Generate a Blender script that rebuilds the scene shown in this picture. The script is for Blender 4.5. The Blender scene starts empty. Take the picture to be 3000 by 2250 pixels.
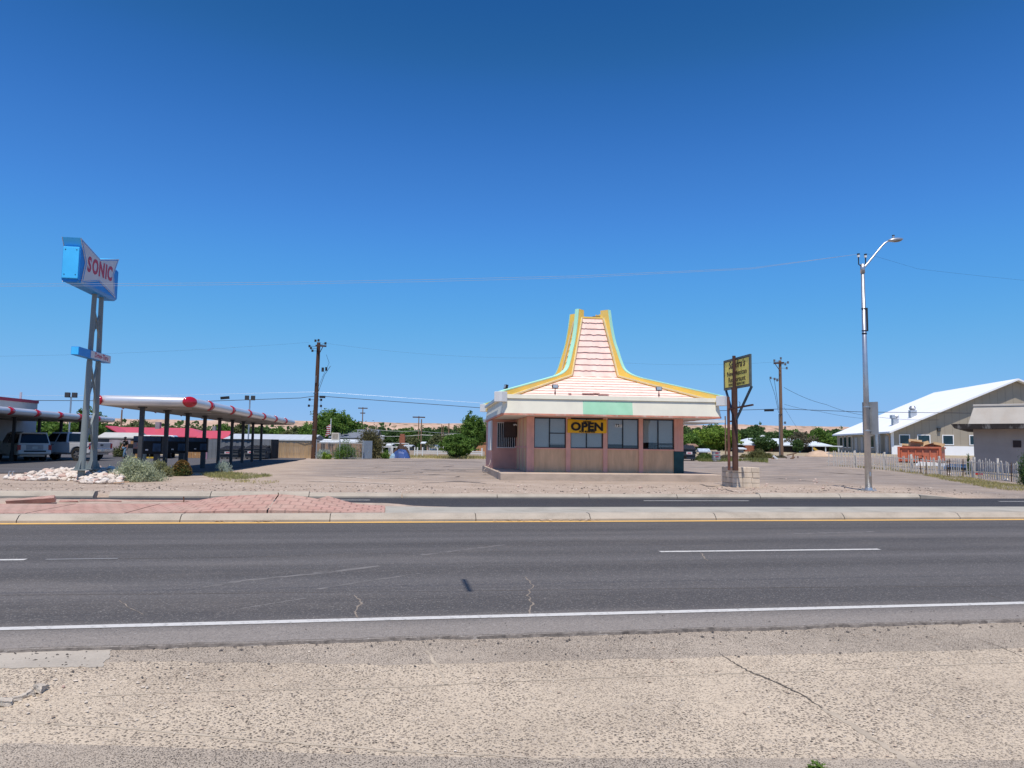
import bpy, bmesh, math, random
import numpy as np
from mathutils import Vector, Matrix, Euler
random.seed(7); RNG = np.random.default_rng(11)
SC = bpy.context.scene; COL = SC.collection
R = math.radians

# ------------------------------------------------------------------ camera
F, CH = 2150.0, 1.6                       # focal length in photo pixels (3000 wide), eye height
PITCH, ROLL = math.atan((1306 - 1125) / F), 0.0129
cd = bpy.data.cameras.new('camera'); cam = bpy.data.objects.new('camera', cd); COL.objects.link(cam)
cd.sensor_width = 36; cd.lens = 36 * F / 3000; cd.clip_start = 0.1; cd.clip_end = 20000
cam.matrix_world = Matrix.Translation((0, 0, CH)) @ Matrix.Rotation(R(90) + PITCH, 4, 'X') @ Matrix.Rotation(ROLL, 4, 'Z')
SC.camera = cam

# ------------------------------------------------------------------ sky, sun, exposure
SUN_EL = math.atan2(1.0, 0.40)
SUN_AZ = math.atan2(-0.02, -0.40)        # direction to the sun: x, y (behind the camera, slightly left)
W = bpy.data.worlds.new('World'); SC.world = W; W.use_nodes = True
wn = W.node_tree; wn.nodes.clear()
sky = wn.nodes.new('ShaderNodeTexSky'); sky.sky_type = 'NISHITA'; sky.sun_disc = False
sky.sun_elevation = SUN_EL; sky.sun_rotation = SUN_AZ
sky.altitude = 1500; sky.air_density = 1.0; sky.dust_density = 0.35; sky.ozone_density = 4.0
SKY_K = 0.13                               # the air's own colours, graded like the photograph's deep polarised blue
dim = wn.nodes.new('ShaderNodeVectorMath'); dim.operation = 'SCALE'; dim.inputs['Scale'].default_value = SKY_K
crv = wn.nodes.new('ShaderNodeRGBCurve')
for ci, pts in enumerate((((0.0, 0.0), (0.090, 0.011), (0.103, 0.018), (0.118, 0.030), (0.148, 0.053), (0.25, 0.105), (0.42, 0.188), (0.62, 0.25), (1.0, 0.33)),
                          ((0.0, 0.0), (0.165, 0.085), (0.184, 0.109), (0.211, 0.150), (0.269, 0.227), (0.39, 0.352), (0.66, 0.472), (0.87, 0.497), (1.0, 0.53)),
                          ((0.0, 0.0), (0.371, 0.345), (0.411, 0.460), (0.486, 0.617), (0.600, 0.755), (0.850, 0.820), (0.915, 0.845), (1.0, 0.86)))):
    c_ = crv.mapping.curves[ci]; c_.points[0].location = pts[0]; c_.points[1].location = pts[-1]
    for p_ in pts[1:-1]: c_.points.new(*p_)
crv.mapping.update()
bgn = wn.nodes.new('ShaderNodeBackground'); bgn.inputs['Strength'].default_value = SKY_K
und = wn.nodes.new('ShaderNodeVectorMath'); und.operation = 'SCALE'; und.inputs['Scale'].default_value = 1.0 / SKY_K
wo = wn.nodes.new('ShaderNodeOutputWorld')
wn.links.new(sky.outputs[0], dim.inputs[0]); wn.links.new(dim.outputs[0], crv.inputs['Color']); wn.links.new(crv.outputs[0], und.inputs[0]); wn.links.new(und.outputs[0], bgn.inputs['Color']); wn.links.new(bgn.outputs[0], wo.inputs['Surface'])
sl = bpy.data.lights.new('sun', 'SUN'); sl.energy = 4.8; sl.angle = R(0.53); sl.color = (1.0, 0.93, 0.845)
so = bpy.data.objects.new('sun', sl); COL.objects.link(so)
sd = Vector((0.02, 0.40, -1.0)).normalized()
so.rotation_euler = sd.to_track_quat('-Z', 'Y').to_euler(); so.location = (0, -20, 60)
SC.view_settings.view_transform = 'Standard'; SC.view_settings.look = 'None'
SC.view_settings.exposure = 0.0; SC.view_settings.gamma = 1.0

# ------------------------------------------------------------------ measuring helpers
_f = Vector((0, math.cos(PITCH), math.sin(PITCH))); _u0 = Vector((0, -math.sin(PITCH), math.cos(PITCH))); _r0 = Vector((1, 0, 0))
_R = math.cos(ROLL) * _r0 + math.sin(ROLL) * _u0; _U = -math.sin(ROLL) * _r0 + math.cos(ROLL) * _u0
EYE = Vector((0, 0, CH))
def ray(u, v): return _f + _R * ((u - 1500) / F) - _U * ((v - 1125) / F)
def gz(u, v, z=0.0):
    d = ray(u, v); return EYE + d * ((z - CH) / d.z)
def at(u, v, Y):
    d = ray(u, v); return EYE + d * (Y / d.y)
YAW = R(9.4); ES = Vector((math.cos(YAW), math.sin(YAW), 0)); ET = Vector((-math.sin(YAW), math.cos(YAW), 0))
def st2w(s, t, z=0.0): return ES * s + ET * t + Vector((0, 0, z))
def sstep(a, b, x):
    k = min(1, max(0, (x - a) / (b - a))); return k * k * (3 - 2 * k)
def g(x, y):
    """height of the ground beyond the far kerb"""
    return 0.10 + sstep(4, 16, x) * 0.7 * min(1.3, max(0, (y - 46) / 40)) + 0.22 * sstep(18, 23, x) * sstep(45, 54, y) - 0.12 * sstep(22, 25, x) * (1 - sstep(37, 43, y))
def G(u, v):
    z = 0.1
    for _ in range(12):
        p = gz(u, v, z); z = 0.5 * z + 0.5 * g(p.x, min(p.y, 150))
    return Vector((p.x, p.y, g(p.x, p.y)))

# ------------------------------------------------------------------ naming helpers
def tag(o, label=None, cat=None, group=None, kind=None):
    if label: o['label'] = label
    if cat: o['category'] = cat
    if group: o['group'] = group
    if kind: o['kind'] = kind
    return o
def thing(name, label, cat, loc=(0, 0, 0), rz=0.0, group=None):
    o = bpy.data.objects.new(name, None); COL.objects.link(o); o.location = loc; o.rotation_euler = (0, 0, rz)
    o.empty_display_size = 0.2
    return tag(o, label, cat, group)
def dup(root, loc, rz, label=None, sc=None):
    r = root.copy(); COL.objects.link(r); r.location = loc; r.rotation_euler = (0, 0, rz)
    if sc: r.scale = sc
    if label: r['label'] = label
    for ch in list(root.children):
        c = ch.copy(); COL.objects.link(c); c.parent = r
        for gg in list(ch.children):
            d = gg.copy(); COL.objects.link(d); d.parent = c
    return r

# ------------------------------------------------------------------ materials
class NT:
    def __init__(s, name):
        s.m = bpy.data.materials.new(name); s.m.use_nodes = True; s.t = s.m.node_tree; s.t.nodes.clear()
        s.out = s.t.nodes.new('ShaderNodeOutputMaterial'); s.b = s.t.nodes.new('ShaderNodeBsdfPrincipled')
        s.t.links.new(s.b.outputs[0], s.out.inputs[0])
        s.tc = s.t.nodes.new('ShaderNodeTexCoord'); s.obj = s.tc.outputs['Object']
    def _in(s, sock, v):
        if v is None: return
        if hasattr(v, 'is_linked'): s.t.links.new(v, sock)
        elif isinstance(v, (tuple, list)) and len(v) == 3 and sock.type == 'RGBA': sock.default_value = (*v, 1)
        else: sock.default_value = v
    def map(s, scale=(1, 1, 1), vec=None, rot=(0, 0, 0), loc=(0, 0, 0)):
        n = s.t.nodes.new('ShaderNodeMapping'); s._in(n.inputs['Vector'], vec or s.obj)
        n.inputs['Scale'].default_value = scale; n.inputs['Rotation'].default_value = rot; n.inputs['Location'].default_value = loc
        return n.outputs[0]
    def noise(s, scale, detail=4, vec=None, rough=0.55, dist=0.0):
        n = s.t.nodes.new('ShaderNodeTexNoise'); n.inputs['Scale'].default_value = scale; n.inputs['Detail'].default_value = detail
        n.inputs['Roughness'].default_value = rough; n.inputs['Distortion'].default_value = dist
        s._in(n.inputs['Vector'], vec or s.obj); return n.outputs['Fac']
    def vor(s, scale, vec=None, feature='F1', rnd=1.0):
        n = s.t.nodes.new('ShaderNodeTexVoronoi'); n.feature = feature; n.inputs['Scale'].default_value = scale
        n.inputs['Randomness'].default_value = rnd; s._in(n.inputs['Vector'], vec or s.obj); return n
    def ramp(s, fac, stops, interp='LINEAR'):
        n = s.t.nodes.new('ShaderNodeValToRGB'); cr = n.color_ramp; cr.interpolation = interp
        while len(cr.elements) > 1: cr.elements.remove(cr.elements[-1])
        for i, (p, c) in enumerate(stops):
            e = cr.elements[0] if i == 0 else cr.elements.new(p); e.position = p
            e.color = (*c, 1) if isinstance(c, (tuple, list)) else (c, c, c, 1)
        s._in(n.inputs[0], fac); return n.outputs[0]
    def mix(s, fac, a, b, mode='MIX'):
        n = s.t.nodes.new('ShaderNodeMix'); n.data_type = 'RGBA'; n.blend_type = mode; n.clamp_factor = True
        s._in(n.inputs[0], fac); s._in(n.inputs[6], a); s._in(n.inputs[7], b); return n.outputs[2]
    def math(s, op, a, b=0.0, clamp=False):
        n = s.t.nodes.new('ShaderNodeMath'); n.operation = op; n.use_clamp = clamp
        s._in(n.inputs[0], a); s._in(n.inputs[1], b); return n.outputs[0]
    def sep(s, vec=None):
        n = s.t.nodes.new('ShaderNodeSeparateXYZ'); s._in(n.inputs[0], vec or s.obj); return n.outputs
    def bump(s, h, strength=0.3, dist=0.02):
        n = s.t.nodes.new('ShaderNodeBump'); n.inputs['Strength'].default_value = strength; n.inputs['Distance'].default_value = dist
        s._in(n.inputs['Height'], h); s.t.links.new(n.outputs[0], s.b.inputs['Normal'])
    def done(s, col, rough=0.8, metal=0.0, spec=0.3):
        s._in(s.b.inputs['Base Color'], col); s._in(s.b.inputs['Roughness'], rough); s._in(s.b.inputs['Metallic'], metal)
        s._in(s.b.inputs['Specular IOR Level'], spec); return s.m
def sc3(c, k): return tuple(min(1, x * k) for x in c)
_mc = {}
def mat(name, col, rough=0.8, var=0.14, vs=2.5, bump=0.0, bs=60.0, metal=0.0, spec=0.3, col2=None, stretch=(1, 1, 1), dirt=None, dirt_amt=0.0):
    if name in _mc: return _mc[name]
    n = NT(name); v = n.map(stretch)
    a = n.noise(vs, 6, v); c = n.ramp(a, [(0.3, sc3(col, 1 - var)), (0.7, col2 or sc3(col, 1 + var))])
    if dirt:
        d = n.ramp(n.noise(vs * 0.7 + 0.3, 8, n.map((1, 1, 0.35), loc=(3, 7, 1)), 0.7), [(0.5, 0.0), (0.72, 1.0)])
        c = n.mix(n.math('MULTIPLY', d, dirt_amt), c, dirt)
    if bump: n.bump(n.noise(bs, 5, v), bump, 0.01)
    _mc[name] = n.done(c, rough, metal, spec); return _mc[name]

# ------------------------------------------------------------------ mesh builder
class MB:
    def __init__(s): s.v = []; s.f = []; s.m = []; s.k = 0
    def add(s, vs, fs, k=None):
        o = len(s.v); s.v += [tuple(v) for v in vs]
        for f in fs: s.f.append(tuple(i + o for i in f)); s.m.append(s.k if k is None else k)
        return s
    def box(s, x0, y0, z0, x1, y1, z1, k=None, M=None):
        vs = [Vector((x, y, z)) for z in (z0, z1) for y in (y0, y1) for x in (x0, x1)]
        if M is not None: vs = [M @ v for v in vs]
        return s.add(vs, [(0, 2, 3, 1), (4, 5, 7, 6), (0, 1, 5, 4), (1, 3, 7, 5), (3, 2, 6, 7), (2, 0, 4, 6)], k)
    def beam(s, p0, p1, w, h=None, up=(0, 0, 1), k=None):
        p0 = Vector(p0); p1 = Vector(p1); d = p1 - p0; L = d.length; d.normalize(); h = h or w
        up = Vector(up)
        if abs(d.dot(up)) > 0.98: up = Vector((0, 1, 0))
        x = d.cross(up).normalized(); z = x.cross(d).normalized()
        vs = []
        for q in (p0, p1):
            for a, b in ((-1, -1), (1, -1), (1, 1), (-1, 1)): vs.append(q + x * a * w / 2 + z * b * h / 2)
        return s.add(vs, [(0, 1, 2, 3), (7, 6, 5, 4), (0, 4, 5, 1), (1, 5, 6, 2), (2, 6, 7, 3), (3, 7, 4, 0)], k)
    def cyl(s, p0, p1, r0, r1=None, n=12, k=None, caps=True):
        p0 = Vector(p0); p1 = Vector(p1); r1 = r0 if r1 is None else r1; d = (p1 - p0).normalized()
        a = d.orthogonal().normalized(); b = d.cross(a); vs = []
        for q, r in ((p0, r0), (p1, r1)):
            for i in range(n):
                t = 2 * math.pi * i / n; vs.append(q + (a * math.cos(t) + b * math.sin(t)) * r)
        fs = [(i, (i + 1) % n, n + (i + 1) % n, n + i) for i in range(n)]
        if caps: fs += [tuple(range(n - 1, -1, -1)), tuple(range(n, 2 * n))]
        return s.add(vs, fs, k)
    def tube(s, pts, r, n=6, k=None):
        pts = [Vector(p) for p in pts]; rs = r if isinstance(r, (list, tuple)) else [r] * len(pts); vs = []
        a = None
        for i, p in enumerate(pts):
            d = (pts[min(i + 1, len(pts) - 1)] - pts[max(i - 1, 0)]).normalized()
            a = d.orthogonal().normalized() if a is None else (a - d * a.dot(d)).normalized()
            b = d.cross(a)
            for j in range(n):
                t = 2 * math.pi * j / n; vs.append(p + (a * math.cos(t) + b * math.sin(t)) * rs[i])
        fs = []
        for i in range(len(pts) - 1):
            for j in range(n): fs.append((i * n + j, i * n + (j + 1) % n, (i + 1) * n + (j + 1) % n, (i + 1) * n + j))
        fs += [tuple(range(n - 1, -1, -1)), tuple(range((len(pts) - 1) * n, len(pts) * n))]
        return s.add(vs, fs, k)
    def prism(s, pts, vec, k=None, kside=None):
        pts = [Vector(p) for p in pts]; vec = Vector(vec); n = len(pts); ks = k if kside is None else kside
        s.add(pts + [p + vec for p in pts], [tuple(range(n - 1, -1, -1)), tuple(range(n, 2 * n))], k)
        o = len(s.v) - 2 * n
        for i in range(n):
            j = (i + 1) % n; s.f.append((o + i, o + j, o + n + j, o + n + i)); s.m.append(s.k if ks is None else ks)
        return s
    def grid(s, fn, us, vs_, k=None):
        P = [fn(u, v) for v in vs_ for u in us]; n = len(us)
        return s.add(P, [(j * n + i, j * n + i + 1, (j + 1) * n + i + 1, (j + 1) * n + i) for j in range(len(vs_) - 1) for i in range(n - 1)], k)
    def lathe(s, prof, n=16, c=(0, 0, 0), k=None):
        c = Vector(c); vs = [c + Vector((r * math.cos(2 * math.pi * i / n), r * math.sin(2 * math.pi * i / n), z)) for r, z in prof for i in range(n)]
        fs = [(j * n + i, j * n + (i + 1) % n, (j + 1) * n + (i + 1) % n, (j + 1) * n + i) for j in range(len(prof) - 1) for i in range(n)]
        fs += [tuple(range(n - 1, -1, -1)), tuple(range((len(prof) - 1) * n, len(prof) * n))]
        return s.add(vs, fs, k)
    def ell(s, c, r, n=10, m=6, k=None, M=None):
        c = Vector(c); vs = []; fs = []
        for j in range(m + 1):
            ph = math.pi * j / m
            for i in range(n):
                th = 2 * math.pi * i / n
                q = Vector((r[0] * math.sin(ph) * math.cos(th), r[1] * math.sin(ph) * math.sin(th), -r[2] * math.cos(ph)))
                vs.append(c + (M @ q if M is not None else q))
        for j in range(m):
            for i in range(n): fs.append((j * n + i, j * n + (i + 1) % n, (j + 1) * n + (i + 1) % n, (j + 1) * n + i))
        return s.add(vs, fs, k)
    def text(s, txt, size, M, ext=0.004, bold=0.0, sx=1.0, shear=0.0, k=None, align='CENTER', space=1.0):
        c = bpy.data.curves.new('t', 'FONT'); c.body = txt; c.size = size; c.extrude = ext; c.offset = bold; c.shear = shear
        c.align_x = align; c.align_y = 'CENTER'; c.resolution_u = 3; c.space_character = space
        o = bpy.data.objects.new('t', c); COL.objects.link(o); bpy.context.view_layer.update()
        me = bpy.data.meshes.new_from_object(o.evaluated_get(bpy.context.evaluated_depsgraph_get()))
        s.add([M @ Vector((v.co.x * sx, v.co.y, v.co.z)) for v in me.vertices], [tuple(p.vertices) for p in me.polygons], k)
        bpy.data.objects.remove(o); bpy.data.curves.remove(c); bpy.data.meshes.remove(me); return s
    def mesh(s, name, mats, smooth=False):
        me = bpy.data.meshes.new(name); me.from_pydata([tuple(v) for v in s.v], [], s.f)
        for m in (mats if isinstance(mats, (list, tuple)) else [mats]): me.materials.append(m)
        if any(s.m): me.polygons.foreach_set('material_index', s.m)
        if smooth: me.polygons.foreach_set('use_smooth', [True] * len(me.polygons))
        bm = bmesh.new(); bm.from_mesh(me); bmesh.ops.recalc_face_normals(bm, faces=bm.faces); bm.to_mesh(me); bm.free()
        me.update(); return me
    def build(s, name, mats, parent=None, smooth=False, bevel=0.0, loc=None, rz=None):
        o = bpy.data.objects.new(name, s.mesh(name, mats, smooth)); COL.objects.link(o)
        if parent: o.parent = parent
        if loc is not None: o.location = loc
        if rz is not None: o.rotation_euler = (0, 0, rz)
        if bevel:
            b = o.modifiers.new('bevel', 'BEVEL'); b.width = bevel; b.segments = 2; b.limit_method = 'ANGLE'
        return o
def frame(o, x, y, z=(0, 0, 0)):
    """matrix whose local x, y, z axes are given (for lettering)"""
    x = Vector(x).normalized(); y = Vector(y).normalized(); n = x.cross(y)
    return Matrix(((x.x, y.x, n.x, o[0]), (x.y, y.y, n.y, o[1]), (x.z, y.z, n.z, o[2]), (0, 0, 0, 1)))
def struct(name, mb, m, rz=None, smooth=False):
    o = mb.build(name, m, smooth=smooth, rz=rz); o['kind'] = 'structure'; return o

# ================================================================== GROUND, ROADS, HILLS
def asphalt(name, base, light, far=False):
    n = NT(name); x, t, z = n.sep()[:3]
    streak = n.noise(1.0, 5, n.map((0.02, 1.5, 1)), 0.6)
    band = n.noise(0.62, 1, n.map((0.0, 1.0, 0), loc=(0, 2.3, 0)))
    c = n.ramp(n.math('ADD', n.math('MULTIPLY', streak, 0.55), n.math('MULTIPLY', band, 0.45)), [(0.36, sc3(base, 0.72)), (0.52, base), (0.66, sc3(base, 1.45))])
    wear = n.noise(0.35, 8, n.map((0.25, 1, 1), loc=(5, 1, 0)), 0.7)
    c = n.mix(n.ramp(wear, [(0.52, 0.0), (0.75, 0.5)]), c, sc3(light, 0.8))
    if not far:
        sh = n.ramp(n.math('ADD', t, n.math('MULTIPLY', n.noise(1.3, 6, rough=0.7), 0.45)), [(0.0, 1.0), (1.0, 0.0)])
        mr = n.t.nodes.new('ShaderNodeMapRange'); n._in(mr.inputs[0], n.math('ADD', t, n.math('MULTIPLY', n.noise(1.3, 6, n.map((0.3, 1, 1)), 0.7), 0.6)))
        mr.inputs[1].default_value = 6.95; mr.inputs[2].default_value = 7.5; mr.inputs[3].default_value = 0.85; mr.inputs[4].default_value = 0.0
        c = n.mix(mr.outputs[0], c, light)
        mt = n.t.nodes.new('ShaderNodeMapRange'); n._in(mt.inputs[0], n.math('ADD', t, n.math('MULTIPLY', n.math('SUBTRACT', n.noise(0.5, 4, n.map((0.12, 1, 1))), 0.5), 0.9))); mt.inputs[1].default_value = 6.9; mt.inputs[2].default_value = 15.5
        trk = n.ramp(mt.outputs[0], [(0.0, 1.05), (0.06, 0.86), (0.13, 0.80), (0.18, 1.10), (0.24, 1.22), (0.30, 0.92), (0.37, 0.84), (0.43, 1.12), (0.49, 1.2), (0.55, 0.95), (0.61, 0.74), (0.68, 1.0), (0.76, 1.02), (0.83, 0.76), (0.9, 0.86), (1.0, 0.82)])
        sc_ = n.t.nodes.new('ShaderNodeVectorMath'); sc_.operation = 'SCALE'; n._in(sc_.inputs[0], c); n._in(sc_.inputs['Scale'], trk); c = sc_.outputs[0]
    sp = n.vor(62.0); c = n.mix(n.ramp(sp.outputs['Distance'], [(0.0, 0.85), (0.5, 0.1)]), c, n.ramp(n.sep(sp.outputs['Color'])[0], [(0.0, sc3(base, 0.4)), (0.6, base), (0.9, light), (1.0, (0.42, 0.40, 0.37))]))
    h = n.math('ADD', n.noise(140.0, 3), n.math('MULTIPLY', sp.outputs['Distance'], 0.6)); n.bump(h, 0.55, 0.006)
    return n.done(c, 0.85, 0, 0.25)
M_ASPH = asphalt('asphalt', (0.095, 0.089, 0.086), (0.275, 0.243, 0.212))
M_ASPH2 = asphalt('asphalt_far', (0.046, 0.044, 0.047), (0.074, 0.072, 0.077), True)
M_LOT = asphalt('asphalt_lot', (0.092, 0.088, 0.09), (0.14, 0.13, 0.13), True)

def aggregate(name, base, dark=0.5, scale=55.0, big=True, warm=True):
    n = NT(name)
    big_n = n.noise(0.55, 7, None, 0.65); fine = n.noise(9.0, 6, None, 0.7)
    c = n.ramp(n.math('ADD', n.math('MULTIPLY', big_n, 0.6), n.math('MULTIPLY', fine, 0.4)), [(0.34, sc3(base, 0.80)), (0.5, base), (0.68, sc3(base, 1.18))])
    stn = n.ramp(n.noise(0.42, 9, n.map((1, 1.6, 1), loc=(9, 2, 5)), 0.72), [(0.50, 0.0), (0.70, 0.55)]); c = n.mix(stn, c, (base[0] * 0.62, base[1] * 0.60, base[2] * 0.60))
    pos = None; hh = None
    for sc, thr, amt in ((scale, 0.42, 0.80), (scale * 1.8, 0.40, 0.7), (scale * 0.6, 0.27, 0.30)):
        v = n.vor(sc, n.map((1, 0.85, 1)))
        r = n.sep(v.outputs['Color'])
        peb = n.ramp(v.outputs['Distance'], [(thr - 0.09, 1.0), (thr, 0.0)])
        pick = n.ramp(r[0], [(1 - amt - 0.02, 0.0), (1 - amt + 0.02, 1.0)])
        area = n.ramp(n.noise(0.7, 7, n.map((1, 1, 1), loc=(sc, 3, 0)), 0.68), [(0.34, 0.32), (0.54, 1.0)])
        pc = n.ramp(r[1], [(0.0, (0.05, 0.042, 0.036)), (0.16, (0.12, 0.095, 0.073)), (0.42, (0.225, 0.175, 0.13)), (0.7, (0.30, 0.245, 0.195)), (0.85, (0.42, 0.35, 0.28)), (1.0, (0.58, 0.51, 0.43))])
        m = n.math('MULTIPLY', n.math('MULTIPLY', peb, pick), area)
        c = n.mix(m, c, pc)
        h1 = n.math('MULTIPLY', n.math('MULTIPLY', n.ramp(v.outputs['Distance'], [(0.0, 1.0), (thr + 0.08, 0.0)]), pick), area)
        hh = h1 if hh is None else n.math('ADD', hh, n.math('MULTIPLY', h1, 0.5))
    n.bump(n.math('ADD', hh, n.math('MULTIPLY', n.noise(60, 4), 0.5)), 1.0, 0.011)
    return n.done(c, 0.9, 0, 0.2)
M_AGG = aggregate('exposed_aggregate', (0.52, 0.43, 0.32), scale=54.0)
M_AGG2 = aggregate('fine_aggregate', (0.43, 0.362, 0.283), scale=90.0)
def concrete(name, base, rough=0.85, sc=1.2, bump=0.25):
    n = NT(name)
    a = n.noise(sc, 8, n.map((1, 1, 2.2)), 0.65); f = n.noise(45, 5)
    c = n.ramp(n.math('ADD', n.math('MULTIPLY', a, 0.7), n.math('MULTIPLY', f, 0.3)), [(0.33, sc3(base, 0.72)), (0.5, base), (0.68, sc3(base, 1.16))])
    n.bump(n.noise(70, 5), bump, 0.006); return n.done(c, rough, 0, 0.25)
M_CONC = concrete('concrete_kerb', (0.40, 0.345, 0.275))
M_CONC2 = concrete('concrete_pale', (0.47, 0.44, 0.38))
M_SLABC = concrete('concrete_porch', (0.47, 0.37, 0.285))
M_PATCH = concrete('concrete_patch', (0.42, 0.372, 0.305), sc=0.9)
def paint(name, col, worn):
    n = NT(name); c = n.mix(n.ramp(n.noise(14, 8, None, 0.75), [(0.52, 0.0), (0.66, worn)]), col, (0.13, 0.125, 0.12))
    n.bump(n.noise(120, 3), 0.3, 0.004); return n.done(c, 0.7, 0, 0.3)
M_WHITE_L = paint('line_white', (0.55, 0.535, 0.50), 0.6); M_YEL_L = paint('line_yellow', (0.70, 0.42, 0.125), 0.4)

def ground_mat():
    n = NT('dirt_ground'); x, y, z = n.sep()[:3]
    big = n.noise(0.09, 8, None, 0.6); mid = n.noise(0.7, 8, None, 0.65); fine = n.noise(14, 6, None, 0.7)
    k = n.math('ADD', n.math('MULTIPLY', mid, 0.5), n.math('MULTIPLY', fine, 0.5))
    dirt = n.ramp(k, [(0.34, (0.30, 0.23, 0.175)), (0.5, (0.395, 0.312, 0.245)), (0.66, (0.48, 0.39, 0.315))])
    lot = n.ramp(k, [(0.34, (0.165, 0.140, 0.123)), (0.5, (0.235, 0.200, 0.175)), (0.68, (0.31, 0.268, 0.238))])
    # worn asphalt shows through where cars drive, dust covers the rest
    def rng(v, a, b):
        m = n.t.nodes.new('ShaderNodeMapRange'); m.interpolation_type = 'SMOOTHSTEP'; n._in(m.inputs[0], v); m.inputs[1].default_value = a; m.inputs[2].default_value = b; return m.outputs[0]
    wob = n.math('MULTIPLY', n.math('SUBTRACT', n.noise(0.22, 6, None, 0.6), 0.5), 9.0)
    yy = n.math('ADD', y, wob); xx = n.math('ADD', x, wob)
    lotm = n.math('MULTIPLY', rng(yy, 30.0, 35.0), n.math('SUBTRACT', 1.0, rng(yy, 76.0, 80.0)))
    lotm = n.math('MULTIPLY', lotm, rng(n.math('ADD', xx, n.math('MULTIPLY', y, 0.18)), -6.0, -1.5))
    drive = n.math('MULTIPLY', rng(n.math('SUBTRACT', x, n.math('MULTIPLY', y, 0.05)), 14.0, 16.5), n.math('SUBTRACT', 1.0, rng(yy, 76.0, 80.0)))
    lm = n.math('MAXIMUM', lotm, drive)
    lm = n.math('MULTIPLY', lm, n.ramp(n.noise(0.5, 8, n.map((0.35, 1, 1)), 0.7), [(0.30, 0.25), (0.62, 1.0)]))
    c = n.mix(lm, dirt, lot)
    weeds = n.math('MULTIPLY', rng(yy, 78.0, 82.0), n.ramp(mid, [(0.35, 0.3), (0.6, 1.0)]))
    c = n.mix(n.math('MULTIPLY', weeds, 0.75), c, n.ramp(fine, [(0.35, (0.24, 0.21, 0.10)), (0.65, (0.40, 0.34, 0.20))]))
    st = n.vor(7.0); rr = n.sep(st.outputs['Color'])
    stones = n.math('MULTIPLY', n.ramp(st.outputs['Distance'], [(0.10, 1.0), (0.20, 0.0)]), n.ramp(rr[0], [(0.72, 0.0), (0.76, 1.0)]))
    c = n.mix(n.math('MULTIPLY', stones, 0.75), c, n.ramp(rr[1], [(0.0, (0.10, 0.085, 0.07)), (1.0, (0.42, 0.36, 0.30))]))
    n.bump(n.math('ADD', n.math('MULTIPLY', n.noise(3.0, 8, None, 0.7), 1.0), n.math('MULTIPLY', n.noise(40, 4), 0.35)), 0.7, 0.06)
    return n.done(c, 0.95, 0, 0.15)
M_DIRT = ground_mat()
from mathutils import noise as mn
def nz(x, y, s): return mn.noise((x * s, y * s, 3.1))
mb = MB()
ss = [-4000, -1500, -600, -260, -150] + list(np.arange(-100, 101, 1.25)) + [150, 260, 600, 1500, 4000]
tt = [-300, -60, -12, 0, 6, 15, 21.9, 22.62, 22.75, 23.2] + list(np.arange(24, 100, 1.1)) + [105, 112, 120, 135, 160, 200, 300, 500, 900, 2000, 6000]
def gfn(s, t):
    w = st2w(s, t)
    if t < 22.7: z = -0.07
    else:
        near = min(1, (t - 22.7) / 1.2) * (1 if t < 100 else 0)
        flat = sstep(14, 20, math.hypot(w.x + 18, (w.y - 48) * 0.45)) * sstep(4, 8, math.hypot(w.x - 4, w.y - 38))
        z = g(w.x, min(w.y, 150)) + near * (0.045 * nz(w.x, w.y, 0.35) + 0.03 * nz(w.x, w.y, 1.1)) * (0.25 + 0.75 * flat) - (0.03 if t < 23 else 0)
    return (w.x, w.y, z)
mb.grid(gfn, ss, tt); struct('ground', mb, M_DIRT, smooth=True)

# near pavement of exposed aggregate, in the road's own frame (x along the road, y across it)
mb = MB(); mb.box(-150, -14, -0.3, 150, 6.6, -0.028); struct('pavement', mb, M_AGG, YAW)
E3 = [(-6, 4.62), (-4.5, 4.60), (-2.6, 4.55), (-1.9, 4.50), (-1.2, 4.36), (-0.6, 4.22), (0.0, 4.10), (0.7, 3.98), (1.4, 3.88), (2.4, 3.74), (3.4, 3.6)]
mb = MB(); mb.prism([(s, t - 0.05 + 0.02 * math.sin(s * 9), -0.05) for s, t in E3] + [(3.4, -4, -0.05), (-6, -4, -0.05)], (0, 0, 0.0228)); struct('pavement', mb, M_AGG2, YAW)
def jag(pts, z, amp, n=6):
    out = []
    for a, b in zip(pts, pts[1:]):
        for i in range(n):
            k = i / n; out.append((a[0] + (b[0] - a[0]) * k + random.uniform(-amp, amp), a[1] + (b[1] - a[1]) * k + random.uniform(-amp, amp), z))
    out.append((*pts[-1], z)); return out
def w2st(p): return (p[0] * ES.x + p[1] * ES.y, p[0] * ET.x + p[1] * ET.y)
# gravelly strip beside the asphalt edge
mb = MB(); mb.prism(jag([(-30, 6.6), (30, 6.6)], -0.05, 0, 2) + jag([(30, 5.6), (6, 5.5), (3, 5.55), (0, 5.65), (-1.6, 5.95), (-4, 6.0), (-30, 6.1)], -0.05, 0.03, 10), (0, 0, 0.0228)); struct('pavement', mb, M_AGG2, YAW)
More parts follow.
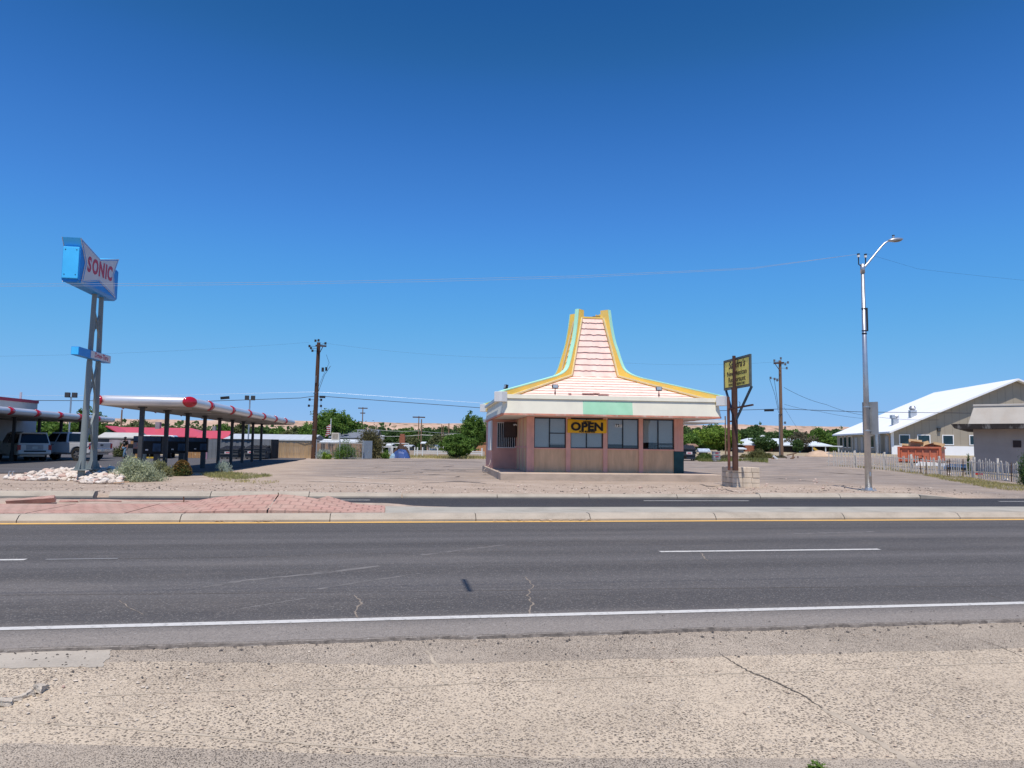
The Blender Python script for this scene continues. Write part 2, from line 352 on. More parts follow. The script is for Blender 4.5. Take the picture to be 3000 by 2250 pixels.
# smooth concrete patch at the left
pp = [w2st(gz(u, v, -0.02)) for u, v in ((-600, 1916), (0, 1908), (330, 1893), (318, 1925), (296, 1952), (150, 1953), (0, 1956), (-600, 1962))]
mb = MB(); mb.prism(jag(pp + [pp[0]], -0.05, 0.012, 8)[:-1], (0, 0, 0.027)); struct('pavement', mb, M_PATCH, YAW)
M_JOINT = mat('joint_mortar', (0.41, 0.345, 0.262), 0.9, 0.2, 6, 0.2)
M_CRACK = mat('crack_dark', (0.10, 0.085, 0.07), 0.95, 0.2, 8); M_CRACKP = mat('crack_dust', (0.24, 0.20, 0.16), 0.95, 0.25, 9)
def ribbon(name, px, w, m, z=-0.0262, amp=0.01, n=10, taper=True):
    P = [gz(u, v, z) for u, v in px]; Q = []
    for a, b in zip(P, P[1:]):
        for i in range(n): Q.append(a.lerp(b, i / n) + Vector((random.uniform(-amp, amp), random.uniform(-amp, amp), 0)))
    Q.append(P[-1]); mb = MB(); vs = []
    for i, q in enumerate(Q):
        d = (Q[min(i + 1, len(Q) - 1)] - Q[max(i - 1, 0)]).normalized(); s = Vector((-d.y, d.x, 0))
        ww = w * random.uniform(0.5, 1.2) * ((0.35 + 0.65 * math.sin(math.pi * i / (len(Q) - 1))) if taper else 1) / 2
        vs += [q + s * ww, q - s * ww]
    mb.add(vs, [(2 * i, 2 * i + 1, 2 * i + 3, 2 * i + 2) for i in range(len(Q) - 1)]); return struct(name, mb, m)
ribbon('pavement_joint', [(280, 2038), (700, 2022), (1100, 2016), (1500, 1996), (1900, 1980), (2190, 1972)], 0.022, M_JOINT, n=14, taper=False)
ribbon('pavement_joint', [(2190, 1972), (2400, 1965), (2700, 1950), (3050, 1937)], 0.024, M_JOINT, n=14, taper=False)
ribbon('pavement_joint', [(1250, 1905), (1290, 1965), (1308, 2008)], 0.028, M_JOINT, taper=False)
ribbon('pavement_joint', [(-50, 2110), (300, 2128), (640, 2158), (900, 2180), (1250, 2205), (1500, 2215), (1650, 2232)], 0.022, M_JOINT, n=14, taper=False)
ribbon('pavement_crack', [(2105, 1912), (2150, 1940), (2195, 1967), (2290, 2005), (2360, 2040), (2410, 2075)], 0.018, M_CRACK, z=-0.0248, n=8)
ribbon('pavement_crack', [(2410, 2075), (2480, 2115), (2560, 2165), (2640, 2215), (2700, 2260)], 0.05, M_JOINT, n=8, taper=False)
ribbon('pavement_crack', [(2860, 1870), (2930, 1895), (3010, 1930)], 0.01, M_CRACK)

# the road: two carriageways, a kerbed median between them
mb = MB(); near = [(s, 6.33 + 0.035 * nz(s, 0, 1.3) + 0.03 * nz(s, 4, 5.0) + 0.015 * nz(s, 9, 18.0)) for s in list(np.arange(-14, 20, 0.06))]
near = [(-400, 6.33)] + near + [(400, 6.33)]; vs = []
for s, t in near: vs += [(s, t - 0.045, -0.06), (s, t, 0.0), (s, t + 0.35, 0.0), (s, 15.9, 0.0)]
fs = []
for i in range(len(near) - 1):
    for j in range(3): fs.append((4 * i + j, 4 * i + 4 + j, 4 * i + 5 + j, 4 * i + 1 + j))
mb.add(vs, fs); struct('road', mb, M_ASPH, YAW)
mb = MB(); vs = []; ed = [q for q in near if -13.9 < q[0] < 19.9]
for s, t in ed: k = 0.008 + 0.014 * max(0, nz(s, 7, 9.0)) + 0.022 * max(0, nz(s, 2, 31.0)) + 0.015 * max(0, nz(s, 5, 70.0)); vs += [(s, t - 0.012 - k, -0.029), (s, t - 0.006 - 0.4 * k, -0.010 + 0.008 * nz(s, 3, 40)), (s, t + 0.004 + 0.25 * k, 0.003)]
mb.add(vs, [(3 * i + j, 3 * i + 3 + j, 3 * i + 4 + j, 3 * i + 1 + j) for i in range(len(ed) - 1) for j in (0, 1)]); struct('road_edge', mb, mat('asphalt_crumble', (0.125, 0.108, 0.096), 0.95, 0.5, 14, 1.0, 70, col2=(0.22, 0.19, 0.165)), YAW)
mb = MB(); mb.box(-400, 15.9, -0.3, 400, 22.5, 0.0); struct('road', mb, M_ASPH2, YAW)
def line(s0, s1, t0, t1, m, rag=0.006):
    mb = MB(); n = max(2, int((s1 - s0) / (0.1 if s1 - s0 < 60 else 1.5))); vs = []
    for i in range(n + 1):
        s = s0 + (s1 - s0) * i / n; vs += [(s, t0 + random.uniform(-rag, rag), 0.004), (s, t1 + random.uniform(-rag, rag), 0.004)]
    mb.add(vs, [(2 * i, 2 * i + 2, 2 * i + 3, 2 * i + 1) for i in range(n)]); return struct('road_markings', mb, m, YAW)
line(-120, 120, 6.92, 7.035, M_WHITE_L)
line(4.16, 7.9, 10.90, 11.02, M_WHITE_L); line(-8.2, -4.75, 10.83, 10.95, M_WHITE_L); line(-4.5, -3.6, 10.84, 10.93, paint('line_ghost', (0.2, 0.195, 0.19), 0.9)); line(16.3, 20, 10.9, 11.02, M_WHITE_L)
line(-90, 90, 15.37, 15.60, M_YEL_L, 0.014)
line(-4.2, -0.5, 21.5, 21.62, M_WHITE_L); line(7.6, 11.0, 21.3, 21.42, M_WHITE_L); line(19.6, 23.5, 21.1, 21.22, M_WHITE_L)
def rrib(name, pts, w, m, amp, n=6):
    P = [Vector((*p, 0.0014)) for p in pts]; px = []
    mb = MB(); Q = []
    for a, b in zip(P, P[1:]):
        for i in range(n): Q.append(a.lerp(b, i / n) + Vector((random.uniform(-amp, amp), random.uniform(-amp, amp), 0)))
    Q.append(P[-1]); vs = []
    for i, q in enumerate(Q):
        d = (Q[min(i + 1, len(Q) - 1)] - Q[max(i - 1, 0)]).normalized(); s = Vector((-d.y, d.x, 0)); ww = w * random.uniform(0.3, 1.2) / 2
        vs += [q + s * ww, q - s * ww]
    mb.add(vs, [(2 * i, 2 * i + 1, 2 * i + 3, 2 * i + 2) for i in range(len(Q) - 1)]); return struct(name, mb, m, YAW)
for px, w, m in (([(1540, 1690), (1560, 1715), (1545, 1745), (1560, 1770), (1552, 1800)], 0.022, M_CRACKP), ([(1040, 1745), (1058, 1765), (1042, 1790), (1048, 1808)], 0.022, M_CRACKP),
                 ([(350, 1760), (380, 1780), (420, 1800)], 0.012, M_CRACKP), ([(2055, 1620), (2060, 1632), (2072, 1642)], 0.02, M_CRACKP),
                 ([(0, 1744), (500, 1740), (1200, 1733), (2000, 1724), (3000, 1716)], 0.014, M_CRACK), ([(340, 1637), (700, 1633), (1000, 1624), (1500, 1615)], 0.015, M_CRACK), ([(2600, 1611), (3000, 1608)], 0.012, M_CRACK),
                 ([(2830, 1730), (2900, 1745), (2960, 1760)], 0.010, M_CRACK), ([(1880, 1588), (1960, 1600), (2000, 1608)], 0.014, M_CRACK)):
    rrib('road_crack', [w2st(gz(u, v, 0)) for u, v in px], w, m, 0.018 if w > 0.016 else 0.008)

M_SCUF = mat('tyre_scuff', (0.150, 0.140, 0.132), 0.9, 0.35, 5, 0.3, 60)
for px, w in (([(590, 1722), (720, 1700), (960, 1677), (1110, 1658)], 0.13), ([(930, 1726), (1080, 1702), (1230, 1680)], 0.08), ([(1230, 1627), (1350, 1612), (1480, 1596)], 0.10), ([(690, 1786), (800, 1768), (900, 1752)], 0.05), ([(2330, 1564), (2420, 1561), (2560, 1558)], 0.16)):
    rrib('road_scuff', [w2st(gz(u, v, 0)) for u, v in px], w, M_SCUF, 0.012, 9)
# median
def mfar(s): return 17.45 + 1.75 * (1 - sstep(-4.5, 1.5, s))
mb = MB()
joints = [-8.0, -7.02, -4.06, -1.16, 1.85, 4.35, 7.25, 10.4, 13.4]
def kerb_run(a, b, t0=15.62, t1=15.98, h=0.15):
    mb.prism([(a, t0, -0.05), (a, t0, 0.045), (a, t0 + 0.09, 0.13), (a, t0 + 0.15, h), (a, t1, h), (a, t1, -0.05)], (b - a, 0, 0))
js = [-90] + [j for j in joints] + [90]; js = list(np.arange(-60, -8.5, 3.0)) + joints + list(np.arange(16.4, 60, 3.0))
for a, b in zip(js, js[1:]): kerb_run(a + 0.009, b - 0.009, h=0.15 + random.uniform(-0.004, 0.004))
struct('median_kerb', mb, M_CONC, YAW)
mb = MB(); kerb_run(-60, 60, 15.66, 15.96, 0.11); struct('median_kerb', mb, M_CRACK, YAW)
M_CONCG = concrete('concrete_median', (0.37, 0.345, 0.29))
mb = MB(); sl_ = list(np.arange(-0.05, 60, 1.0))
mb.grid(lambda s, k: (s, 15.985 + k * (mfar(s) - 15.985), 0.145 if k < 1.01 else -0.05), sl_, [0, 0.5, 1.0, 1.011]); struct('median_paving', mb, M_CONCG, YAW)
mb = MB(); mb.grid(lambda s, k: (s, 15.99 + k * (mfar(s) - 0.25 - 15.99), 0.10 + 0.03 * nz(s, k * 3, 1.5)), list(np.arange(-60, 0.2, 0.4)), [0, 0.25, 0.5, 0.75, 1.0]); struct('median_soil', mb, mat('median_dirt', (0.40, 0.31, 0.24), 0.95, 0.25, 3, 0.6, 25))
def brickmat():
    n = NT('stamped_brick')
    b = n.t.nodes.new('ShaderNodeTexBrick'); n._in(b.inputs['Vector'], n.map((1, 1, 1)))
    b.offset = 0.5; b.inputs['Scale'].default_value = 1.0; b.inputs['Brick Width'].default_value = 0.28; b.inputs['Row Height'].default_value = 0.36; b.inputs['Mortar Size'].default_value = 0.016; b.inputs['Mortar Smooth'].default_value = 0.3
    a = n.noise(1.6, 8, None, 0.65); f = n.noise(30, 5)
    c = n.ramp(n.math('ADD', n.math('MULTIPLY', a, 0.6), n.math('MULTIPLY', f, 0.4)), [(0.33, (0.37, 0.20, 0.155)), (0.5, (0.47, 0.275, 0.22)), (0.68, (0.54, 0.36, 0.295))])
    c = n.mix(n.math('MULTIPLY', b.outputs['Fac'], 0.55), c, (0.22, 0.12, 0.10))
    c = n.mix(n.ramp(n.noise(0.7, 6, n.map((1, 1, 1), loc=(4, 4, 4)), 0.7), [(0.42, 0.0), (0.70, 0.8)]), c, (0.43, 0.32, 0.25))
    n.bump(n.math('ADD', n.math('MULTIPLY', b.outputs['Fac'], -1.2), n.math('MULTIPLY', f, 0.35)), 0.9, 0.03); return n.done(c, 0.9, 0, 0.2)
M_BRICK = brickmat()
M_BRICKE = mat('brick_edge', (0.40, 0.20, 0.155), 0.9, 0.25, 4, 0.5, 30, dirt=(0.42, 0.32, 0.25), dirt_amt=0.5)
def bz(s, t):
    k = (t - 15.985) / 1.7
    tent = sstep(-5.2, -2.45, s) if s < -2.45 else 1 - sstep(-2.45, -0.4, s) * 0.98
    if s < -5.2 or s > -0.1: tent = 0
    return 0.155 + tent * (0.05 + 0.24 * k) + 0.008 * nz(s, t, 2.0)
def bfar(s): return min(mfar(s) - 0.0, 18.35 if s < -4.5 else 18.35 - 0.8 * sstep(-4.5, -2.6, s)) if s < -1.5 else mfar(s)
for s0, s1, sp in ((-60, -7.03, 3.0), (-7.0, -5.22, 0.4), (-5.19, -2.47, 0.17), (-2.44, -0.06, 0.17)):
    mb = MB(); us = list(np.arange(s0, s1, sp)) + [s1]; ks = [0, 0.0001, 0.3, 0.65, 0.9999, 1.0]
    mb.grid(lambda s, k: (s, 15.985 + k * (bfar(s) - 15.985), bz(s, 15.985 + k * (bfar(s) - 15.985)) - (0.11 if k in (0, 1.0) else 0)), us, ks)
    struct('median_paving', mb, M_BRICK, YAW)
def slab_piece(px, Y, th, label):
    P = [at(u, v, Y + dy) for u, v, dy in px]; mb = MB(); mb.prism(P, (0.02, 0.05, -th), 0, 1); o = mb.build('broken_paving_slab', [M_BRICK, M_BRICKE]); return tag(o, label, 'paving slab', 'broken paving slabs on the median')
slab_piece([(15, 1468, 0), (158, 1459, 0), (160, 1450, 0.5), (20, 1464, 0.5)], 17.2, 0.10, 'long tilted pink slab, its right end lifted highest above the median')
slab_piece([(172, 1471, 0), (228, 1468, 0), (226, 1464, 0.4), (176, 1465, 0.4)], 17.9, 0.07, 'short broken pink slab lying flat, next to the long tilted one')
slab_piece([(232, 1467, 0), (355, 1469, 0), (354, 1465, 0.4), (236, 1462, 0.4)], 18.2, 0.06, 'broken pink slab edging the far side of the median, below the sagebrush')
slab_piece([(358, 1468, 0), (700, 1469, 0), (698, 1466, 0.3), (360, 1464, 0.3)], 18.6, 0.05, 'longest thin pink edging slab running toward the heaved bricks')
for i, (u, v0, v1, Y, l) in enumerate(((537, 1455, 1476, 17.5, 'thin rusty stake standing in the median dirt left of the heaved bricks'), (814, 1443, 1455, 19.2, 'short rusty stake behind the crest of the heaved bricks'))):
    a = at(u, v1, Y); b = at(u + 1, v0, Y); mb = MB(); mb.tube([a, a.lerp(b, 0.5) + Vector((0.01, 0, 0)), b], 0.014, 6); tag(mb.build('rusty_stake', mat('rust', (0.16, 0.075, 0.04), 0.9, 0.3, 20)), l, 'stake', 'rusty stakes by the median')
# far kerb: concrete, dropped at the drive on the right and broken at the left
mb = MB()
for a, b in zip(fj := list(np.arange(-60, -9, 3.0)) + [-8.15], fj[1:]): kerb_run(a + 0.012, b - 0.012, 22.42, 22.78, 0.17)
for a, b in ((-7.75, -5.05), (-5.03, -2.3), (-2.28, 0.4)): kerb_run(a, b, 22.42, 22.78, 0.17 if a < -3 else 0.14)
kj = [0.42, 3.3, 6.2, 9.1, 11.95, 14.8, 17.75]
for a, b in zip(kj, kj[1:]): kerb_run(a + 0.01, b - 0.01, 22.42, 22.78, 0.09 if a < 10 else 0.15)
mb.prism([(17.76, 22.42, -0.05), (17.76, 22.42, 0.12), (17.76, 22.78, 0.15), (17.76, 22.78, -0.05)], (0.01, 0, 0))
mb.add([(17.77, 22.42, 0.12), (17.77, 22.78, 0.15), (19.3, 22.78, 0.02), (19.3, 22.42, 0.01), (17.77, 22.42, -0.05), (17.77, 22.78, -0.05), (19.3, 22.78, -0.05), (19.3, 22.42, -0.05)], [(0, 1, 2, 3), (0, 3, 7, 4), (1, 5, 6, 2), (0, 4, 5, 1), (3, 2, 6, 7)])
struct('kerb', mb, M_CONC, YAW)
# drive-in parking lot
mb = MB(); PL = [(-110, 20), (-40, 28.2), (-24.0, 31.0), (-20.2, 33.2), (-17.2, 35.4), (-14.7, 36.2), (-14.9, 38.5), (-16.6, 50), (-18.2, 62), (-19.4, 70), (-30, 76), (-110, 80)]
mb.prism(jag([Vector(p) for p in PL] + [Vector(PL[0])], 0.0, 0.06, 8)[:-1], (0, 0, 0.155)); struct('parking_lot', mb, M_LOT)

def gtop(x, y):
    w = Vector((x, y)); t = x * ET.x + y * ET.y; s = x * ES.x + y * ES.y; return gfn(s, t)[2]
def lotmark(px, w, m, amp=0.05, n=10):
    P = [G(u, v) for u, v in px]; Q = []
    for a, b in zip(P, P[1:]):
        for i in range(n): Q.append(a.lerp(b, i / n) + Vector((random.uniform(-amp, amp), random.uniform(-amp, amp), 0)))
    Q.append(P[-1]); vs = []
    for i, q in enumerate(Q):
        d = (Q[min(i + 1, len(Q) - 1)] - Q[max(i - 1, 0)]).normalized(); sd_ = Vector((-d.y, d.x, 0)); ww = w * random.uniform(0.35, 1.3) * (0.3 + 0.7 * math.sin(math.pi * i / (len(Q) - 1))) / 2
        for k in (1, -1): e = q + sd_ * ww * k; vs.append((e.x, e.y, gtop(e.x, e.y) + 0.012))
    mb = MB(); mb.add(vs, [(2 * i, 2 * i + 1, 2 * i + 3, 2 * i + 2) for i in range(len(Q) - 1)]); struct('lot_cracks_and_shadow', mb, m)
M_LCR = mat('lot_cracks_and_shadow', (0.12, 0.10, 0.088), 0.95, 0.3, 6); M_LPT = mat('lot_patch', (0.185, 0.155, 0.135), 0.95, 0.25, 1.5, 0.4, 20); M_LDU = mat('lot_dust', (0.44, 0.37, 0.305), 0.95, 0.15, 1.5)
for px, w, m in (([(1117, 1384), (1150, 1382), (1184, 1379)], 0.25, M_LCR), ([(1232, 1376), (1270, 1378), (1316, 1377)], 0.35, M_LCR), ([(1315, 1379), (1340, 1380), (1362, 1379)], 0.35, M_LCR), ([(1208, 1387), (1240, 1385)], 0.22, M_LCR), ([(1255, 1392), (1290, 1390)], 0.16, M_LCR), ([(1335, 1398), (1345, 1395)], 0.18, M_LCR), ([(1192, 1425), (1215, 1424)], 0.10, M_LCR), ([(1095, 1370), (1128, 1368)], 0.3, M_LDU), ([(1160, 1373), (1230, 1371)], 0.3, M_LDU), ([(1310, 1375), (1400, 1374)], 0.4, M_LDU), ([(980, 1395), (1100, 1402), (1230, 1400)], 0.7, M_LDU), ([(900, 1410), (1010, 1412), (1150, 1418)], 0.5, M_LDU), ([(1240, 1415), (1350, 1410), (1420, 1418)], 0.5, M_LPT), ([(1150, 1352), (1300, 1350), (1410, 1354)], 1.6, M_LPT),
                 ([(2320, 1406), (2380, 1410), (2420, 1411)], 0.25, M_LPT), ([(2440, 1420), (2520, 1428), (2545, 1437)], 0.05, M_LCR), ([(2630, 1431), (2700, 1436), (2745, 1440)], 0.12, M_LPT), ([(2748, 1441), (2775, 1442)], 0.22, M_LCR), ([(2250, 1400), (2330, 1404)], 0.2, M_LCR), ([(2400, 1385), (2500, 1388), (2620, 1394)], 0.6, M_LPT), ([(2050, 1390), (2100, 1392)], 0.15, M_LCR), ([(1300, 1368), (1330, 1365)], 0.3, M_LCR), ([(1480, 1415), (1500, 1412), (1560, 1416), (1700, 1418), (1960, 1420)], 0.06, M_LCR), ([(2050, 1420), (2080, 1426), (2110, 1424)], 0.25, M_LCR), ([(2120, 1432), (2150, 1441), (2175, 1444)], 0.12, M_LCR)): lotmark(px, w, m)  # the thin ribbon ending at the lamp foot paints the pole's shadow
# loose grit lying on the pavement, the road edge and the verge
_gr = np.random.default_rng(5)
def grit(name, pts, m, seed):
    bmv = []; r_ = np.random.default_rng(seed); mb = MB(); oct_ = np.array([(1, 0, 0), (0, 1, 0), (-1, 0, 0), (0, -1, 0), (0, 0, 0.75), (0, 0, -0.3)])
    for x, y, z, sz in pts:
        a = r_.uniform(0, 6.28); c_, s_ = math.cos(a), math.sin(a); q = oct_ * r_.uniform(0.6, 1.25, (6, 1)) * sz * np.array([1.25, 0.9, 0.8]); q = np.stack([q[:, 0] * c_ - q[:, 1] * s_ + x, q[:, 0] * s_ + q[:, 1] * c_ + y, q[:, 2] + z], 1)
        mb.add([tuple(v) for v in q], [(0, 1, 4), (1, 2, 4), (2, 3, 4), (3, 0, 4), (1, 0, 5), (2, 1, 5), (3, 2, 5), (0, 3, 5)])
    me = bpy.data.meshes.new(name); me.from_pydata(mb.v, [], mb.f); me.materials.append(m); o = bpy.data.objects.new(name, me); COL.objects.link(o); return tag(o, kind='stuff')
def pts_st(n, s0, s1, t0, t1, z, a, b, pw=2.2): return [(*st2w(s, t)[:2], z, a + (b - a) * k ** pw) for s, t, k in zip(_gr.uniform(s0, s1, n), _gr.uniform(t0, t1, n), _gr.random(n))]
M_GRD = mat('grit_dark', (0.10, 0.085, 0.075), 0.9, 0.5, 3); M_GRT = mat('grit_tan', (0.36, 0.28, 0.21), 0.9, 0.5, 3); M_GRP = mat('grit_pale', (0.56, 0.48, 0.39), 0.9, 0.3, 3)
grit('gravel', pts_st(500, -5, 9, 5.5, 6.32, -0.022, 0.004, 0.013) + pts_st(260, -5, 9, 6.1, 6.34, -0.02, 0.005, 0.018) + pts_st(120, -6, 9, 6.35, 6.95, 0.003, 0.004, 0.010), M_GRD, 1)
grit('gravel', pts_st(700, -5, 9, 3.2, 6.2, -0.022, 0.004, 0.015) + pts_st(180, -4.2, -0.8, 4.7, 5.9, -0.02, 0.004, 0.016), M_GRT, 2)
grit('gravel', pts_st(350, -5, 9, 3.2, 6.2, -0.022, 0.004, 0.013) + pts_st(140, -4.2, -1.2, 4.6, 5.6, -0.02, 0.005, 0.018), M_GRP, 3)
vp = [(x, y, gtop(x, y) + 0.004, z) for x, y, _, z in pts_st(2600, -14, 22, 22.9, 28.0, 0, 0.012, 0.045)]; grit('gravel', vp[:1300], M_GRD, 4); grit('gravel', vp[1300:2000], M_GRT, 5); grit('gravel', vp[2000:], M_GRP, 6)
grit('gravel', [(*st2w(s, t)[:2], 0.16, k) for s, t, k in zip(_gr.uniform(-3.0, 3.5, 160), _gr.uniform(15.5, 15.7, 160), _gr.uniform(0.008, 0.03, 160))] and pts_st(160, 2.2, 4.6, 15.45, 15.64, 0.03, 0.01, 0.03) + pts_st(60, -3.5, -2.2, 15.5, 15.64, 0.03, 0.01, 0.03), M_GRT, 7)

# hills: an eroded mesa beyond the town
def hillmat():
    n = NT('mesa_earth'); a = n.noise(0.030, 8, n.map((1, 1, 5)), 0.7); f = n.noise(0.16, 6)
    c = n.ramp(n.math('ADD', n.math('MULTIPLY', a, 0.6), n.math('MULTIPLY', f, 0.4)), [(0.33, (0.30, 0.20, 0.145)), (0.5, (0.45, 0.315, 0.235)), (0.67, (0.58, 0.43, 0.335))])
    v = n.vor(0.085); c = n.mix(n.math('MULTIPLY', n.ramp(v.outputs['Distance'], [(0.22, 1.0), (0.42, 0.0)]), n.ramp(n.sep(v.outputs['Color'])[0], [(0.45, 0.0), (0.5, 0.85)])), c, (0.15, 0.13, 0.085))
    n.bump(n.noise(0.25, 6), 0.5, 1.5); return n.done(c, 0.95, 0, 0.1)
mb = MB(); hx = list(np.arange(-1700, 1701, 11)); hy = list(np.arange(0, 1.001, 1 / 34.0))
def hill(x, k):
    y = 900 + 300 * k + 40 * nz(x, 0, 0.004) + (x * 0.05)
    top = 33.5 + 4 * nz(x, 7, 0.003) + 2.2 * nz(x, 1, 0.017) + (3.0 if x > 150 else 0) * sstep(150, 320, x)
    rise = sstep(0.0, 0.42, k); rid = abs(nz(x, y * 0.4, 0.022)) * 0.7 + abs(nz(x, y * 0.3, 0.055)) * 0.4
    z = rise * top - rid * 9 * math.sin(math.pi * min(1, rise)) - rid * 1.5 * rise + 0.9 * nz(x, y, 0.06) * rise
    if k > 0.55: z += 1.2 * nz(x, y, 0.03)
    return (x, y, z - 1)
mb.grid(hill, hx, hy); struct('hills', mb, hillmat())

# ================================================================== THE RESTAURANT
M_CREAM = mat('paint_cream', (0.78, 0.74, 0.595), 0.6, 0.05, 1.2, 0.05, 90, dirt=(0.55, 0.50, 0.42), dirt_amt=0.25)
M_WHITEP = mat('paint_white', (0.74, 0.74, 0.71), 0.6, 0.07, 1.5, 0.08, 60, dirt=(0.45, 0.42, 0.38), dirt_amt=0.3)
M_MINT = mat('paint_mint', (0.42, 0.78, 0.57), 0.6, 0.06, 1.0); M_MINTP = mat('paint_mint_panel', (0.36, 0.66, 0.44), 0.6, 0.10, 1.1, dirt=(0.60, 0.70, 0.58), dirt_amt=0.3)
M_YELLOW = mat('paint_yellow', (0.88, 0.60, 0.115), 0.6, 0.10, 0.8, dirt=(0.68, 0.58, 0.36), dirt_amt=0.35)
M_SHING = mat('shingle_pink', (0.95, 0.655, 0.555), 0.9, 0.10, 3.0, 0.5, 45, stretch=(1, 1, 0.6), dirt=(0.62, 0.45, 0.40), dirt_amt=0.25)
M_SHEDGE = mat('shingle_edge', (0.29, 0.165, 0.14), 0.95, 0.35, 8)
M_PINK = mat('paint_pink', (0.68, 0.35, 0.275), 0.75, 0.10, 1.6, 0.15, 50, dirt=(0.42, 0.25, 0.21), dirt_amt=0.4)
M_TANP = mat('plywood_tan', (0.62, 0.40, 0.24), 0.85, 0.13, 2.2, 0.5, 80, stretch=(2.5, 2.5, 0.5), dirt=(0.48, 0.31, 0.19), dirt_amt=0.3)
M_DRIP = mat('drip_edge', (0.60, 0.25, 0.17), 0.8, 0.2, 3, 0.2, 40, dirt=(0.70, 0.58, 0.50), dirt_amt=0.9)
M_SOFF = mat('soffit', (0.68, 0.63, 0.56), 0.85, 0.10, 1.5)
M_TEAL = mat('paint_teal', (0.012, 0.055, 0.06), 0.6, 0.2, 3)
M_FRAMED = mat('frame_dark', (0.03, 0.03, 0.032), 0.5, 0.2, 5); M_DARK = mat('dark_inside', (0.012, 0.012, 0.013), 0.9, 0.1, 1)
M_BLACKM = mat('metal_black', (0.025, 0.025, 0.027), 0.55, 0.3, 6); M_GALV = mat('galvanised', (0.50, 0.51, 0.52), 0.38, 0.12, 3, 0.05, 50, metal=0.75, spec=0.5)
M_BROWNB = mat('metal_brown', (0.055, 0.035, 0.03), 0.6, 0.2, 4)
def blindmat():
    n = NT('window_blind'); z = n.sep()[2]
    w = n.math('SINE', n.math('MULTIPLY', z, 2 * math.pi / 0.03)); a = n.noise(1.5, 4)
    c = n.mix(n.math('MULTIPLY', n.math('ADD', w, 1.0), 0.14), n.ramp(a, [(0.3, (0.80, 0.76, 0.68)), (0.7, (0.86, 0.82, 0.74))]), (0.52, 0.50, 0.46))
    return n.done(c, 0.7, 0, 0.3)
M_BLIND = blindmat()
def glassmat(name, tint=(0.85, 0.9, 0.92), refl=0.0):
    n = NT(name); tr = n.t.nodes.new('ShaderNodeBsdfTransparent'); tr.inputs[0].default_value = (*tint, 1)
    gl = n.t.nodes.new('ShaderNodeBsdfGlossy'); gl.inputs['Roughness'].default_value = 0.02
    fr = n.t.nodes.new('ShaderNodeFresnel'); fr.inputs['IOR'].default_value = 1.5; mx = n.t.nodes.new('ShaderNodeMixShader')
    n.t.links.new(n.math('ADD', fr.outputs[0], refl, True), mx.inputs[0]); n.t.links.new(tr.outputs[0], mx.inputs[1]); n.t.links.new(gl.outputs[0], mx.inputs[2])
    n.t.links.new(mx.outputs[0], n.out.inputs[0]); return n.m
M_GLASS = glassmat('window_glass', (0.90, 0.91, 0.91), 0.02)
M_TINT = mat('glass_tinted', (0.010, 0.012, 0.015), 0.10, 0.05, 1, spec=0.3)

RO_ = (-0.45, 32.15, 0.1); RB = R(6.0); W_ = 9.98; HW = W_ / 2; CX = HW; CY = HW
rest = thing('restaurant', 'low pink and cream restaurant with a flared shingled tower roof and yellow ribs', 'restaurant', RO_, RB)
mb = MB(); mb.box(0.0, 0.02, -0.25, W_, 12.0, 0.32); mb.build('porch_slab', M_SLABC, rest, bevel=0.03)
# walls -------------------------------------------------------------
X0, X1, Y0 = 1.31, 8.67, 1.30; SL, SILL, WT, SO = 0.321, 1.44, 2.80, 2.86       # floor, sill, window head, soffit (local heights)
colx = [(1.31, 1.64), (3.12, 3.33), (4.86, 5.06), (6.55, 6.74), (8.24, 8.67)]
mb = MB()
mb.box(X0 + 0.02, Y0 + 0.20, SL, X1 - 0.02, Y0 + 0.24, SILL, 0)                     # inner face behind the panels
mb.box(X1 - 0.16, Y0 + 0.24, SL, X1 - 0.02, 10.6, SO, 0); mb.box(X0 + 0.02, Y0 + 0.24, SL, X0 + 0.14, 6.1, SO, 0)
mb.box(X0 + 0.02, 10.45, SL, X1 - 0.16, 10.6, SO, 0); mb.box(0.10, 6.1, SL, 1.45, 6.22, SL + 1.1, 0); mb.box(0.10, 6.1, SL + 2.35, 1.45, 6.22, SO, 0)
mb.box(0.10, 6.1, SL + 1.1, 0.36, 6.22, SL + 2.35, 0); mb.box(1.36, 6.1, SL + 1.1, 1.45, 6.22, SL + 2.35, 0); mb.box(0.10, 6.22, SL, 0.22, 10.6, SO, 0)
mb.box(X0 + 0.02, Y0 + 0.02, WT + 0.03, X1 - 0.02, Y0 + 0.2, SO, 0)
mb.build('wall', M_PINK, rest)
mb = MB()
for (a, b), (c, d) in zip(colx, colx[1:]): mb.box(b, Y0 + 0.07, SL, c, Y0 + 0.2, SILL - 0.07)
mb.build('front_panel', M_TANP, rest)
mb = MB()
for (a, b), (c, d) in zip(colx, colx[1:]): mb.box(b - 0.001, Y0 + 0.03, SILL - 0.07, c + 0.001, Y0 + 0.22, SILL - 0.015)
mb.build('window_sill', M_PINK, rest)
for i, (a, b) in enumerate(colx):
    mb = MB()
    if i == 4: mb.box(a, Y0, SL + 1.02, b, Y0 + 0.22, SO - 0.002)
    else: mb.box(a, Y0, SL, b, Y0 + 0.22, SO - 0.002)
    if i in (0, 4):
        for q in (0.36, 0.68): x = a + (b - a) * q; mb.box(x - 0.012, Y0 - 0.012, SL + (1.02 if i == 4 else 0), x + 0.012, Y0 + 0.01, SO - 0.01)
    c = mb.build('column', M_PINK, rest, bevel=0.008)
    if i == 4:
        mb = MB(); mb.box(a - 0.02, Y0 - 0.005, SL, b + 0.01, Y0 + 0.22, SL + 1.02); o = mb.build('column_base', M_TEAL, rest, bevel=0.008); o['label'] = 'dark teal painted foot of the corner column'
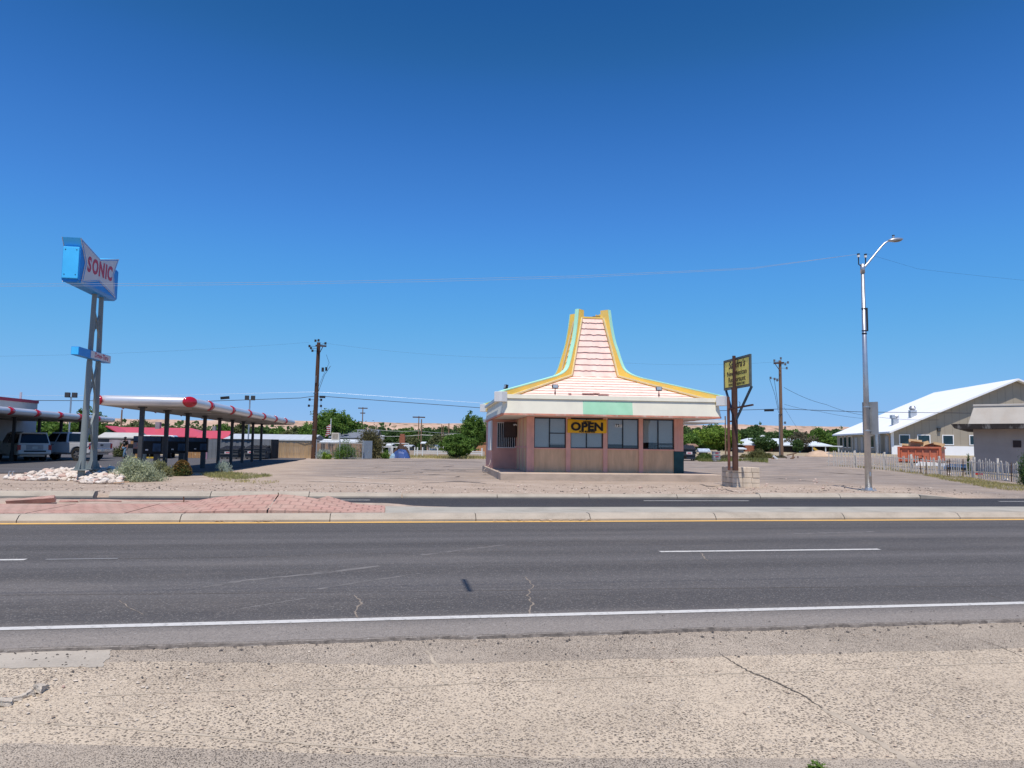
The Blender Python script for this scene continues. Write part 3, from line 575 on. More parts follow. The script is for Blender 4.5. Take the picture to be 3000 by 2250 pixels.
# posts and boards along the left side
mb = MB()
for y in (2.6, 4.0, 5.5): mb.box(X0 - 0.03, y, SL, X0 + 0.02, y + 0.14, SO - 0.01)
mb.box(X0 - 0.04, Y0 + 0.24, SL + 1.1, X0 + 0.02, 6.1, SL + 1.16)
mb.build('side_batten', M_PINK, rest)
mb = MB()
for y in (1.66, 2.76, 4.16): mb.box(X0 - 0.008, y, SL + 0.03, X0 + 0.03, y + (0.92 if y < 2 else 1.2), SL + 1.09); mb.box(X0 - 0.008, y, SL + 1.18, X0 + 0.03, y + (0.92 if y < 2 else 1.2), SO - 0.05)
mb.build('side_panel', M_TANP, rest)
# windows ------------------------------------------------------------
gaps = {0: (0.0, 0.15), 1: (0.0, 0.03), 2: (0.17, 0.13), 3: (0.27, 0.25)}
for i, ((a, b), (c, d)) in enumerate(zip(colx, colx[1:])):
    mb = MB(); z0, z1, y = SILL - 0.015, WT, Y0 + 0.10; t = 0.035; x0, x1 = b + 0.002, c - 0.002; xm = x0 + (x1 - x0) * (0.50 if i else 0.49)
    mb.box(x0, y, z0, x1, y + 0.06, z0 + t); mb.box(x0, y, z1 - t, x1, y + 0.06, z1 + 0.03); mb.box(x0, y, z0 + t, x0 + t, y + 0.06, z1 - t); mb.box(x1 - t, y, z0 + t, x1, y + 0.06, z1 - t)
    mb.box(xm - 0.02, y - 0.01, z0 + t, xm + 0.02, y + 0.05, z1 - t)
    if i == 0: mb.box(xm + 0.02, y + 0.005, z0 + 0.66, x1 - t, y + 0.04, z0 + 0.70)
    wdw = mb.build('window', M_FRAMED, rest)
    for q, (p0, p1) in enumerate(((x0 + t, xm - 0.02), (xm + 0.02, x1 - t))):
        mb = MB(); mb.box(p0 - 0.004, y + 0.022 + 0.012 * q, z0 + t - 0.004, p1 + 0.004, y + 0.028 + 0.012 * q, z1 - t + 0.004); mb.build('pane', M_GLASS, wdw)
        gz0 = z0 + t + gaps[i][q]; mb = MB(); mb.box(p0 + 0.004, y + 0.075, gz0, p1 - 0.004, y + 0.083, z1 - t)
        if i == 0 and q == 1: mb.box(p0 + 0.004, y + 0.07, z0 + t + 0.11, p1 - 0.004, y + 0.09, z0 + t + 0.13)
        if i == 3 and q == 1: mb.box(p0 + 0.004, y + 0.07, z0 + t + 0.10, p1 - 0.004, y + 0.09, z0 + t + 0.135)
        mb.build('blind', M_BLIND, wdw)
    if i == 2:
        mb = MB(); M_PLQ = mat('number_tile', (0.92, 0.92, 0.88), 0.6, 0.05, 3)
        for q, ch in enumerate('721'):
            xx = xm - 0.30 + q * 0.105; mb.box(xx - 0.045, y + 0.006, z1 - 0.375, xx + 0.045, y + 0.018, z1 - 0.235, 1)
            mb.text(ch, 0.16, frame((xx, y + 0.004, z1 - 0.305), (1, 0, 0), (0, 0, 1)), 0.003, 0.010, 0.95, k=0)
        mb.build('house_number', [M_BLACKM, M_PLQ], wdw)
# interior that shows through the gaps: back wall, floor, a counter and chairs' backs in the dark
mb = MB(); mb.box(1.6, 5.2, SL, 8.4, 5.3, SO - 0.02, 0); mb.box(1.6, 3.0, SL, 8.4, 3.6, SL + 1.0, 1); mb.box(6.9, 2.2, SL, 7.3, 2.5, SL + 1.35, 1); mb.box(7.7, 2.4, SL, 8.0, 2.7, SL + 1.3, 1)
mb.build('interior', [mat('room_wall', (0.16, 0.14, 0.13), 0.9), mat('room_wood', (0.10, 0.055, 0.035), 0.6)], rest)
# barred window of the side wing
mb = MB(); mb.box(0.36, 6.14, SL + 1.1, 1.36, 6.16, SL + 2.35); gwin = mb.build('barred_window', M_TINT, rest)
mb = MB(); mb.box(0.33, 6.03, SL + 1.06, 1.38, 6.08, SL + 1.1); mb.box(0.33, 6.03, SL + 2.35, 1.38, 6.08, SL + 2.39)
for k in range(11): x = 0.36 + k * 0.0995; mb.cyl((x, 6.055, SL + 1.1), (x, 6.055, SL + 2.35), 0.011, n=6)
mb.build('window_bars', M_WHITEP, gwin)
mb = MB(); mb.box(0.04, 6.1, SL + 0.92, 0.10, 8.4, SO - 0.06); mb.box(-0.0, 6.06, SL + 0.94, 0.10, 6.1, SL + 2.4); mb.build('side_door_panel', M_WHITEP, rest)
mb = MB(); mb.box(1.02, 5.2, SL + 1.62, 1.52 - 0.24, 5.42, SL + 2.36); mb.box(0.62, 5.18, SL + 1.60, 1.26, 5.24, SL + 2.38); mb.box(0.68, 5.165, SL + 1.66, 1.2, 5.18, SL + 2.32)
mb.build('meter_box', M_BROWNB, rest, bevel=0.01)
mb = MB(); mb.tube([(1.26, 4.9, SL + 2.22), (1.16, 4.9, SL + 2.26), (1.08, 4.9, SL + 2.22)], [0.03, 0.035, 0.05], 8); mb.build('wall_lamp', M_WHITEP, rest)
# eaves: soffit, tilted fascia, drip edge, trim board
def ring(mb, prof, k=None, hw=True, closed=True):
    """square ring round the roof centre from a profile of (half width, z)"""
    vs = []
    for w, z in prof:
        for sx, sy in ((-1, -1), (1, -1), (1, 1), (-1, 1)): vs.append((CX + sx * w, CY + sy * w, z))
    n = len(prof); fs = []
    for i in range(n if closed else n - 1):
        j = (i + 1) % n
        for q in range(4): r = (q + 1) % 4; fs.append((4 * i + q, 4 * i + r, 4 * j + r, 4 * j + q))
    mb.add(vs, fs, k)
mb = MB(); ring(mb, [(4.93, 2.865), (4.93, 2.885), (3.4, 2.885), (3.4, 2.865)]); mb.build('soffit', M_SOFF, rest)
mb = MB(); ring(mb, [(4.99, 2.93), (4.895, 3.585), (4.8, 3.585), (4.88, 2.93)]); mb.build('fascia', M_CREAM, rest)
mb = MB(); ring(mb, [(4.955, 3.588), (4.93, 3.765), (4.80, 3.77), (4.80, 3.588)]); mb.build('fascia_trim', M_CREAM, rest)
mb = MB()
for q in range(4):
    n = 46; vs = []
    for i in range(n + 1):
        k = -1 + 2 * i / n; j = 0.012 * nz(i * 0.7, q, 1.3) + 0.006 * random.uniform(-1, 1)
        for w, z in ((5.0, 2.928), (5.0, 2.853 + j), (4.84, 2.853), (4.84, 2.926)):
            x, y = {0: (k * w, -w), 1: (w, k * w), 2: (-k * w, w), 3: (-w, -k * w)}[q]; vs.append((CX + x, CY + y, z))
    mb.add(vs, [(4 * i + a, 4 * i + 4 + a, 4 * i + 4 + (a + 1) % 4, 4 * i + (a + 1) % 4) for i in range(n) for a in range(4)])
mb.build('drip_edge', M_DRIP, rest)
def fas(x, z, off): k = (z - 2.93) / 0.655; return (x, 0.0 + 0.095 * k - off, z)
mb = MB(); mb.prism([fas(3.64, 2.935, 0.004), fas(5.90, 2.935, 0.004), fas(5.89, 3.52, 0.004), fas(3.64, 3.52, 0.004)], (0, 0.02, 0)); o = mb.build('fascia_sign_panel', M_MINTP, rest); o['label'] = 'blank mint green panel on the cream fascia'
for x in (3.66, 4.45, 5.15, 5.88): mb = MB(); mb.cyl((x, 0.072, 3.50), (x, 0.10, 3.50), 0.012, n=6); mb.build('sign_bolt', M_BLACKM, o)
# shingled roof: low skirt and steep tower in lapped courses
def courses(mb, w0, z0, w1, z1, n, lip, seg):
    prof = []
    for i in range(n):
        a, b = i / n, (i + 1) / n
        prof.append((w0 + (w1 - w0) * a, z0 + (z1 - z0) * a, w0 + (w1 - w0) * b, z0 + (z1 - z0) * b))
    for q in range(4):
        for (wa, za, wb, zb) in prof:
            nx, nzv = (z1 - z0), (w0 - w1); L = math.hypot(nx, nzv); nx /= L; nzv /= L
            vs = []
            for i in range(seg + 1):
                k = -1 + 2 * i / seg; stp = (i * 7 + int(za * 97)) % 5
                j = random.uniform(-0.014, 0.014) + (0.018 if stp == 0 else 0)
                sl = Vector((wa - wb, za - zb)).normalized()
                for (w, z, off, dn) in ((wb, zb, 0.0, 0.0), (wa, za, lip, j), (wa, za, 0.0, j)):
                    w2 = w + nx * off + sl.x * dn; z2 = z + nzv * off + sl.y * dn; x, y = {0: (k * w, -w2), 1: (w2, k * w), 2: (-k * w, w2), 3: (-w2, -k * w)}[q]
                    vs.append((CX + x, CY + y, z2))
            mb.add(vs, [(3 * i, 3 * i + 1, 3 * i + 4, 3 * i + 3) for i in range(seg)], 0); mb.add(vs, [(3 * i + 1, 3 * i + 2, 3 * i + 5, 3 * i + 4) for i in range(seg)], 1)
mb = MB(); courses(mb, 4.82, 3.57, 1.24, 4.97, 9, 0.022, 60); roof = mb.build('roof', [M_SHING, M_SHEDGE], rest)
mb = MB(); courses(mb, 1.24, 4.97, 0.60, 8.10, 10, 0.042, 16); tower = mb.build('roof_tower', [M_SHING, M_SHEDGE], rest)
mb = MB(); ring(mb, [(0.66, 8.02), (0.66, 8.10), (0.3, 8.12), (0.3, 8.02)]); mb.box(CX - 0.55, CY - 0.55, 8.0, CX + 0.55, CY + 0.55, 8.08); mb.build('tower_cap', M_YELLOW, tower)
mb = MB(); mb.box(CX + 0.15, CY - 0.5, 8.08, CX + 0.45, CY - 0.42, 8.17); mb.box(CX + 0.1, CY - 0.3, 8.08, CX + 0.2, CY - 0.1, 8.2); mb.build('broken_board', mat('weathered_wood', (0.16, 0.12, 0.08), 0.9, 0.3, 10), tower)
# missing shingles low on the front slope
def onroof(x, k, off): w = 4.82 + (1.24 - 4.82) * k; z = 3.57 + 1.40 * k; return (x, CY - w - off * 0.3, z + off * 0.95)
for x, ww, k in ((4.05, 0.55, 0.20), (4.75, 0.5, 0.185), (4.45, 0.3, 0.215), (3.2, 0.14, 0.19)): mb = MB(); mb.prism([onroof(x - ww / 2, k - 0.012, 0.05), onroof(x + ww / 2, k - 0.012, 0.05), onroof(x + ww / 2, k + 0.022, 0.06), onroof(x - ww / 2, k + 0.022, 0.06)], (0, 0, 0.012)); mb.build('torn_shingle', M_SHEDGE, roof)
# four ribs on the hips
def smooth_curve(P, n=6):
    out = []
    for i in range(len(P) - 1):
        p0, p1, p2, p3 = P[max(i - 1, 0)], P[i], P[i + 1], P[min(i + 2, len(P) - 1)]
        for k in range(n):
            t = k / n; out.append(tuple(0.5 * ((2 * b) + (-a + c) * t + (2 * a - 5 * b + 4 * c - d) * t * t + (-a + 3 * b - 3 * c + d) * t ** 3) for a, b, c, d in zip(p0, p1, p2, p3)))
    out.append(P[-1]); return out
outer = [(5.05, 3.86)] + smooth_curve([(5.05, 3.88), (3.5, 4.42), (2.45, 4.79), (2.1, 4.92), (1.75, 5.10), (1.48, 5.36), (1.33, 5.76), (1.19, 6.3), (1.05, 6.85), (0.93, 7.6), (0.835, 8.45)], 5)
inner = [(0.50, 8.45), (0.50, 7.9), (1.12, 4.80), (4.75, 3.42), (5.05, 3.42)]
for si, (sx, sy) in enumerate(((-1, -1), (1, -1), (1, 1), (-1, 1))):
    d = Vector((sx, sy, 0)); nrm = Vector((-sy, sx, 0)).normalized() * 0.10
    mb = MB(); poly = outer + inner; P = [Vector((CX, CY, 0)) + d * w + Vector((0, 0, z)) for w, z in poly]; n = len(poly)
    mb.add([p - nrm for p in P] + [p + nrm for p in P], [tuple(range(n)), tuple(range(2 * n - 1, n - 1, -1))], 0)
    rib = mb.build('roof_rib', [M_YELLOW], rest); bm = bmesh.new(); bm.from_mesh(rib.data); bmesh.ops.triangulate(bm, faces=bm.faces); bm.to_mesh(rib.data); bm.free()
    mb = MB(); no = len(outer); Q = [Vector((CX, CY, 0)) + d * w + Vector((0, 0, z)) for w, z in outer]
    nr2 = nrm * 1.06; up = [(Q[min(i + 1, no - 1)] - Q[max(i - 1, 0)]).normalized() for i in range(no)]
    nn = [u.cross(nrm).normalized() for u in up]; nn = [x if x.dot(Vector((sx, sy, 1))) > 0 else -x for x in nn]
    mb.add([q - nr2 + x * 0.012 for q, x in zip(Q, nn)] + [q + nr2 + x * 0.012 for q, x in zip(Q, nn)] + [q - nr2 - x * 0.03 for q, x in zip(Q, nn)] + [q + nr2 - x * 0.03 for q, x in zip(Q, nn)],
           [f for i in range(no - 1) for f in ((i, i + 1, no + i + 1, no + i), (i, 2 * no + i, 2 * no + i + 1, i + 1), (no + i, no + i + 1, 3 * no + i + 1, 3 * no + i))])
    mb.build('rib_edge', M_MINT, rib)
    mb = MB(); I = [(0.66, 8.0), (1.28, 5.0), (4.75, 3.64)]     # pale trim where the rib meets the shingles, both sides
    for s in (-1, 1):
        Pn = [Vector((CX, CY, 0)) + d * (w - 0.02) + Vector((0, 0, z + 0.04)) + nrm * s * 1.25 for w, z in I]
        for a, b in zip(Pn, Pn[1:]): mb.beam(a, b, 0.07, 0.07)
    mb.build('rib_trim', mat('paint_trim', (0.72, 0.62, 0.36), 0.6, 0.1, 2), rib)
    mb = MB(); M = Matrix.Translation(Vector((CX, CY, 0)) + d * 5.03) @ Matrix.Rotation(math.atan2(sy, sx), 4, 'Z'); mb.box(-0.20, -0.21, 3.42, 0.20, 0.21, 3.86, M=M); mb.build('rib_end_block', M_WHITEP, rib, bevel=0.012)
# flood lights on the eaves
def flood(x, y, yaw, z):
    M = Matrix.Translation((x, y, z)) @ Matrix.Rotation(yaw, 4, 'Z')
    mb = MB(); mb.cyl(M @ Vector((0, 0, -0.02)), M @ Vector((0, 0, 0.3)), 0.018, n=6); mb.cyl(M @ Vector((0, 0, 0.04)), M @ Vector((0, 0, 0.15)), 0.035, n=8); fl = mb.build('floodlight', M_BLACKM, rest)
    mb = MB(); M2 = M @ Matrix.Translation((0, 0, 0.38)) @ Matrix.Rotation(R(-12), 4, 'X'); mb.box(-0.13, -0.055, -0.09, 0.13, 0.06, 0.09, 0, M2); mb.box(-0.11, -0.060, -0.07, 0.11, -0.056, 0.07, 1, M2); mb.box(-0.15, -0.02, -0.02, -0.13, 0.02, 0.02, 0, M2); mb.box(0.13, -0.02, -0.02, 0.16, 0.02, 0.02, 0, M2)
    mb.build('lamp_head', [M_BLACKM, mat('lamp_glass', (0.35, 0.40, 0.45), 0.15, 0.1, 4, spec=0.6)], fl)
flood(2.42, 0.27, 0.1, 3.78); flood(7.18, 0.27, -0.1, 3.78); flood(0.3, 1.2, -1.3, 3.80)
mb = MB(); mb.beam((-0.05, 2.0, 3.66), (-0.05, 9.4, 3.66), 0.10, 0.12); mb.build('gutter', M_GALV, rest)
mb = MB(); mb.box(0.05, 9.99, 2.9, 8.6, 12.6, 3.05); mb.box(10.0, 7.7, 2.945, 13.3, 12.4, 3.10)
mb.build('side_canopy', M_WHITEP, rest)
# banner hung on the front
def RP(x, y, z): return rest_m @ Vector((x, y, z))
rest_m = Matrix.Translation(RO_) @ Matrix.Rotation(RB, 4, 'Z')
ban = thing('banner', 'yellow vinyl NOW OPEN FOR BUSINESS banner hanging across the restaurant window', 'banner', RP(4.09, Y0 - 0.03, 2.10), RB)
mb = MB(); bw, bh = 1.84, 0.645; us = np.linspace(-bw / 2, bw / 2, 40); vs_ = np.linspace(0, 1, 8)
def bann(u, v): return (u, 0.008 * math.sin(u * 9) + 0.006 * math.sin(u * 21 + v * 5), 0.03 + v * bh - 0.045 * v * (1 - (2 * u / bw) ** 2))
mb.grid(bann, us, vs_); o = mb.build('banner_sheet', mat('vinyl_yellow', (0.72, 0.40, 0.015), 0.45, 0.08, 2.5, 0.25, 6), ban, smooth=True)
sm = o.modifiers.new('thick', 'SOLIDIFY'); sm.thickness = 0.004
M_INK = mat('ink_black', (0.012, 0.010, 0.010), 0.5, 0.1, 4)
mb = MB(); mb.text('OPEN', 0.50, frame((0, -0.022, 0.305), (1, 0, 0), (0, 0, 1)), 0.002, 0.024, 1.14, k=0, space=1.04); mb.text('NOW', 0.105, frame((-0.0, -0.022, 0.535), (1, 0, 0), (0, 0, 1)), 0.002, 0.006, 1.3); mb.text('FOR BUSINESS', 0.115, frame((0, -0.022, 0.088), (1, 0, 0), (0, 0, 1)), 0.002, 0.006, 1.02)
mb.build('lettering', M_INK, ban)
for sx in (-1, 1):
    for za, zb in ((0.66, 0.76), (0.05, 0.0)): mb = MB(); mb.tube([(sx * 0.91, 0, za), (sx * 0.93, 0.02, zb)], 0.006, 5); mb.build('cord', M_WHITEP, ban)
# picnic table at the right side, bench end showing
pt = thing('picnic_table', 'brown picnic table on a single leg beside the restaurant wall', 'picnic table', RP(9.25, 4.6, 0.321), RB)
mb = MB(); mb.box(-0.62, -0.42, 0.66, 0.62, 0.42, 0.80); mb.build('tabletop', mat('table_brown', (0.085, 0.05, 0.03), 0.6, 0.2, 3), pt, bevel=0.06)
for x in (-0.32, 0.32): mb = MB(); mb.cyl((x, 0, 0), (x, 0, 0.66), 0.035, n=8); mb.build('leg', M_BROWNB, pt)
# conduit lying on the lot and up the wall
mb = MB(); P = [gz(1310, 1375, 0.14), gz(1400, 1374.5, 0.14), gz(1472, 1374, 0.14), RP(-0.35, 5.9, 0.12), RP(-0.02, 6.3, 0.5), RP(0.06, 6.6, 0.75)]
mb.tube(smooth_curve([tuple(p) for p in P], 6), 0.016, 6); tag(mb.build('hose', mat('hose_grey', (0.34, 0.30, 0.27), 0.6, 0.1, 4)), 'pale grey hose lying over the lot and rising to the restaurant wall', 'hose')

# ================================================================== SIGNS AND THE STREET LAMP
# painted block planter with the yellow restaurant sign
plc = gz(2170, 1428, 0.1); plc.y += 0.55; plc.x += 0.17
M_BLOCK = mat('painted_block', (0.62, 0.51, 0.385), 0.9, 0.18, 2.5, 0.6, 25, dirt=(0.36, 0.25, 0.18), dirt_amt=0.55)
pl = thing('block_planter', 'cracked pale block planter around the foot of the yellow sign', 'planter', (plc.x, plc.y, 0.06), R(7))
mb = MB()
for r in range(4):
    z = 0.205 * r; off = 0.2 if r % 2 else 0.0
    for sx in (-1, 1):
        y = -0.55
        cuts = [-0.55, -0.55 + 0.2 + off, 0.05 + off * 0.8, 0.55] if r % 2 else [-0.55, -0.15, 0.25, 0.55]
        for a, b in zip(cuts, cuts[1:]):
            j = random.uniform(-0.012, 0.012)
            if sx < 0: mb.box(a + 0.006, -0.55 + j, z + 0.004, b - 0.006, -0.38 + j, z + 0.197)
            else: mb.box(a + 0.006, 0.38 + j, z + 0.004, b - 0.006, 0.55 + j, z + 0.197)
            if -0.38 < a and b < 0.5 or True: pass
        for a, b in ((-0.372, 0.0), (0.006, 0.372)): j = random.uniform(-0.01, 0.01); mb.box(sx * 0.55 + j - (0.17 if sx > 0 else 0), a, z + 0.004, sx * 0.55 + j + (0.17 if sx < 0 else 0), b, z + 0.197)
mb.build('block_course', M_BLOCK, pl, bevel=0.012)
mb = MB(); mb.box(-0.53, -0.53, 0.0, 0.53, 0.53, 0.8); mb.build('mortar', mat('mortar', (0.26, 0.21, 0.17), 0.95, 0.2, 5), pl)
SB = at(2165, 1085, 28.55); sg = thing('pole_sign', "yellow square Sandra's New Mexican restaurant sign on rusty brown posts above the block planter", 'sign', (SB.x, SB.y, 0.06), R(7.5))
M_RUST = mat('post_brown', (0.075, 0.036, 0.026), 0.75, 0.3, 3, 0.2, 30, dirt=(0.14, 0.06, 0.035), dirt_amt=0.6); M_SGY = mat('sign_yellow', (0.93, 0.77, 0.17), 0.55, 0.10, 1.2, dirt=(0.60, 0.36, 0.10), dirt_amt=0.35)
M_SGF = mat('sign_frame', (0.10, 0.125, 0.12), 0.6, 0.3, 4)
# in this frame the sign runs along local y; its lit face looks to -x
z0, z1 = 3.885, 5.10
mb = MB(); mb.cyl((-0.20, 0, 0.7), (-0.20, 0, z0 + 0.02), 0.115, n=12); mb.cyl((-0.20, 0, z0 + 0.02), (-0.20, 0, z1 + 0.06), 0.065, n=10); mb.build('post', M_RUST, sg, smooth=False)
mb = MB(); mb.cyl((-0.40, 0.12, 0.7), (-0.40, 0.12, 3.55), 0.055, n=10); mb.cyl((-0.40, 0.12, 2.6), (-0.20, 0, 2.6), 0.03, n=6); mb.build('side_post', mat('post_red', (0.16, 0.065, 0.045), 0.75, 0.25, 3), sg)
mb = MB(); mb.box(-0.10, -1.16, z0, -0.03, 1.22, z0 + 0.08); mb.box(-0.10, -1.16, z1 - 0.08, -0.03, 1.22, z1); mb.box(-0.10, -1.16, z0 + 0.08, -0.03, -1.08, z1 - 0.08); mb.box(-0.10, 1.14, z0 + 0.08, -0.03, 1.22, z1 - 0.08); mb.box(-0.06, -1.08, z0 + 0.08, -0.04, 1.14, z1 - 0.08)
mb.build('sign_frame', M_SGF, sg)
mb = MB(); mb.box(-0.085, -1.06, z0 + 0.10, -0.064, 1.12, z1 - 0.10); face = mb.build('sign_face', M_SGY, sg)
FX = lambda y, z: frame((-0.088, y, z), (0, -1, 0), (0, 0, 1))
mb = MB(); mb.text("Sandra's", 0.40, FX(0.02, 4.83), 0.002, 0.010, 1.12, 0.22); mb.text('New Mexican', 0.285, FX(0.03, 4.50), 0.002, 0.006, 1.12); mb.text('Restauraunt', 0.285, FX(0.03, 4.25), 0.002, 0.006, 1.10); mb.text('DRIVE-IN or DRIVE-THRU', 0.13, FX(0.03, 4.06), 0.002, 0.004, 1.02)
mb.build('lettering', mat('ink_brown', (0.07, 0.045, 0.02), 0.6, 0.2, 6), face)
mb = MB()
for y in (-1.12, 1.18): mb.beam((-0.02, y, z0), (-0.18, y * 0.05, z0 - 1.25), 0.07, 0.07)
mb.build('brace', mat('brace_blue', (0.05, 0.085, 0.11), 0.6, 0.3, 3), sg)
mb = MB(); mb.beam((-0.40, 0.15, 3.07), (-0.10, -1.35, 3.17), 0.07, 0.06); mb.tube([(-0.2, -0.45, 3.14), (-0.2, -0.48, 3.3), (-0.2, -0.38, 3.34)], 0.012, 5); mb.build('old_arm', M_RUST, sg)

# street lamp
LB = gz(2545, 1437, 0.1)
lamp = thing('street_lamp', 'tall tapered galvanised street lamp at the kerb by the picket fence', 'street lamp', (LB.x, LB.y, 0.09), R(9.4))
H0 = 8.62
mb = MB(); mb.cyl((0, 0, 0.03), (0, 0, H0), 0.125, 0.062, n=18); o = mb.build('pole', M_GALV, lamp, smooth=True)
mb = MB(); mb.box(-0.20, -0.20, 0.0, 0.20, 0.20, 0.035); mb.cyl((0, 0, 0.035), (0, 0, 0.12), 0.15, 0.13, 16)
for a in range(4): t = math.pi / 4 + a * math.pi / 2; mb.cyl((0.22 * math.cos(t), 0.22 * math.sin(t), 0.03), (0.22 * math.cos(t), 0.22 * math.sin(t), 0.10), 0.02, n=6)
mb.build('base_flange', M_GALV, lamp, bevel=0.004)
mb = MB(); mb.box(-0.55, -0.5, -0.04, 0.55, 0.5, 0.0); mb.build('footing', M_CONC, lamp)
arm = smooth_curve([(0.02, 0, H0 - 0.14), (0.35, 0, H0 + 0.22), (0.75, 0, H0 + 0.68), (1.0, 0, H0 + 0.93), (1.18, 0, H0 + 1.02)], 4)
mb = MB(); mb.tube(arm, [0.045 - 0.015 * i / (len(arm) - 1) for i in range(len(arm))], 8); mb.cyl((-0.0, 0, H0 - 0.32), (0, 0, H0 + 0.03), 0.085, n=12); mb.build('arm', M_GALV, lamp, smooth=True)
M = Matrix.Translation((1.44, 0, H0 + 1.075)) @ Matrix.Rotation(R(-8), 4, 'Y')
mb = MB(); mb.ell((0, 0, 0), (0.34, 0.15, 0.075), 14, 8, 0, M.to_3x3()); mb.v = [tuple(Vector(v) + M.translation) for v in mb.v]
hd = mb.build('lamp_head', M_GALV, lamp, smooth=True)
mb = MB(); mb.ell((0.06, 0, -0.035), (0.22, 0.12, 0.05), 12, 6, 0, M.to_3x3()); mb.v = [tuple(Vector(v) + M.translation) for v in mb.v]; mb.build('lens', mat('lens', (0.20, 0.17, 0.12), 0.2, 0.1, 5, spec=0.6), hd, smooth=True)
mb = MB(); mb.cyl((1.36, 0, H0 + 1.13), (1.36, 0, H0 + 1.22), 0.05, n=10, k=0); mb.cyl((1.36, 0, H0 + 1.22), (1.36, 0, H0 + 1.26), 0.05, n=10, k=1); mb.build('photocell', [M_GALV, M_BLACKM], hd)
mb = MB(); mb.box(0.05, -0.05, 6.05, 0.14, 0.05, 6.95); mb.cyl((0, 0, 6.9), (0, 0, 6.93), 0.09, n=12); mb.cyl((0, 0, 6.05), (0, 0, 6.08), 0.095, n=12); mb.cyl((0, 0, 5.93), (0, 0, 5.98), 0.092, n=12); mb.build('cable_box', M_BLACKM, lamp)
mb = MB()
for x, zt in ((-0.16, 0.50), (0.14, 0.56)):
    mb.tube([(x * 0.25, 0, H0 - 0.05), (x, 0, H0 + 0.02), (x, 0, H0 + 0.3)], 0.022, 6, 0); mb.cyl((x, 0, H0 + 0.3), (x, 0, H0 + 0.38), 0.05, n=8, k=1); mb.cyl((x, 0, H0 + 0.40), (x, 0, H0 + 0.44), 0.055, n=8, k=0)
mb.build('insulator', [M_BLACKM, M_WHITEP], lamp)
mb = MB(); MS = Matrix.Translation((0.155, 0.0, 2.72)) @ Matrix.Rotation(R(-62), 4, 'Z')
mb.box(-0.30, -0.006, -0.62, 0.30, 0.006, 0.62, 0, MS); sgn = mb.build('traffic_sign', mat('sign_back', (0.36, 0.37, 0.37), 0.5, 0.12, 3, metal=0.3), lamp)
for z in (2.25, 3.15): mb = MB(); mb.cyl((0, 0, z - 0.02), (0, 0, z + 0.02), 0.122, n=14); mb.box(0.08, -0.02, z - 0.02, 0.155, 0.02, z + 0.02); mb.build('sign_clamp', M_GALV, lamp)
mb = MB(); mb.box(-0.03, -0.126, 0.55, 0.03, -0.105, 0.70); mb.build('hand_hole_cover', M_GALV, lamp, bevel=0.01)

# ================================================================== THE DRIVE-IN ON THE LEFT
M_SBLUE = mat('sign_blue', (0.015, 0.22, 0.62), 0.4, 0.06, 1.5); M_SBLUE_LIT = mat('sign_blue_lit', (0.07, 0.52, 0.95), 0.4, 0.06, 1.5)  # the brighter blue has the sunlight on the sign's ends painted in
M_SFACE = mat('sign_white', (0.60, 0.565, 0.56), 0.4, 0.05, 1.0); M_SRED = mat('sign_red', (0.50, 0.010, 0.035), 0.4, 0.06, 2)
M_POST = mat('post_grey', (0.20, 0.23, 0.225), 0.55, 0.08, 1.2, 0.05, 20, dirt=(0.2, 0.2, 0.2), dirt_amt=0.3)
TH = math.atan(0.15)
ss_ = thing('drive_in_sign', 'tall blue and white SONIC pylon sign with a small Drive-Thru board on two grey posts', 'sign', (-21.6 * 0.72, 37.75 * 0.72, 1.6 - 1.5 * 0.72), TH); ss_.scale = (0.72, 0.72, 0.72)
# local frame: y runs away from the road along the sign, +x is the lettered face
for y, r in ((-0.78, 0.17), (0.62, 0.17)):
    yt = -0.50 if y < 0 else 0.36; ym = y + (yt - y) * 0.6; mb = MB(); mb.cyl((0, y + (y - yt) * 0.08, -0.7), (0, ym, 5.5), r, 0.135, 16); mb.cyl((0, ym, 5.49), (0, yt, 9.1), 0.125, 0.115, 16)
    for a in range(4): t = a * math.pi / 2; c = Vector((math.cos(t), math.sin(t), 0)); mb.prism([Vector((0, y, 0.06)) + c * 0.16, Vector((0, y, 0.06)) + c * 0.36, Vector((0, y, 0.5)) + c * 0.17], Vector((-c.y, c.x, 0)) * 0.02)
    mb.box(-0.36, y - 0.36, 0, 0.36, y + 0.36, 0.06); mb.build('post', M_POST, ss_)
for za, zb in ((6.75, 8.1), (3.3, 5.4), (0.9, 3.0)):
    mb = MB()
    for x in (-0.03, 0.03):
        f_ = 1 - 0.045 * za; a = (-0.70 if x < 0 else 0.54) * f_; mb.beam((x, a, za), (x, (-0.16 - a / f_) * (1 - 0.045 * zb), zb), 0.04, 0.10, up=(1, 0, 0))
    mb.box(-0.05, -0.17, (za + zb) / 2 - 0.16, 0.05, 0.02, (za + zb) / 2 + 0.16); mb.build('cross_brace', M_POST, ss_)
mb = MB(); mb.tube([(0, -0.6, 1.1), (0, -0.2, 1.15), (0, 0.5, 1.45)], 0.03, 6); mb.build('conduit', M_POST, ss_)
y0, y1, zb, zt, hx_ = -3.43, 1.38, 9.0, 10.72, 0.40
mb = MB(); r = 0.12; sec = [(-hx_ + r, zb), (hx_ - r, zb), (hx_, zb + r), (hx_, zt - r), (hx_ - r, zt), (-hx_ + r, zt), (-hx_, zt - r), (-hx_, zb + r)]
mb.prism([(x, y0 + 0.05, z) for x, z in sec], (0, y1 - y0 - 0.05, 0)); mb.build('cabinet', M_SBLUE, ss_, bevel=0.03)
mb = MB(); mb.box(-hx_ + 0.04, y0 - 0.02, zb + 0.16, hx_ - 0.04, y0 + 0.06, zt - 0.02); mb.build('end_panel', M_SBLUE_LIT, ss_, bevel=0.03)
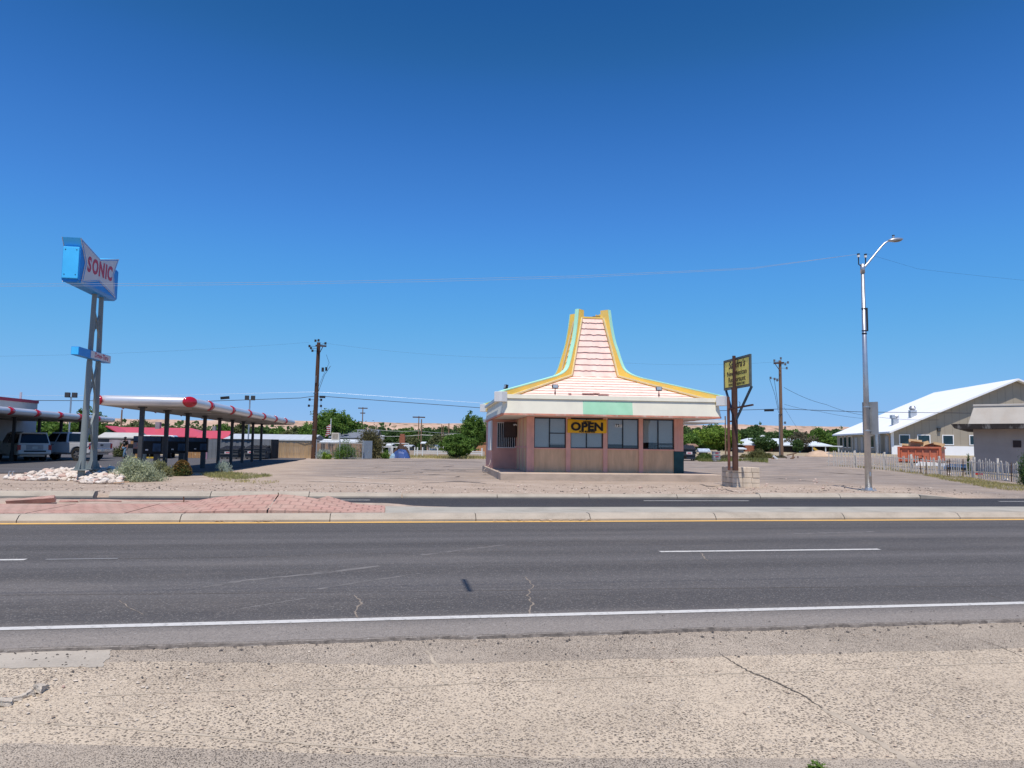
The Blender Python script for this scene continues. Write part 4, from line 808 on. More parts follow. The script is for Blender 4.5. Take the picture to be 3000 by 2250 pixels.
for x in (-0.25, 0.25):
    for z in (9.35, 10.55): mb = MB(); mb.cyl((x, y0 - 0.03, z), (x, y0 - 0.01, z), 0.025, n=8); mb.build('rivet', M_BLACKM, ss_)
D0 = [(-3.52, 11.13), (-2.4, 10.98), (-1.16, 10.62), (0.0, 11.02), (1.28, 11.28), (1.0, 10.8), (0.68, 10.30), (0.85, 9.75), (1.06, 9.16), (0.1, 9.35), (-1.12, 9.58), (-2.1, 9.22), (-3.18, 9.02), (-3.02, 9.5), (-2.86, 10.1), (-3.2, 10.6)]
D0 = [(-3.52, 11.13), (-1.16, 10.68), (1.28, 11.30), (0.68, 10.30), (1.06, 9.14), (-1.12, 9.56), (-3.18, 9.02), (-2.86, 10.1)]
cxd = (-1.05, 10.1)
def inset(P, k): return [(cxd[0] + (a - cxd[0]) * (1 - k), cxd[1] + (z - cxd[1]) * (1 - k * 1.3)) for a, z in P]
for sx in (1, -1):
    mb = MB(); P = D0
    mb.prism([(sx * 0.405, a, z) for a, z in P], (sx * 0.022, 0, 0), 0); dia = mb.build('diamond', [M_SFACE], ss_)
    mb = MB(); Po = inset(D0, 0.045); Pi = inset(D0, 0.085); n = 8
    mb.add([(sx * 0.431, a, z) for a, z in Po] + [(sx * 0.431, a, z) for a, z in Pi], [(i, (i + 1) % n, n + (i + 1) % n, n + i) for i in range(n)]); mb.build('blue_line', M_SBLUE, dia)
    mb = MB(); ang = 0.055
    for ch, yy, w in (('S', -2.42, 0.88), ('O', -1.72, 0.85), ('N', -0.93, 0.92), ('I', -0.36, 0.9), ('C', 0.12, 0.88)):
        yy2 = yy if sx > 0 else -2.3 - yy
        mb.text(ch, 1.02, frame((sx * 0.434, yy2, 10.12 + ang * sx * (yy2 + 1.15) + 0.02), (0, sx, ang * sx * sx), (0, 0, 1)), 0.003, 0.038, w, 0.06)
    mb.build('lettering', M_SRED, dia)
mb = MB(); mb.prism([(-0.403, a, z) for a, z in D0], (0.806, 0, 0)); mb.build('star_body', M_SBLUE_LIT, ss_, bevel=0.02)
mb = MB(); mb.box(-0.12, -2.5, 5.62, 0.24, 1.40, 6.02, 0); mb.box(0.241, -1.15, 5.64, 0.262, 1.38, 6.00, 1); mb.box(-0.1, -2.53, 5.64, 0.22, -2.5, 6.0, 2)
dt = mb.build('drive_thru_board', [M_SBLUE, M_SFACE, M_SBLUE_LIT], ss_)
mb = MB(); mb.text('Drive-Thru', 0.36, frame((0.266, 0.15, 5.83), (0, 1, 0), (0, 0, 1)), 0.002, 0.006, 1.05, 0.15); mb.build('lettering', M_SRED, dt)

# stall canopies ----------------------------------------------------
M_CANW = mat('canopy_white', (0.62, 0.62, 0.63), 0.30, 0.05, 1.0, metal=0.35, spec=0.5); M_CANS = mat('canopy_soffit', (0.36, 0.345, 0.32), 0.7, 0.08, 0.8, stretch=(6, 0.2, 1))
M_COLD = mat('column_grey', (0.05, 0.052, 0.057), 0.6, 0.12, 2); M_CRED = mat('glossy_red', (0.42, 0.006, 0.02), 0.12, 0.05, 1, spec=0.6)
M_MENU = mat('menu_board', (0.008, 0.010, 0.014), 0.6, 0.3, 3, spec=0.2); M_MENUB = mat('menu_blue', (0.016, 0.042, 0.085), 0.5, 0.5, 5, spec=0.3)
def canopy(name, label, A, B, hw, cols, ncres, rs, z0=3.1, h=0.42, cx=0.0):
    d = (Vector(B) - Vector(A)); L = d.length; yaw = math.atan2(-d.x, d.y); c = thing(name, label, 'canopy', (A[0], A[1], 0.1), yaw, 'stall canopies of the drive-in')
    zz = z0 - 0.1; r = h / 2; ex = hw; ey = 0.0; n = 10
    # slab with a half-round nose all the way round, corners rounded in plan
    prof = [(-math.cos(math.pi * i / n) * 0 + r * math.sin(math.pi * i / n), zz + r - r * math.cos(math.pi * i / n)) for i in range(n + 1)]
    path = []; cr = 0.35
    for cx_, cy_, a0 in ((hw - cr, cr, -90), (hw - cr, L - cr, 0), (-hw + cr, L - cr, 90), (-hw + cr, cr, 180)):
        for k in range(5): a = R(a0 + k * 22.5); path.append((cx_ + cr * math.cos(a), cy_ + cr * math.sin(a), math.cos(a), math.sin(a)))
    m = len(path); vs = [(x + nx * q, y + ny * q, z) for x, y, nx, ny in path for q, z in prof]; k = n + 1
    mb = MB(); mb.add(vs, [(i * k + j, ((i + 1) % m) * k + j, ((i + 1) % m) * k + j + 1, i * k + j + 1) for i in range(m) for j in range(n)], 0)
    mb.add([(x, y, zz + h) for x, y, _, _ in path], [tuple(range(m))], 0); mb.build('fascia', M_CANW, c, smooth=True)
    mb = MB(); mb.add([(x, y, zz + 0.004) for x, y, _, _ in path], [tuple(range(m))], 0)
    for i in range(int(L / 1.2)): mb.box(-hw + 0.1, 0.3 + i * 1.2, zz - 0.012, hw - 0.1, 0.34 + i * 1.2, zz + 0.003, 0)
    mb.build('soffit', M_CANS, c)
    for y in cols:
        mb = MB(); mb.box(cx - 0.085, y - 0.085, -0.1, cx + 0.085, y + 0.085, zz); mb.box(cx - 0.15, y - 0.15, zz - 0.07, cx + 0.15, y + 0.15, zz - 0.013); mb.build('column', M_COLD, c)
        mb = MB(); mb.box(0.5, y - 0.6 + 1.6, zz - 0.04, 1.5, y - 0.45 + 1.6, zz - 0.013); mb.build('soffit_light', M_SFACE, c)
    for sx in rs:
        for i in range(ncres):
            y = 2.9 + i * (L - 3.4) / ncres; vs = []; N = 14
            for j in range(N + 1):
                a = -1.35 + 2.7 * j / N; b = (j / N - 0.5) * 2; rr = r + 0.03
                for e in (0, 1):
                    cen = 0.28 * (1 - b * b); wd = 0.25 * (1 - b * b) ** 0.7
                    vs.append((sx * (hw + rr * math.cos(a)), y + cen + (wd if e else -wd), zz + r + rr * math.sin(a)))
            mb = MB(); mb.add(vs, [(2 * j, 2 * j + 1, 2 * j + 3, 2 * j + 2) for j in range(N)])
            o = mb.build('red_crescent', M_CRED, c, smooth=True); s = o.modifiers.new('thick', 'SOLIDIFY'); s.thickness = 0.05; s.offset = -0.5
        mb = MB(); M = Matrix.Translation((sx * (hw + 0.06), -0.06, zz + r)) @ Matrix.Rotation(math.atan2(-1, sx), 4, 'Z') @ Matrix.Rotation(R(90), 4, 'Y')
        mb.ell((0, 0, 0), (0.235, 0.34, 0.13), 20, 8, 0, M.to_3x3()); mb.v = [tuple(Vector(v) + M.translation) for v in mb.v]; mb.build('red_oval', M_CRED, c, smooth=True)
    return c
c1 = canopy('stall_canopy', 'white stall canopy with a red oval at its near corner over dark columns', (-15.77, 31.5), (-20.23, 61.83), 1.8, [0.45 + i * 3.42 for i in range(9)], 6, (1, -1), cx=-0.22)
c2 = canopy('stall_canopy', 'shaded white stall canopy over the parked white cars, left of the SONIC sign', (-32.8, 33.6), (-37.4, 60.5), 4.3, [1.0 + i * 3.6 for i in range(8)], 7, (1,), cx=2.2)
def onc1(x, y, z): return Matrix.Translation((-15.92, 31.0, 0.1)) @ Matrix.Rotation(math.atan2(4.53, 30.8), 4, 'Z') @ Vector((x, y, z))
def menu(y, label, first=False):
    p = onc1(0.0, y, 0); m = thing('menu_board', label, 'menu board', (p.x, p.y, 0.1), R(4), 'menu boards between the canopy columns')
    w = 1.24
    mb = MB(); mb.box(-w / 2, -0.10, 0.93, w / 2, 0.10, 1.72); mb.build('cabinet', M_MENU, m, bevel=0.02)
    mb = MB(); mb.box(-w / 2 + 0.03, -0.12, 1.50, w / 2 - 0.05, -0.101, 1.70); mb.build('menu_panel', M_MENUB, m)
    mb = MB(); mb.box(w / 2 - 0.36, -0.16, 1.04, w / 2 - 0.03, -0.101, 1.40); mb.build('order_panel', M_MENUB, m, bevel=0.01)
    if first: mb = MB(); mb.box(-w / 2 + 0.02, -0.12, 1.16, -w / 2 + 0.22, -0.101, 1.44); mb.build('poster', mat('poster', (0.10, 0.28, 0.42), 0.4, 0.6, 9, col2=(0.35, 0.12, 0.06)), m)
    mb = MB(); mb.box(-0.06, -0.12, 1.08, 0.05, -0.101, 1.14); mb.build('price_card', M_SFACE, m)
    mb = MB(); mb.box(w / 2 - 0.34, -0.07, 0.0, w / 2 - 0.10, 0.07, 0.93); mb.build('stand', M_COLD, m)
menu(1.9, 'nearest black menu board, with a blue poster, before the dark pickup', True); menu(5.6, 'middle black menu board, seen in front of the wooden gate and pink bollard'); menu(9.6, 'black menu board standing farthest from the road, in front of the left dumpster')
# shop building behind the far canopy
sb = thing('drive_in_building', 'pale grey flat roofed building with a dark red top band beyond the shaded canopy', 'building', (-40.2, 62.2, 0.1), R(4))
M_GWALL = mat('wall_pale_grey', (0.42, 0.42, 0.41), 0.85, 0.06, 1.5)
mb = MB(); mb.box(-30, -26, 0, 0, 0, 4.55); mb.build('wall', M_GWALL, sb)
mb = MB(); mb.box(-30.05, -26.05, 4.55, 0.06, 0.06, 4.80); mb.build('roof_band', mat('band_red', (0.30, 0.03, 0.06), 0.5, 0.1, 2), sb)
mb = MB(); mb.box(-3, -9, 4.8, -1.5, -6.5, 5.15); mb.cyl((-0.5, -1.6, 4.8), (-0.5, -1.6, 5.4), 0.09, n=8); mb.build('roof_unit', M_CANW, sb)
mb = MB(); mb.box(0.0, -9, 0, 0.03, -7.8, 2.2); mb.box(0.0, -16, 0.9, 0.03, -11, 2.3); mb.build('doorway', M_TINT, sb)

# ------------------------------------------------------------------ vehicles
M_TYRE = mat('tyre', (0.028, 0.026, 0.024), 0.9, 0.2, 8, dirt=(0.10, 0.085, 0.07), dirt_amt=0.5); M_RIM = mat('wheel_rim', (0.28, 0.28, 0.29), 0.35, 0.15, 6, metal=0.6)
M_TAIL = mat('tail_light', (0.30, 0.012, 0.02), 0.2, 0.1, 5, spec=0.6); M_CHROME = mat('chrome', (0.55, 0.55, 0.56), 0.2, 0.1, 5, metal=0.9)
M_PLATE = mat('number_plate', (0.45, 0.46, 0.42), 0.5, 0.2, 20); M_TRIMB = mat('black_trim', (0.02, 0.02, 0.022), 0.6, 0.2, 5)
def carpaint(name, c): 
    n = NT(name); n.b.inputs['Coat Weight'].default_value = 0.6; n.b.inputs['Coat Roughness'].default_value = 0.06
    return n.done(n.ramp(n.noise(1.2, 5), [(0.3, sc3(c, 0.93)), (0.7, sc3(c, 1.05))]), 0.35, 0, 0.4)
P_WHITE = carpaint('paint_car_white', (0.55, 0.54, 0.50)); P_WHITE2 = carpaint('paint_car_white_cool', (0.53, 0.54, 0.56)); P_BLACK = carpaint('paint_car_black', (0.010, 0.011, 0.014)); P_WHITE_SHADED = carpaint('paint_car_white_shaded', (0.33, 0.34, 0.36))  # the grey puts the shade on the white pickup's tailgate into its paint
def wheel(car, x, y, r, w):
    s = 1 if y > 0 else -1
    mb = MB(); N = 20; prof = [(r * 0.62, -w / 2), (r * 0.94, -w / 2), (r, -w * 0.32), (r, w * 0.32), (r * 0.94, w / 2), (r * 0.62, w / 2)]
    vs = [(x + a * math.cos(2 * math.pi * i / N), y + b, r + a * math.sin(2 * math.pi * i / N)) for a, b in prof for i in range(N)]; m = len(prof)
    mb.add(vs, [(j * N + i, j * N + (i + 1) % N, ((j + 1) % m) * N + (i + 1) % N, ((j + 1) % m) * N + i) for j in range(m) for i in range(N)])
    o = mb.build('wheel', M_TYRE, car, smooth=False)
    mb = MB(); mb.cyl((x, y + s * w * 0.12, r), (x, y + s * w * 0.30, r), r * 0.62, r * 0.60, N)
    for k in range(5): a = 2 * math.pi * k / 5; mb.beam((x + r * 0.1 * math.cos(a), y + s * w * 0.36, r + r * 0.1 * math.sin(a)), (x + r * 0.56 * math.cos(a), y + s * w * 0.36, r + r * 0.56 * math.sin(a)), r * 0.16, 0.05, up=(0, 1, 0))
    mb.cyl((x, y + s * w * 0.3, r), (x, y + s * w * 0.45, r), r * 0.16, n=10); mb.build('rim', M_RIM, o)
def vehicle(name, label, loc, heading, paint, kind, r=0.40, lift=0.0, group=None):
    """x forward, y to the left; heading measured from +X"""
    L = {'suv': 5.2, 'pickup': 5.8, 'van': 5.0}[kind]; Wd = 1.0; car = thing(name, label, {'suv': 'SUV', 'pickup': 'pickup truck', 'van': 'van'}[kind], loc, heading, group)
    zb = 0.42 + lift; zs = 1.12 + lift; zr = {'suv': 1.92, 'pickup': 1.88, 'van': 2.0}[kind] + lift
    rx, fx = -L / 2 + 1.15, L / 2 - 0.95; ar = r + 0.10
    def arc(cx): 
        h = zb; pts = []
        for i in range(9): a = math.pi - math.pi * i / 8; z = r + ar * math.sin(a); pts.append((cx + ar * math.cos(a), max(z, zb)))
        return pts
    hood = {'suv': 1.10, 'pickup': 1.12, 'van': 1.1}[kind] + lift
    low = [(-L / 2 + 0.04, zb + 0.08), (-L / 2, zb + 0.25), (-L / 2, zs - 0.1), (-L / 2 + 0.03, zs), (L / 2 - 1.45, zs + 0.02), (L / 2 - 0.4, hood), (L / 2 - 0.05, hood - 0.12), (L / 2, zb + 0.2), (L / 2 - 0.06, zb)]
    poly = low + list(reversed(arc(fx))) + list(reversed(arc(rx))) + [(-L / 2 + 0.10, zb)]
    mb = MB(); mb.prism([(x, -Wd, z) for x, z in poly], (0, 2 * Wd, 0)); mb.box(-L / 2 + 0.3, -Wd + 0.25, zb - 0.12, L / 2 - 0.3, Wd - 0.25, zb + 0.05)
    body = mb.build('body', paint, car); bm = bmesh.new(); bm.from_mesh(body.data); bmesh.ops.triangulate(bm, faces=[f for f in bm.faces if len(f.verts) > 4]); bm.to_mesh(body.data); bm.free()
    b = body.modifiers.new('bevel', 'BEVEL'); b.width = 0.05; b.segments = 2; b.limit_method = 'ANGLE'; b.angle_limit = R(50)
    g0, g1 = {'suv': (-L / 2 + 0.04, L / 2 - 1.5), 'pickup': (-L / 2 + 2.0, L / 2 - 1.55), 'van': (-L / 2 + 0.05, L / 2 - 1.2)}[kind]; tp = 0.80
    t0, t1 = g0 + {'suv': 0.28, 'pickup': 0.12, 'van': 0.1}[kind], g1 - 0.75
    mb = MB(); z0, z1 = zs - 0.01, zr
    mb.add([(g0, -Wd + 0.03, z0), (g1, -Wd + 0.03, z0), (g1, Wd - 0.03, z0), (g0, Wd - 0.03, z0), (t0, -tp, z1), (t1, -tp, z1), (t1, tp, z1), (t0, tp, z1)], [(0, 3, 2, 1), (4, 5, 6, 7), (0, 1, 5, 4), (1, 2, 6, 5), (2, 3, 7, 6), (3, 0, 4, 7)])
    mb.build('cabin', paint, car, bevel=0.07)
    def q(x, side, k):                      # point on the cabin side at height fraction k
        y = (Wd - 0.03) * (1 - k) + tp * k; return (x, side * (y + 0.006), z0 + (z1 - z0) * k)
    def side_win(xa, xb, ta, tb, side, k0=0.10, k1=0.86):
        mb = MB(); mb.add([q(xa + (ta - xa) * k0, side, k0), q(xb + (tb - xb) * k0, side, k0), q(xb + (tb - xb) * k1, side, k1), q(xa + (ta - xa) * k1, side, k1)], [(0, 1, 2, 3)])
        o = mb.build('side_window', M_TINT, car); s = o.modifiers.new('thick', 'SOLIDIFY'); s.thickness = 0.012; s.offset = 0
    spans = {'suv': [(0.03, 0.30), (0.34, 0.62), (0.66, 0.95)], 'pickup': [(0.06, 0.44), (0.50, 0.93)], 'van': [(0.70, 0.95)]}[kind]
    for side in (-1, 1):
        for a, b2 in spans:
            side_win(g0 + (g1 - g0) * a, g0 + (g1 - g0) * b2, t0 + (t1 - t0) * a, t0 + (t1 - t0) * b2, side)
    def endglass(nm, ga, ta, d, k0=0.12, k1=0.88):
        mb = MB(); P = []
        for k in (k0, k1):
            x = ga + (ta - ga) * k; y = ((Wd - 0.03) * (1 - k) + tp * k) - 0.09
            P += [(x + d * 0.008, -y, z0 + (z1 - z0) * k), (x + d * 0.008, y, z0 + (z1 - z0) * k)]
        mb.add(P, [(0, 1, 3, 2)]); o = mb.build(nm, M_TINT, car); s = o.modifiers.new('thick', 'SOLIDIFY'); s.thickness = 0.012; s.offset = 0
    if kind != 'van': endglass('rear_window', g0, t0, -1)
    endglass('windscreen', g1, t1, 1)
    for x in (rx, fx):
        for y in (-Wd + 0.13, Wd - 0.13): wheel(car, x, y, r, 0.27)
    mb = MB(); mb.box(-L / 2 - 0.10, -Wd + 0.02, zb + 0.06, -L / 2 + 0.25, Wd - 0.02, zb + 0.33); mb.build('rear_bumper', M_CHROME if kind == 'pickup' else paint, car, bevel=0.05)
    if kind == 'suv':
        mb = MB(); mb.box(-L / 2 - 0.112, -Wd + 0.35, zb + 0.20, -L / 2 - 0.10, Wd - 0.35, zb + 0.30); mb.build('bumper_pad', M_TRIMB, car)
        mb = MB(); mb.box(-L / 2 - 0.03, -0.5, zs - 0.36, -L / 2 + 0.01, 0.5, zs - 0.02); tg = mb.build('tailgate_trim', mat('tailgate_grey', (0.32, 0.31, 0.30), 0.5, 0.1, 3), car, bevel=0.01)
        mb = MB()
        for y in (-0.62, 0.62): mb.box(t0 + 0.1, y - 0.03, zr, t1, y + 0.03, zr + 0.05)
        mb.build('roof_rack', M_TRIMB, car)
        mb = MB(); mb.box(t0 - 0.18, -tp + 0.05, zr - 0.06, t0 + 0.15, tp - 0.05, zr + 0.01); mb.build('spoiler', paint, car, bevel=0.02)
    mb = MB(); mb.box(-L / 2 - 0.04, -0.16, zs - (0.30 if kind == 'suv' else 0.62), -L / 2 - 0.03, 0.16, zs - (0.14 if kind == 'suv' else 0.48)) if kind != 'pickup' else mb.box(-L / 2 - 0.115, -0.16, zb + 0.12, -L / 2 - 0.10, 0.16, zb + 0.26)
    mb.build('number_plate', M_PLATE, car)
    for y in (-Wd + 0.02, Wd - 0.02):
        s = 1 if y > 0 else -1
        mb = MB(); mb.box(-L / 2 - 0.012, min(y, y - s * 0.17), zs - 0.42, -L / 2 + 0.12, max(y, y - s * 0.17) if s < 0 else y, zs - 0.04)
        mb = MB(); ya, yb = sorted((y + s * 0.03, y - s * 0.17)); mb.box(-L / 2 - 0.012, ya, zs - 0.44, -L / 2 + 0.14, yb, zs - 0.03); mb.build('tail_light', M_TAIL, car, bevel=0.015)
        mb = MB(); ya, yb = sorted((y + s * 0.01, y + s * 0.26)); mb.box(g1 - 0.55, ya, zs + 0.02, g1 - 0.42, yb, zs + 0.22); mb.build('mirror', paint, car, bevel=0.03)
        mb = MB(); ya, yb = sorted((y + s * 0.025, y - s * 0.02)); dx = g0 + (g1 - g0) * (0.55 if kind != 'van' else 0.75); mb.box(dx - 0.1, ya, zs - 0.14, dx + 0.1, yb, zs - 0.10); mb.build('door_handle', M_TRIMB, car)
        mb = MB(); ya, yb = sorted((y, y - s * 0.28)); mb.box(L / 2 - 0.10, ya, hood - 0.34, L / 2 + 0.008, yb, hood - 0.16); mb.build('headlight', M_SFACE, car, bevel=0.02)
    if kind == 'pickup':
        mb = MB(); x0b, x1b = -L / 2 + 0.08, g0 - 0.08; mb.box(x0b, -Wd + 0.10, zs + 0.012, x1b, Wd - 0.10, zs + 0.02); mb.build('bed_opening', M_DARK, car)
        mb = MB(); mb.box(x0b - 0.05, -Wd, zs, x1b, -Wd + 0.09, zs + 0.06); mb.box(x0b - 0.05, Wd - 0.09, zs, x1b, Wd, zs + 0.06); mb.box(x0b - 0.08, -Wd + 0.09, zs, x0b + 0.02, Wd - 0.09, zs + 0.06); mb.build('bed_rail', paint, car, bevel=0.015)
        mb = MB(); mb.box(-L / 2 - 0.02, -Wd + 0.20, zb + 0.36, -L / 2 + 0.02, Wd - 0.20, zs + 0.02); tg = mb.build('tailgate', P_WHITE_SHADED if paint is P_WHITE2 else paint, car, bevel=0.015)
        mb = MB(); mb.box(-L / 2 - 0.03, -0.13, zs - 0.18, -L / 2 - 0.018, 0.13, zs - 0.08); mb.build('tailgate_handle', M_TRIMB, tg)
    return car
def hd(view_u, Y, turn):                     # heading turned left from the line of sight
    return math.pi / 2 + math.atan((1500 - view_u) / F) + R(turn)
p = at(96, 1353, 49.6); c = hd(96, 48, 17); vehicle('parked_suv', 'white SUV parked with its tail to the camera under the shaded canopy', (p.x + math.cos(c) * 2.4, p.y + math.sin(c) * 2.4, 0.155), c, P_WHITE, 'suv', 0.40)
p = at(295, 1351, 52.5); c = hd(295, 52, 47); vehicle('parked_pickup', 'white pickup truck with big off-road tyres between the SUV and the grey sign posts', (p.x + math.cos(c) * 2.9, p.y + math.sin(c) * 2.9, 0.155), c, P_WHITE2, 'pickup', 0.45, 0.13)
p = at(458, 1346, 62); c = hd(458, 62, -6); vehicle('parked_pickup', 'black pickup truck seen from behind under the canopy columns', (p.x + math.cos(c) * 2.9, p.y + math.sin(c) * 2.9, 0.155), c, P_BLACK, 'pickup', 0.42, 0.05)
p = at(492, 1345, 66); c = R(12); vehicle('parked_van', 'white van parked across behind the black pickup', (p.x - 0.6, p.y + 1.2, 0.155), c, P_WHITE2, 'van', 0.38)

# a man walking across the lot ----------------------------------------
def skinmesh(name, V, E_, Rr, m, parent, sub=1):
    me = bpy.data.meshes.new(name); me.from_pydata(V, E_, []); o = bpy.data.objects.new(name, me); COL.objects.link(o)
    o.modifiers.new('skin', 'SKIN').use_smooth_shade = True; ssf = o.modifiers.new('sub', 'SUBSURF'); ssf.levels = sub; ssf.render_levels = sub
    bm = bmesh.new(); bm.from_mesh(me); lay = bm.verts.layers.skin.verify()
    for v, r in zip(bm.verts, Rr): v[lay].radius = r if isinstance(r, tuple) else (r, r); v[lay].use_root = (v.index == 0)
    bm.to_mesh(me); bm.free(); bpy.context.view_layer.update()
    ev = o.evaluated_get(bpy.context.evaluated_depsgraph_get()); nm = bpy.data.meshes.new_from_object(ev); o.modifiers.clear(); o.data = nm; nm.materials.clear(); nm.materials.append(m)
    o.parent = parent; bpy.data.meshes.remove(me); return o
M_SKIN = mat('skin', (0.36, 0.19, 0.13), 0.6, 0.08, 8)
pp_ = at(365, 1345.5, 60.5); man = thing('person', 'man in a black printed t-shirt, jeans and dark cap walking across the lot', 'person', (pp_.x, pp_.y, 0.155), R(-25))
# x: his left, -y: the way he faces
B = [(0, 0, 0.95), (0, 0.0, 1.15), (0, 0.01, 1.36), (0, 0.0, 1.47), (0, -0.02, 1.56), (0, -0.03, 1.66), (0.17, 0, 1.40), (0.24, 0.05, 1.14), (0.24, 0.0, 0.90), (0.24, -0.02, 0.82), (-0.17, 0, 1.40), (-0.25, -0.04, 1.14), (-0.24, -0.16, 0.92), (-0.24, -0.19, 0.85),
     (0.10, 0, 0.88), (0.11, -0.16, 0.50), (0.11, -0.20, 0.09), (0.11, -0.32, 0.04), (-0.10, 0, 0.88), (-0.11, 0.06, 0.48), (-0.12, 0.26, 0.13), (-0.12, 0.18, 0.03)]
BE = [(0, 1), (1, 2), (2, 3), (3, 4), (4, 5), (2, 6), (6, 7), (7, 8), (8, 9), (2, 10), (10, 11), (11, 12), (12, 13), (0, 14), (14, 15), (15, 16), (16, 17), (0, 18), (18, 19), (19, 20), (20, 21)]
BR = [(0.15, 0.11), (0.145, 0.105), (0.16, 0.11), 0.055, 0.085, 0.09, 0.065, 0.045, 0.032, 0.034, 0.065, 0.045, 0.032, 0.034, 0.09, 0.06, 0.04, 0.035, 0.09, 0.06, 0.04, 0.035]
V = list(B); E2 = list(BE); R2 = list(BR)
for base, pw, sg_ in ((9, (0.24, -0.02, 0.80), 1), (13, (-0.24, -0.20, 0.83), -1)):
    for k in range(5):
        ox = (k - 2) * 0.016; ln = (0.07, 0.085, 0.09, 0.085, 0.07)[k]; i = len(V)
        a = (pw[0] + sg_ * 0.005, pw[1] + ox, pw[2] - 0.03); b = (pw[0] - sg_ * 0.012, pw[1] + ox * 1.3 - (0.02 if k == 0 else 0), pw[2] - 0.03 - ln * 0.6); c_ = (pw[0] - sg_ * 0.03, pw[1] + ox * 1.25, pw[2] - 0.03 - ln)
        V += [a, b, c_]; E2 += [(base, i), (i, i + 1), (i + 1, i + 2)]; R2 += [0.010, 0.009, 0.007]
body = skinmesh('body', V, E2, R2, M_SKIN, man, 2)
skinmesh('t_shirt', [(0, 0, 0.93), (0, 0, 1.15), (0, 0.01, 1.36), (0, 0, 1.45), (0.18, 0, 1.40), (0.245, 0.04, 1.17), (-0.18, 0, 1.40), (-0.255, -0.03, 1.17)], [(0, 1), (1, 2), (2, 3), (2, 4), (4, 5), (2, 6), (6, 7)], [(0.185, 0.14), (0.18, 0.135), (0.185, 0.13), 0.075, 0.085, 0.075, 0.085, 0.075], mat('cloth_black', (0.012, 0.012, 0.014), 0.9, 0.2, 10), man, 2)
skinmesh('jeans', [(0, 0, 0.93), (0.10, 0, 0.86), (0.11, -0.16, 0.50), (0.11, -0.20, 0.10), (-0.10, 0, 0.86), (-0.11, 0.06, 0.48), (-0.12, 0.25, 0.15)], [(0, 1), (1, 2), (2, 3), (0, 4), (4, 5), (5, 6)], [(0.165, 0.125), 0.105, 0.082, 0.07, 0.105, 0.082, 0.07], mat('denim', (0.12, 0.21, 0.31), 0.9, 0.35, 7), man, 2)
mb = MB(); mb.ell((0, -0.035, 1.70), (0.105, 0.115, 0.085), 12, 6); mb.box(-0.07, -0.23, 1.695, 0.07, -0.10, 1.71); mb.build('cap', mat('cap_dark', (0.02, 0.02, 0.03), 0.8), man)
mb = MB(); mb.box(-0.09, -0.142, 1.24, 0.09, -0.134, 1.30); mb.build('shirt_print', mat('print_grey', (0.4, 0.4, 0.4), 0.8, 0.5, 30), man)
mb = MB()
for x in (-0.034, 0.034): mb.ell((x, -0.112, 1.615), (0.012, 0.008, 0.008), 8, 5, 0)
mb.build('eye', M_BLACKM, man); mb = MB(); mb.ell((0, -0.125, 1.585), (0.016, 0.024, 0.024), 8, 5); mb.build('nose', M_SKIN, man); mb = MB(); mb.box(-0.026, -0.116, 1.545, 0.026, -0.104, 1.553); mb.build('mouth', mat('lips', (0.25, 0.09, 0.08), 0.6), man)
mb = MB()
for x in (-0.092, 0.092): mb.ell((x, -0.02, 1.60), (0.012, 0.024, 0.034), 8, 5)
mb.build('ear', M_SKIN, man); mb = MB(); mb.ell((0, -0.07, 1.55), (0.075, 0.065, 0.06), 10, 6); mb.build('beard', mat('hair_dark', (0.02, 0.014, 0.01), 0.9), man)
for a, b in (((0.11, -0.16, 0.0), 0), ((-0.12, 0.2, 0.02), 1)): mb = MB(); mb.ell((a[0], a[1] - 0.06, a[2] + 0.05), (0.05, 0.14, 0.05), 10, 6); mb.build('shoe', M_TRIMB, man)

# ================================================================== PLANTS
def leafmat(name, c, var=0.35, trans=0.38):
    n = NT(name); oi = n.t.nodes.new('ShaderNodeObjectInfo')
    a = n.noise(0.55, 3); f = n.noise(9.0, 2)
    k = n.math('ADD', n.math('ADD', n.math('MULTIPLY', a, 0.45), n.math('MULTIPLY', f, 0.45)), n.math('MULTIPLY', oi.outputs['Random'], 0.10))
    col = n.ramp(k, [(0.34, sc3(c, 1 - var)), (0.5, c), (0.68, (min(1, c[0] * (1 + var * 1.5)), min(1, c[1] * (1 + var)), c[2] * (1 + var * 0.6)))])
    tr = n.t.nodes.new('ShaderNodeBsdfTranslucent'); n.t.links.new(col, tr.inputs[0]); mx = n.t.nodes.new('ShaderNodeMixShader'); mx.inputs[0].default_value = trans
    n._in(n.b.inputs['Base Color'], col); n.b.inputs['Roughness'].default_value = 0.6; n.b.inputs['Specular IOR Level'].default_value = 0.25
    n.t.links.new(n.b.outputs[0], mx.inputs[1]); n.t.links.new(tr.outputs[0], mx.inputs[2]); n.t.links.new(mx.outputs[0], n.out.inputs[0]); return n.m
L_MID = leafmat('leaf_mid', (0.120, 0.215, 0.040)); L_BRIGHT = leafmat('leaf_bright', (0.20, 0.31, 0.045)); L_DARK = leafmat('leaf_dark', (0.080, 0.145, 0.042)); L_OLIVE = leafmat('leaf_olive', (0.145, 0.165, 0.07)); L_JUN = leafmat('leaf_juniper', (0.135, 0.125, 0.055))
L_SAGE = leafmat('leaf_sage', (0.44, 0.48, 0.31), 0.25); L_SAGEP = leafmat('leaf_silver', (0.46, 0.53, 0.44), 0.2); L_YEL = leafmat('leaf_yellow_green', (0.30, 0.30, 0.12), 0.3); L_HEDGE = leafmat('leaf_hedge', (0.075, 0.10, 0.03)); L_RUSS = leafmat('leaf_russet', (0.20, 0.12, 0.035), 0.5); L_GREY = leafmat('leaf_greybrown', (0.15, 0.135, 0.085), 0.3)
L_DRYG = leafmat('dry_grass', (0.42, 0.37, 0.155), 0.3); L_WEED = leafmat('weed', (0.15, 0.25, 0.04))
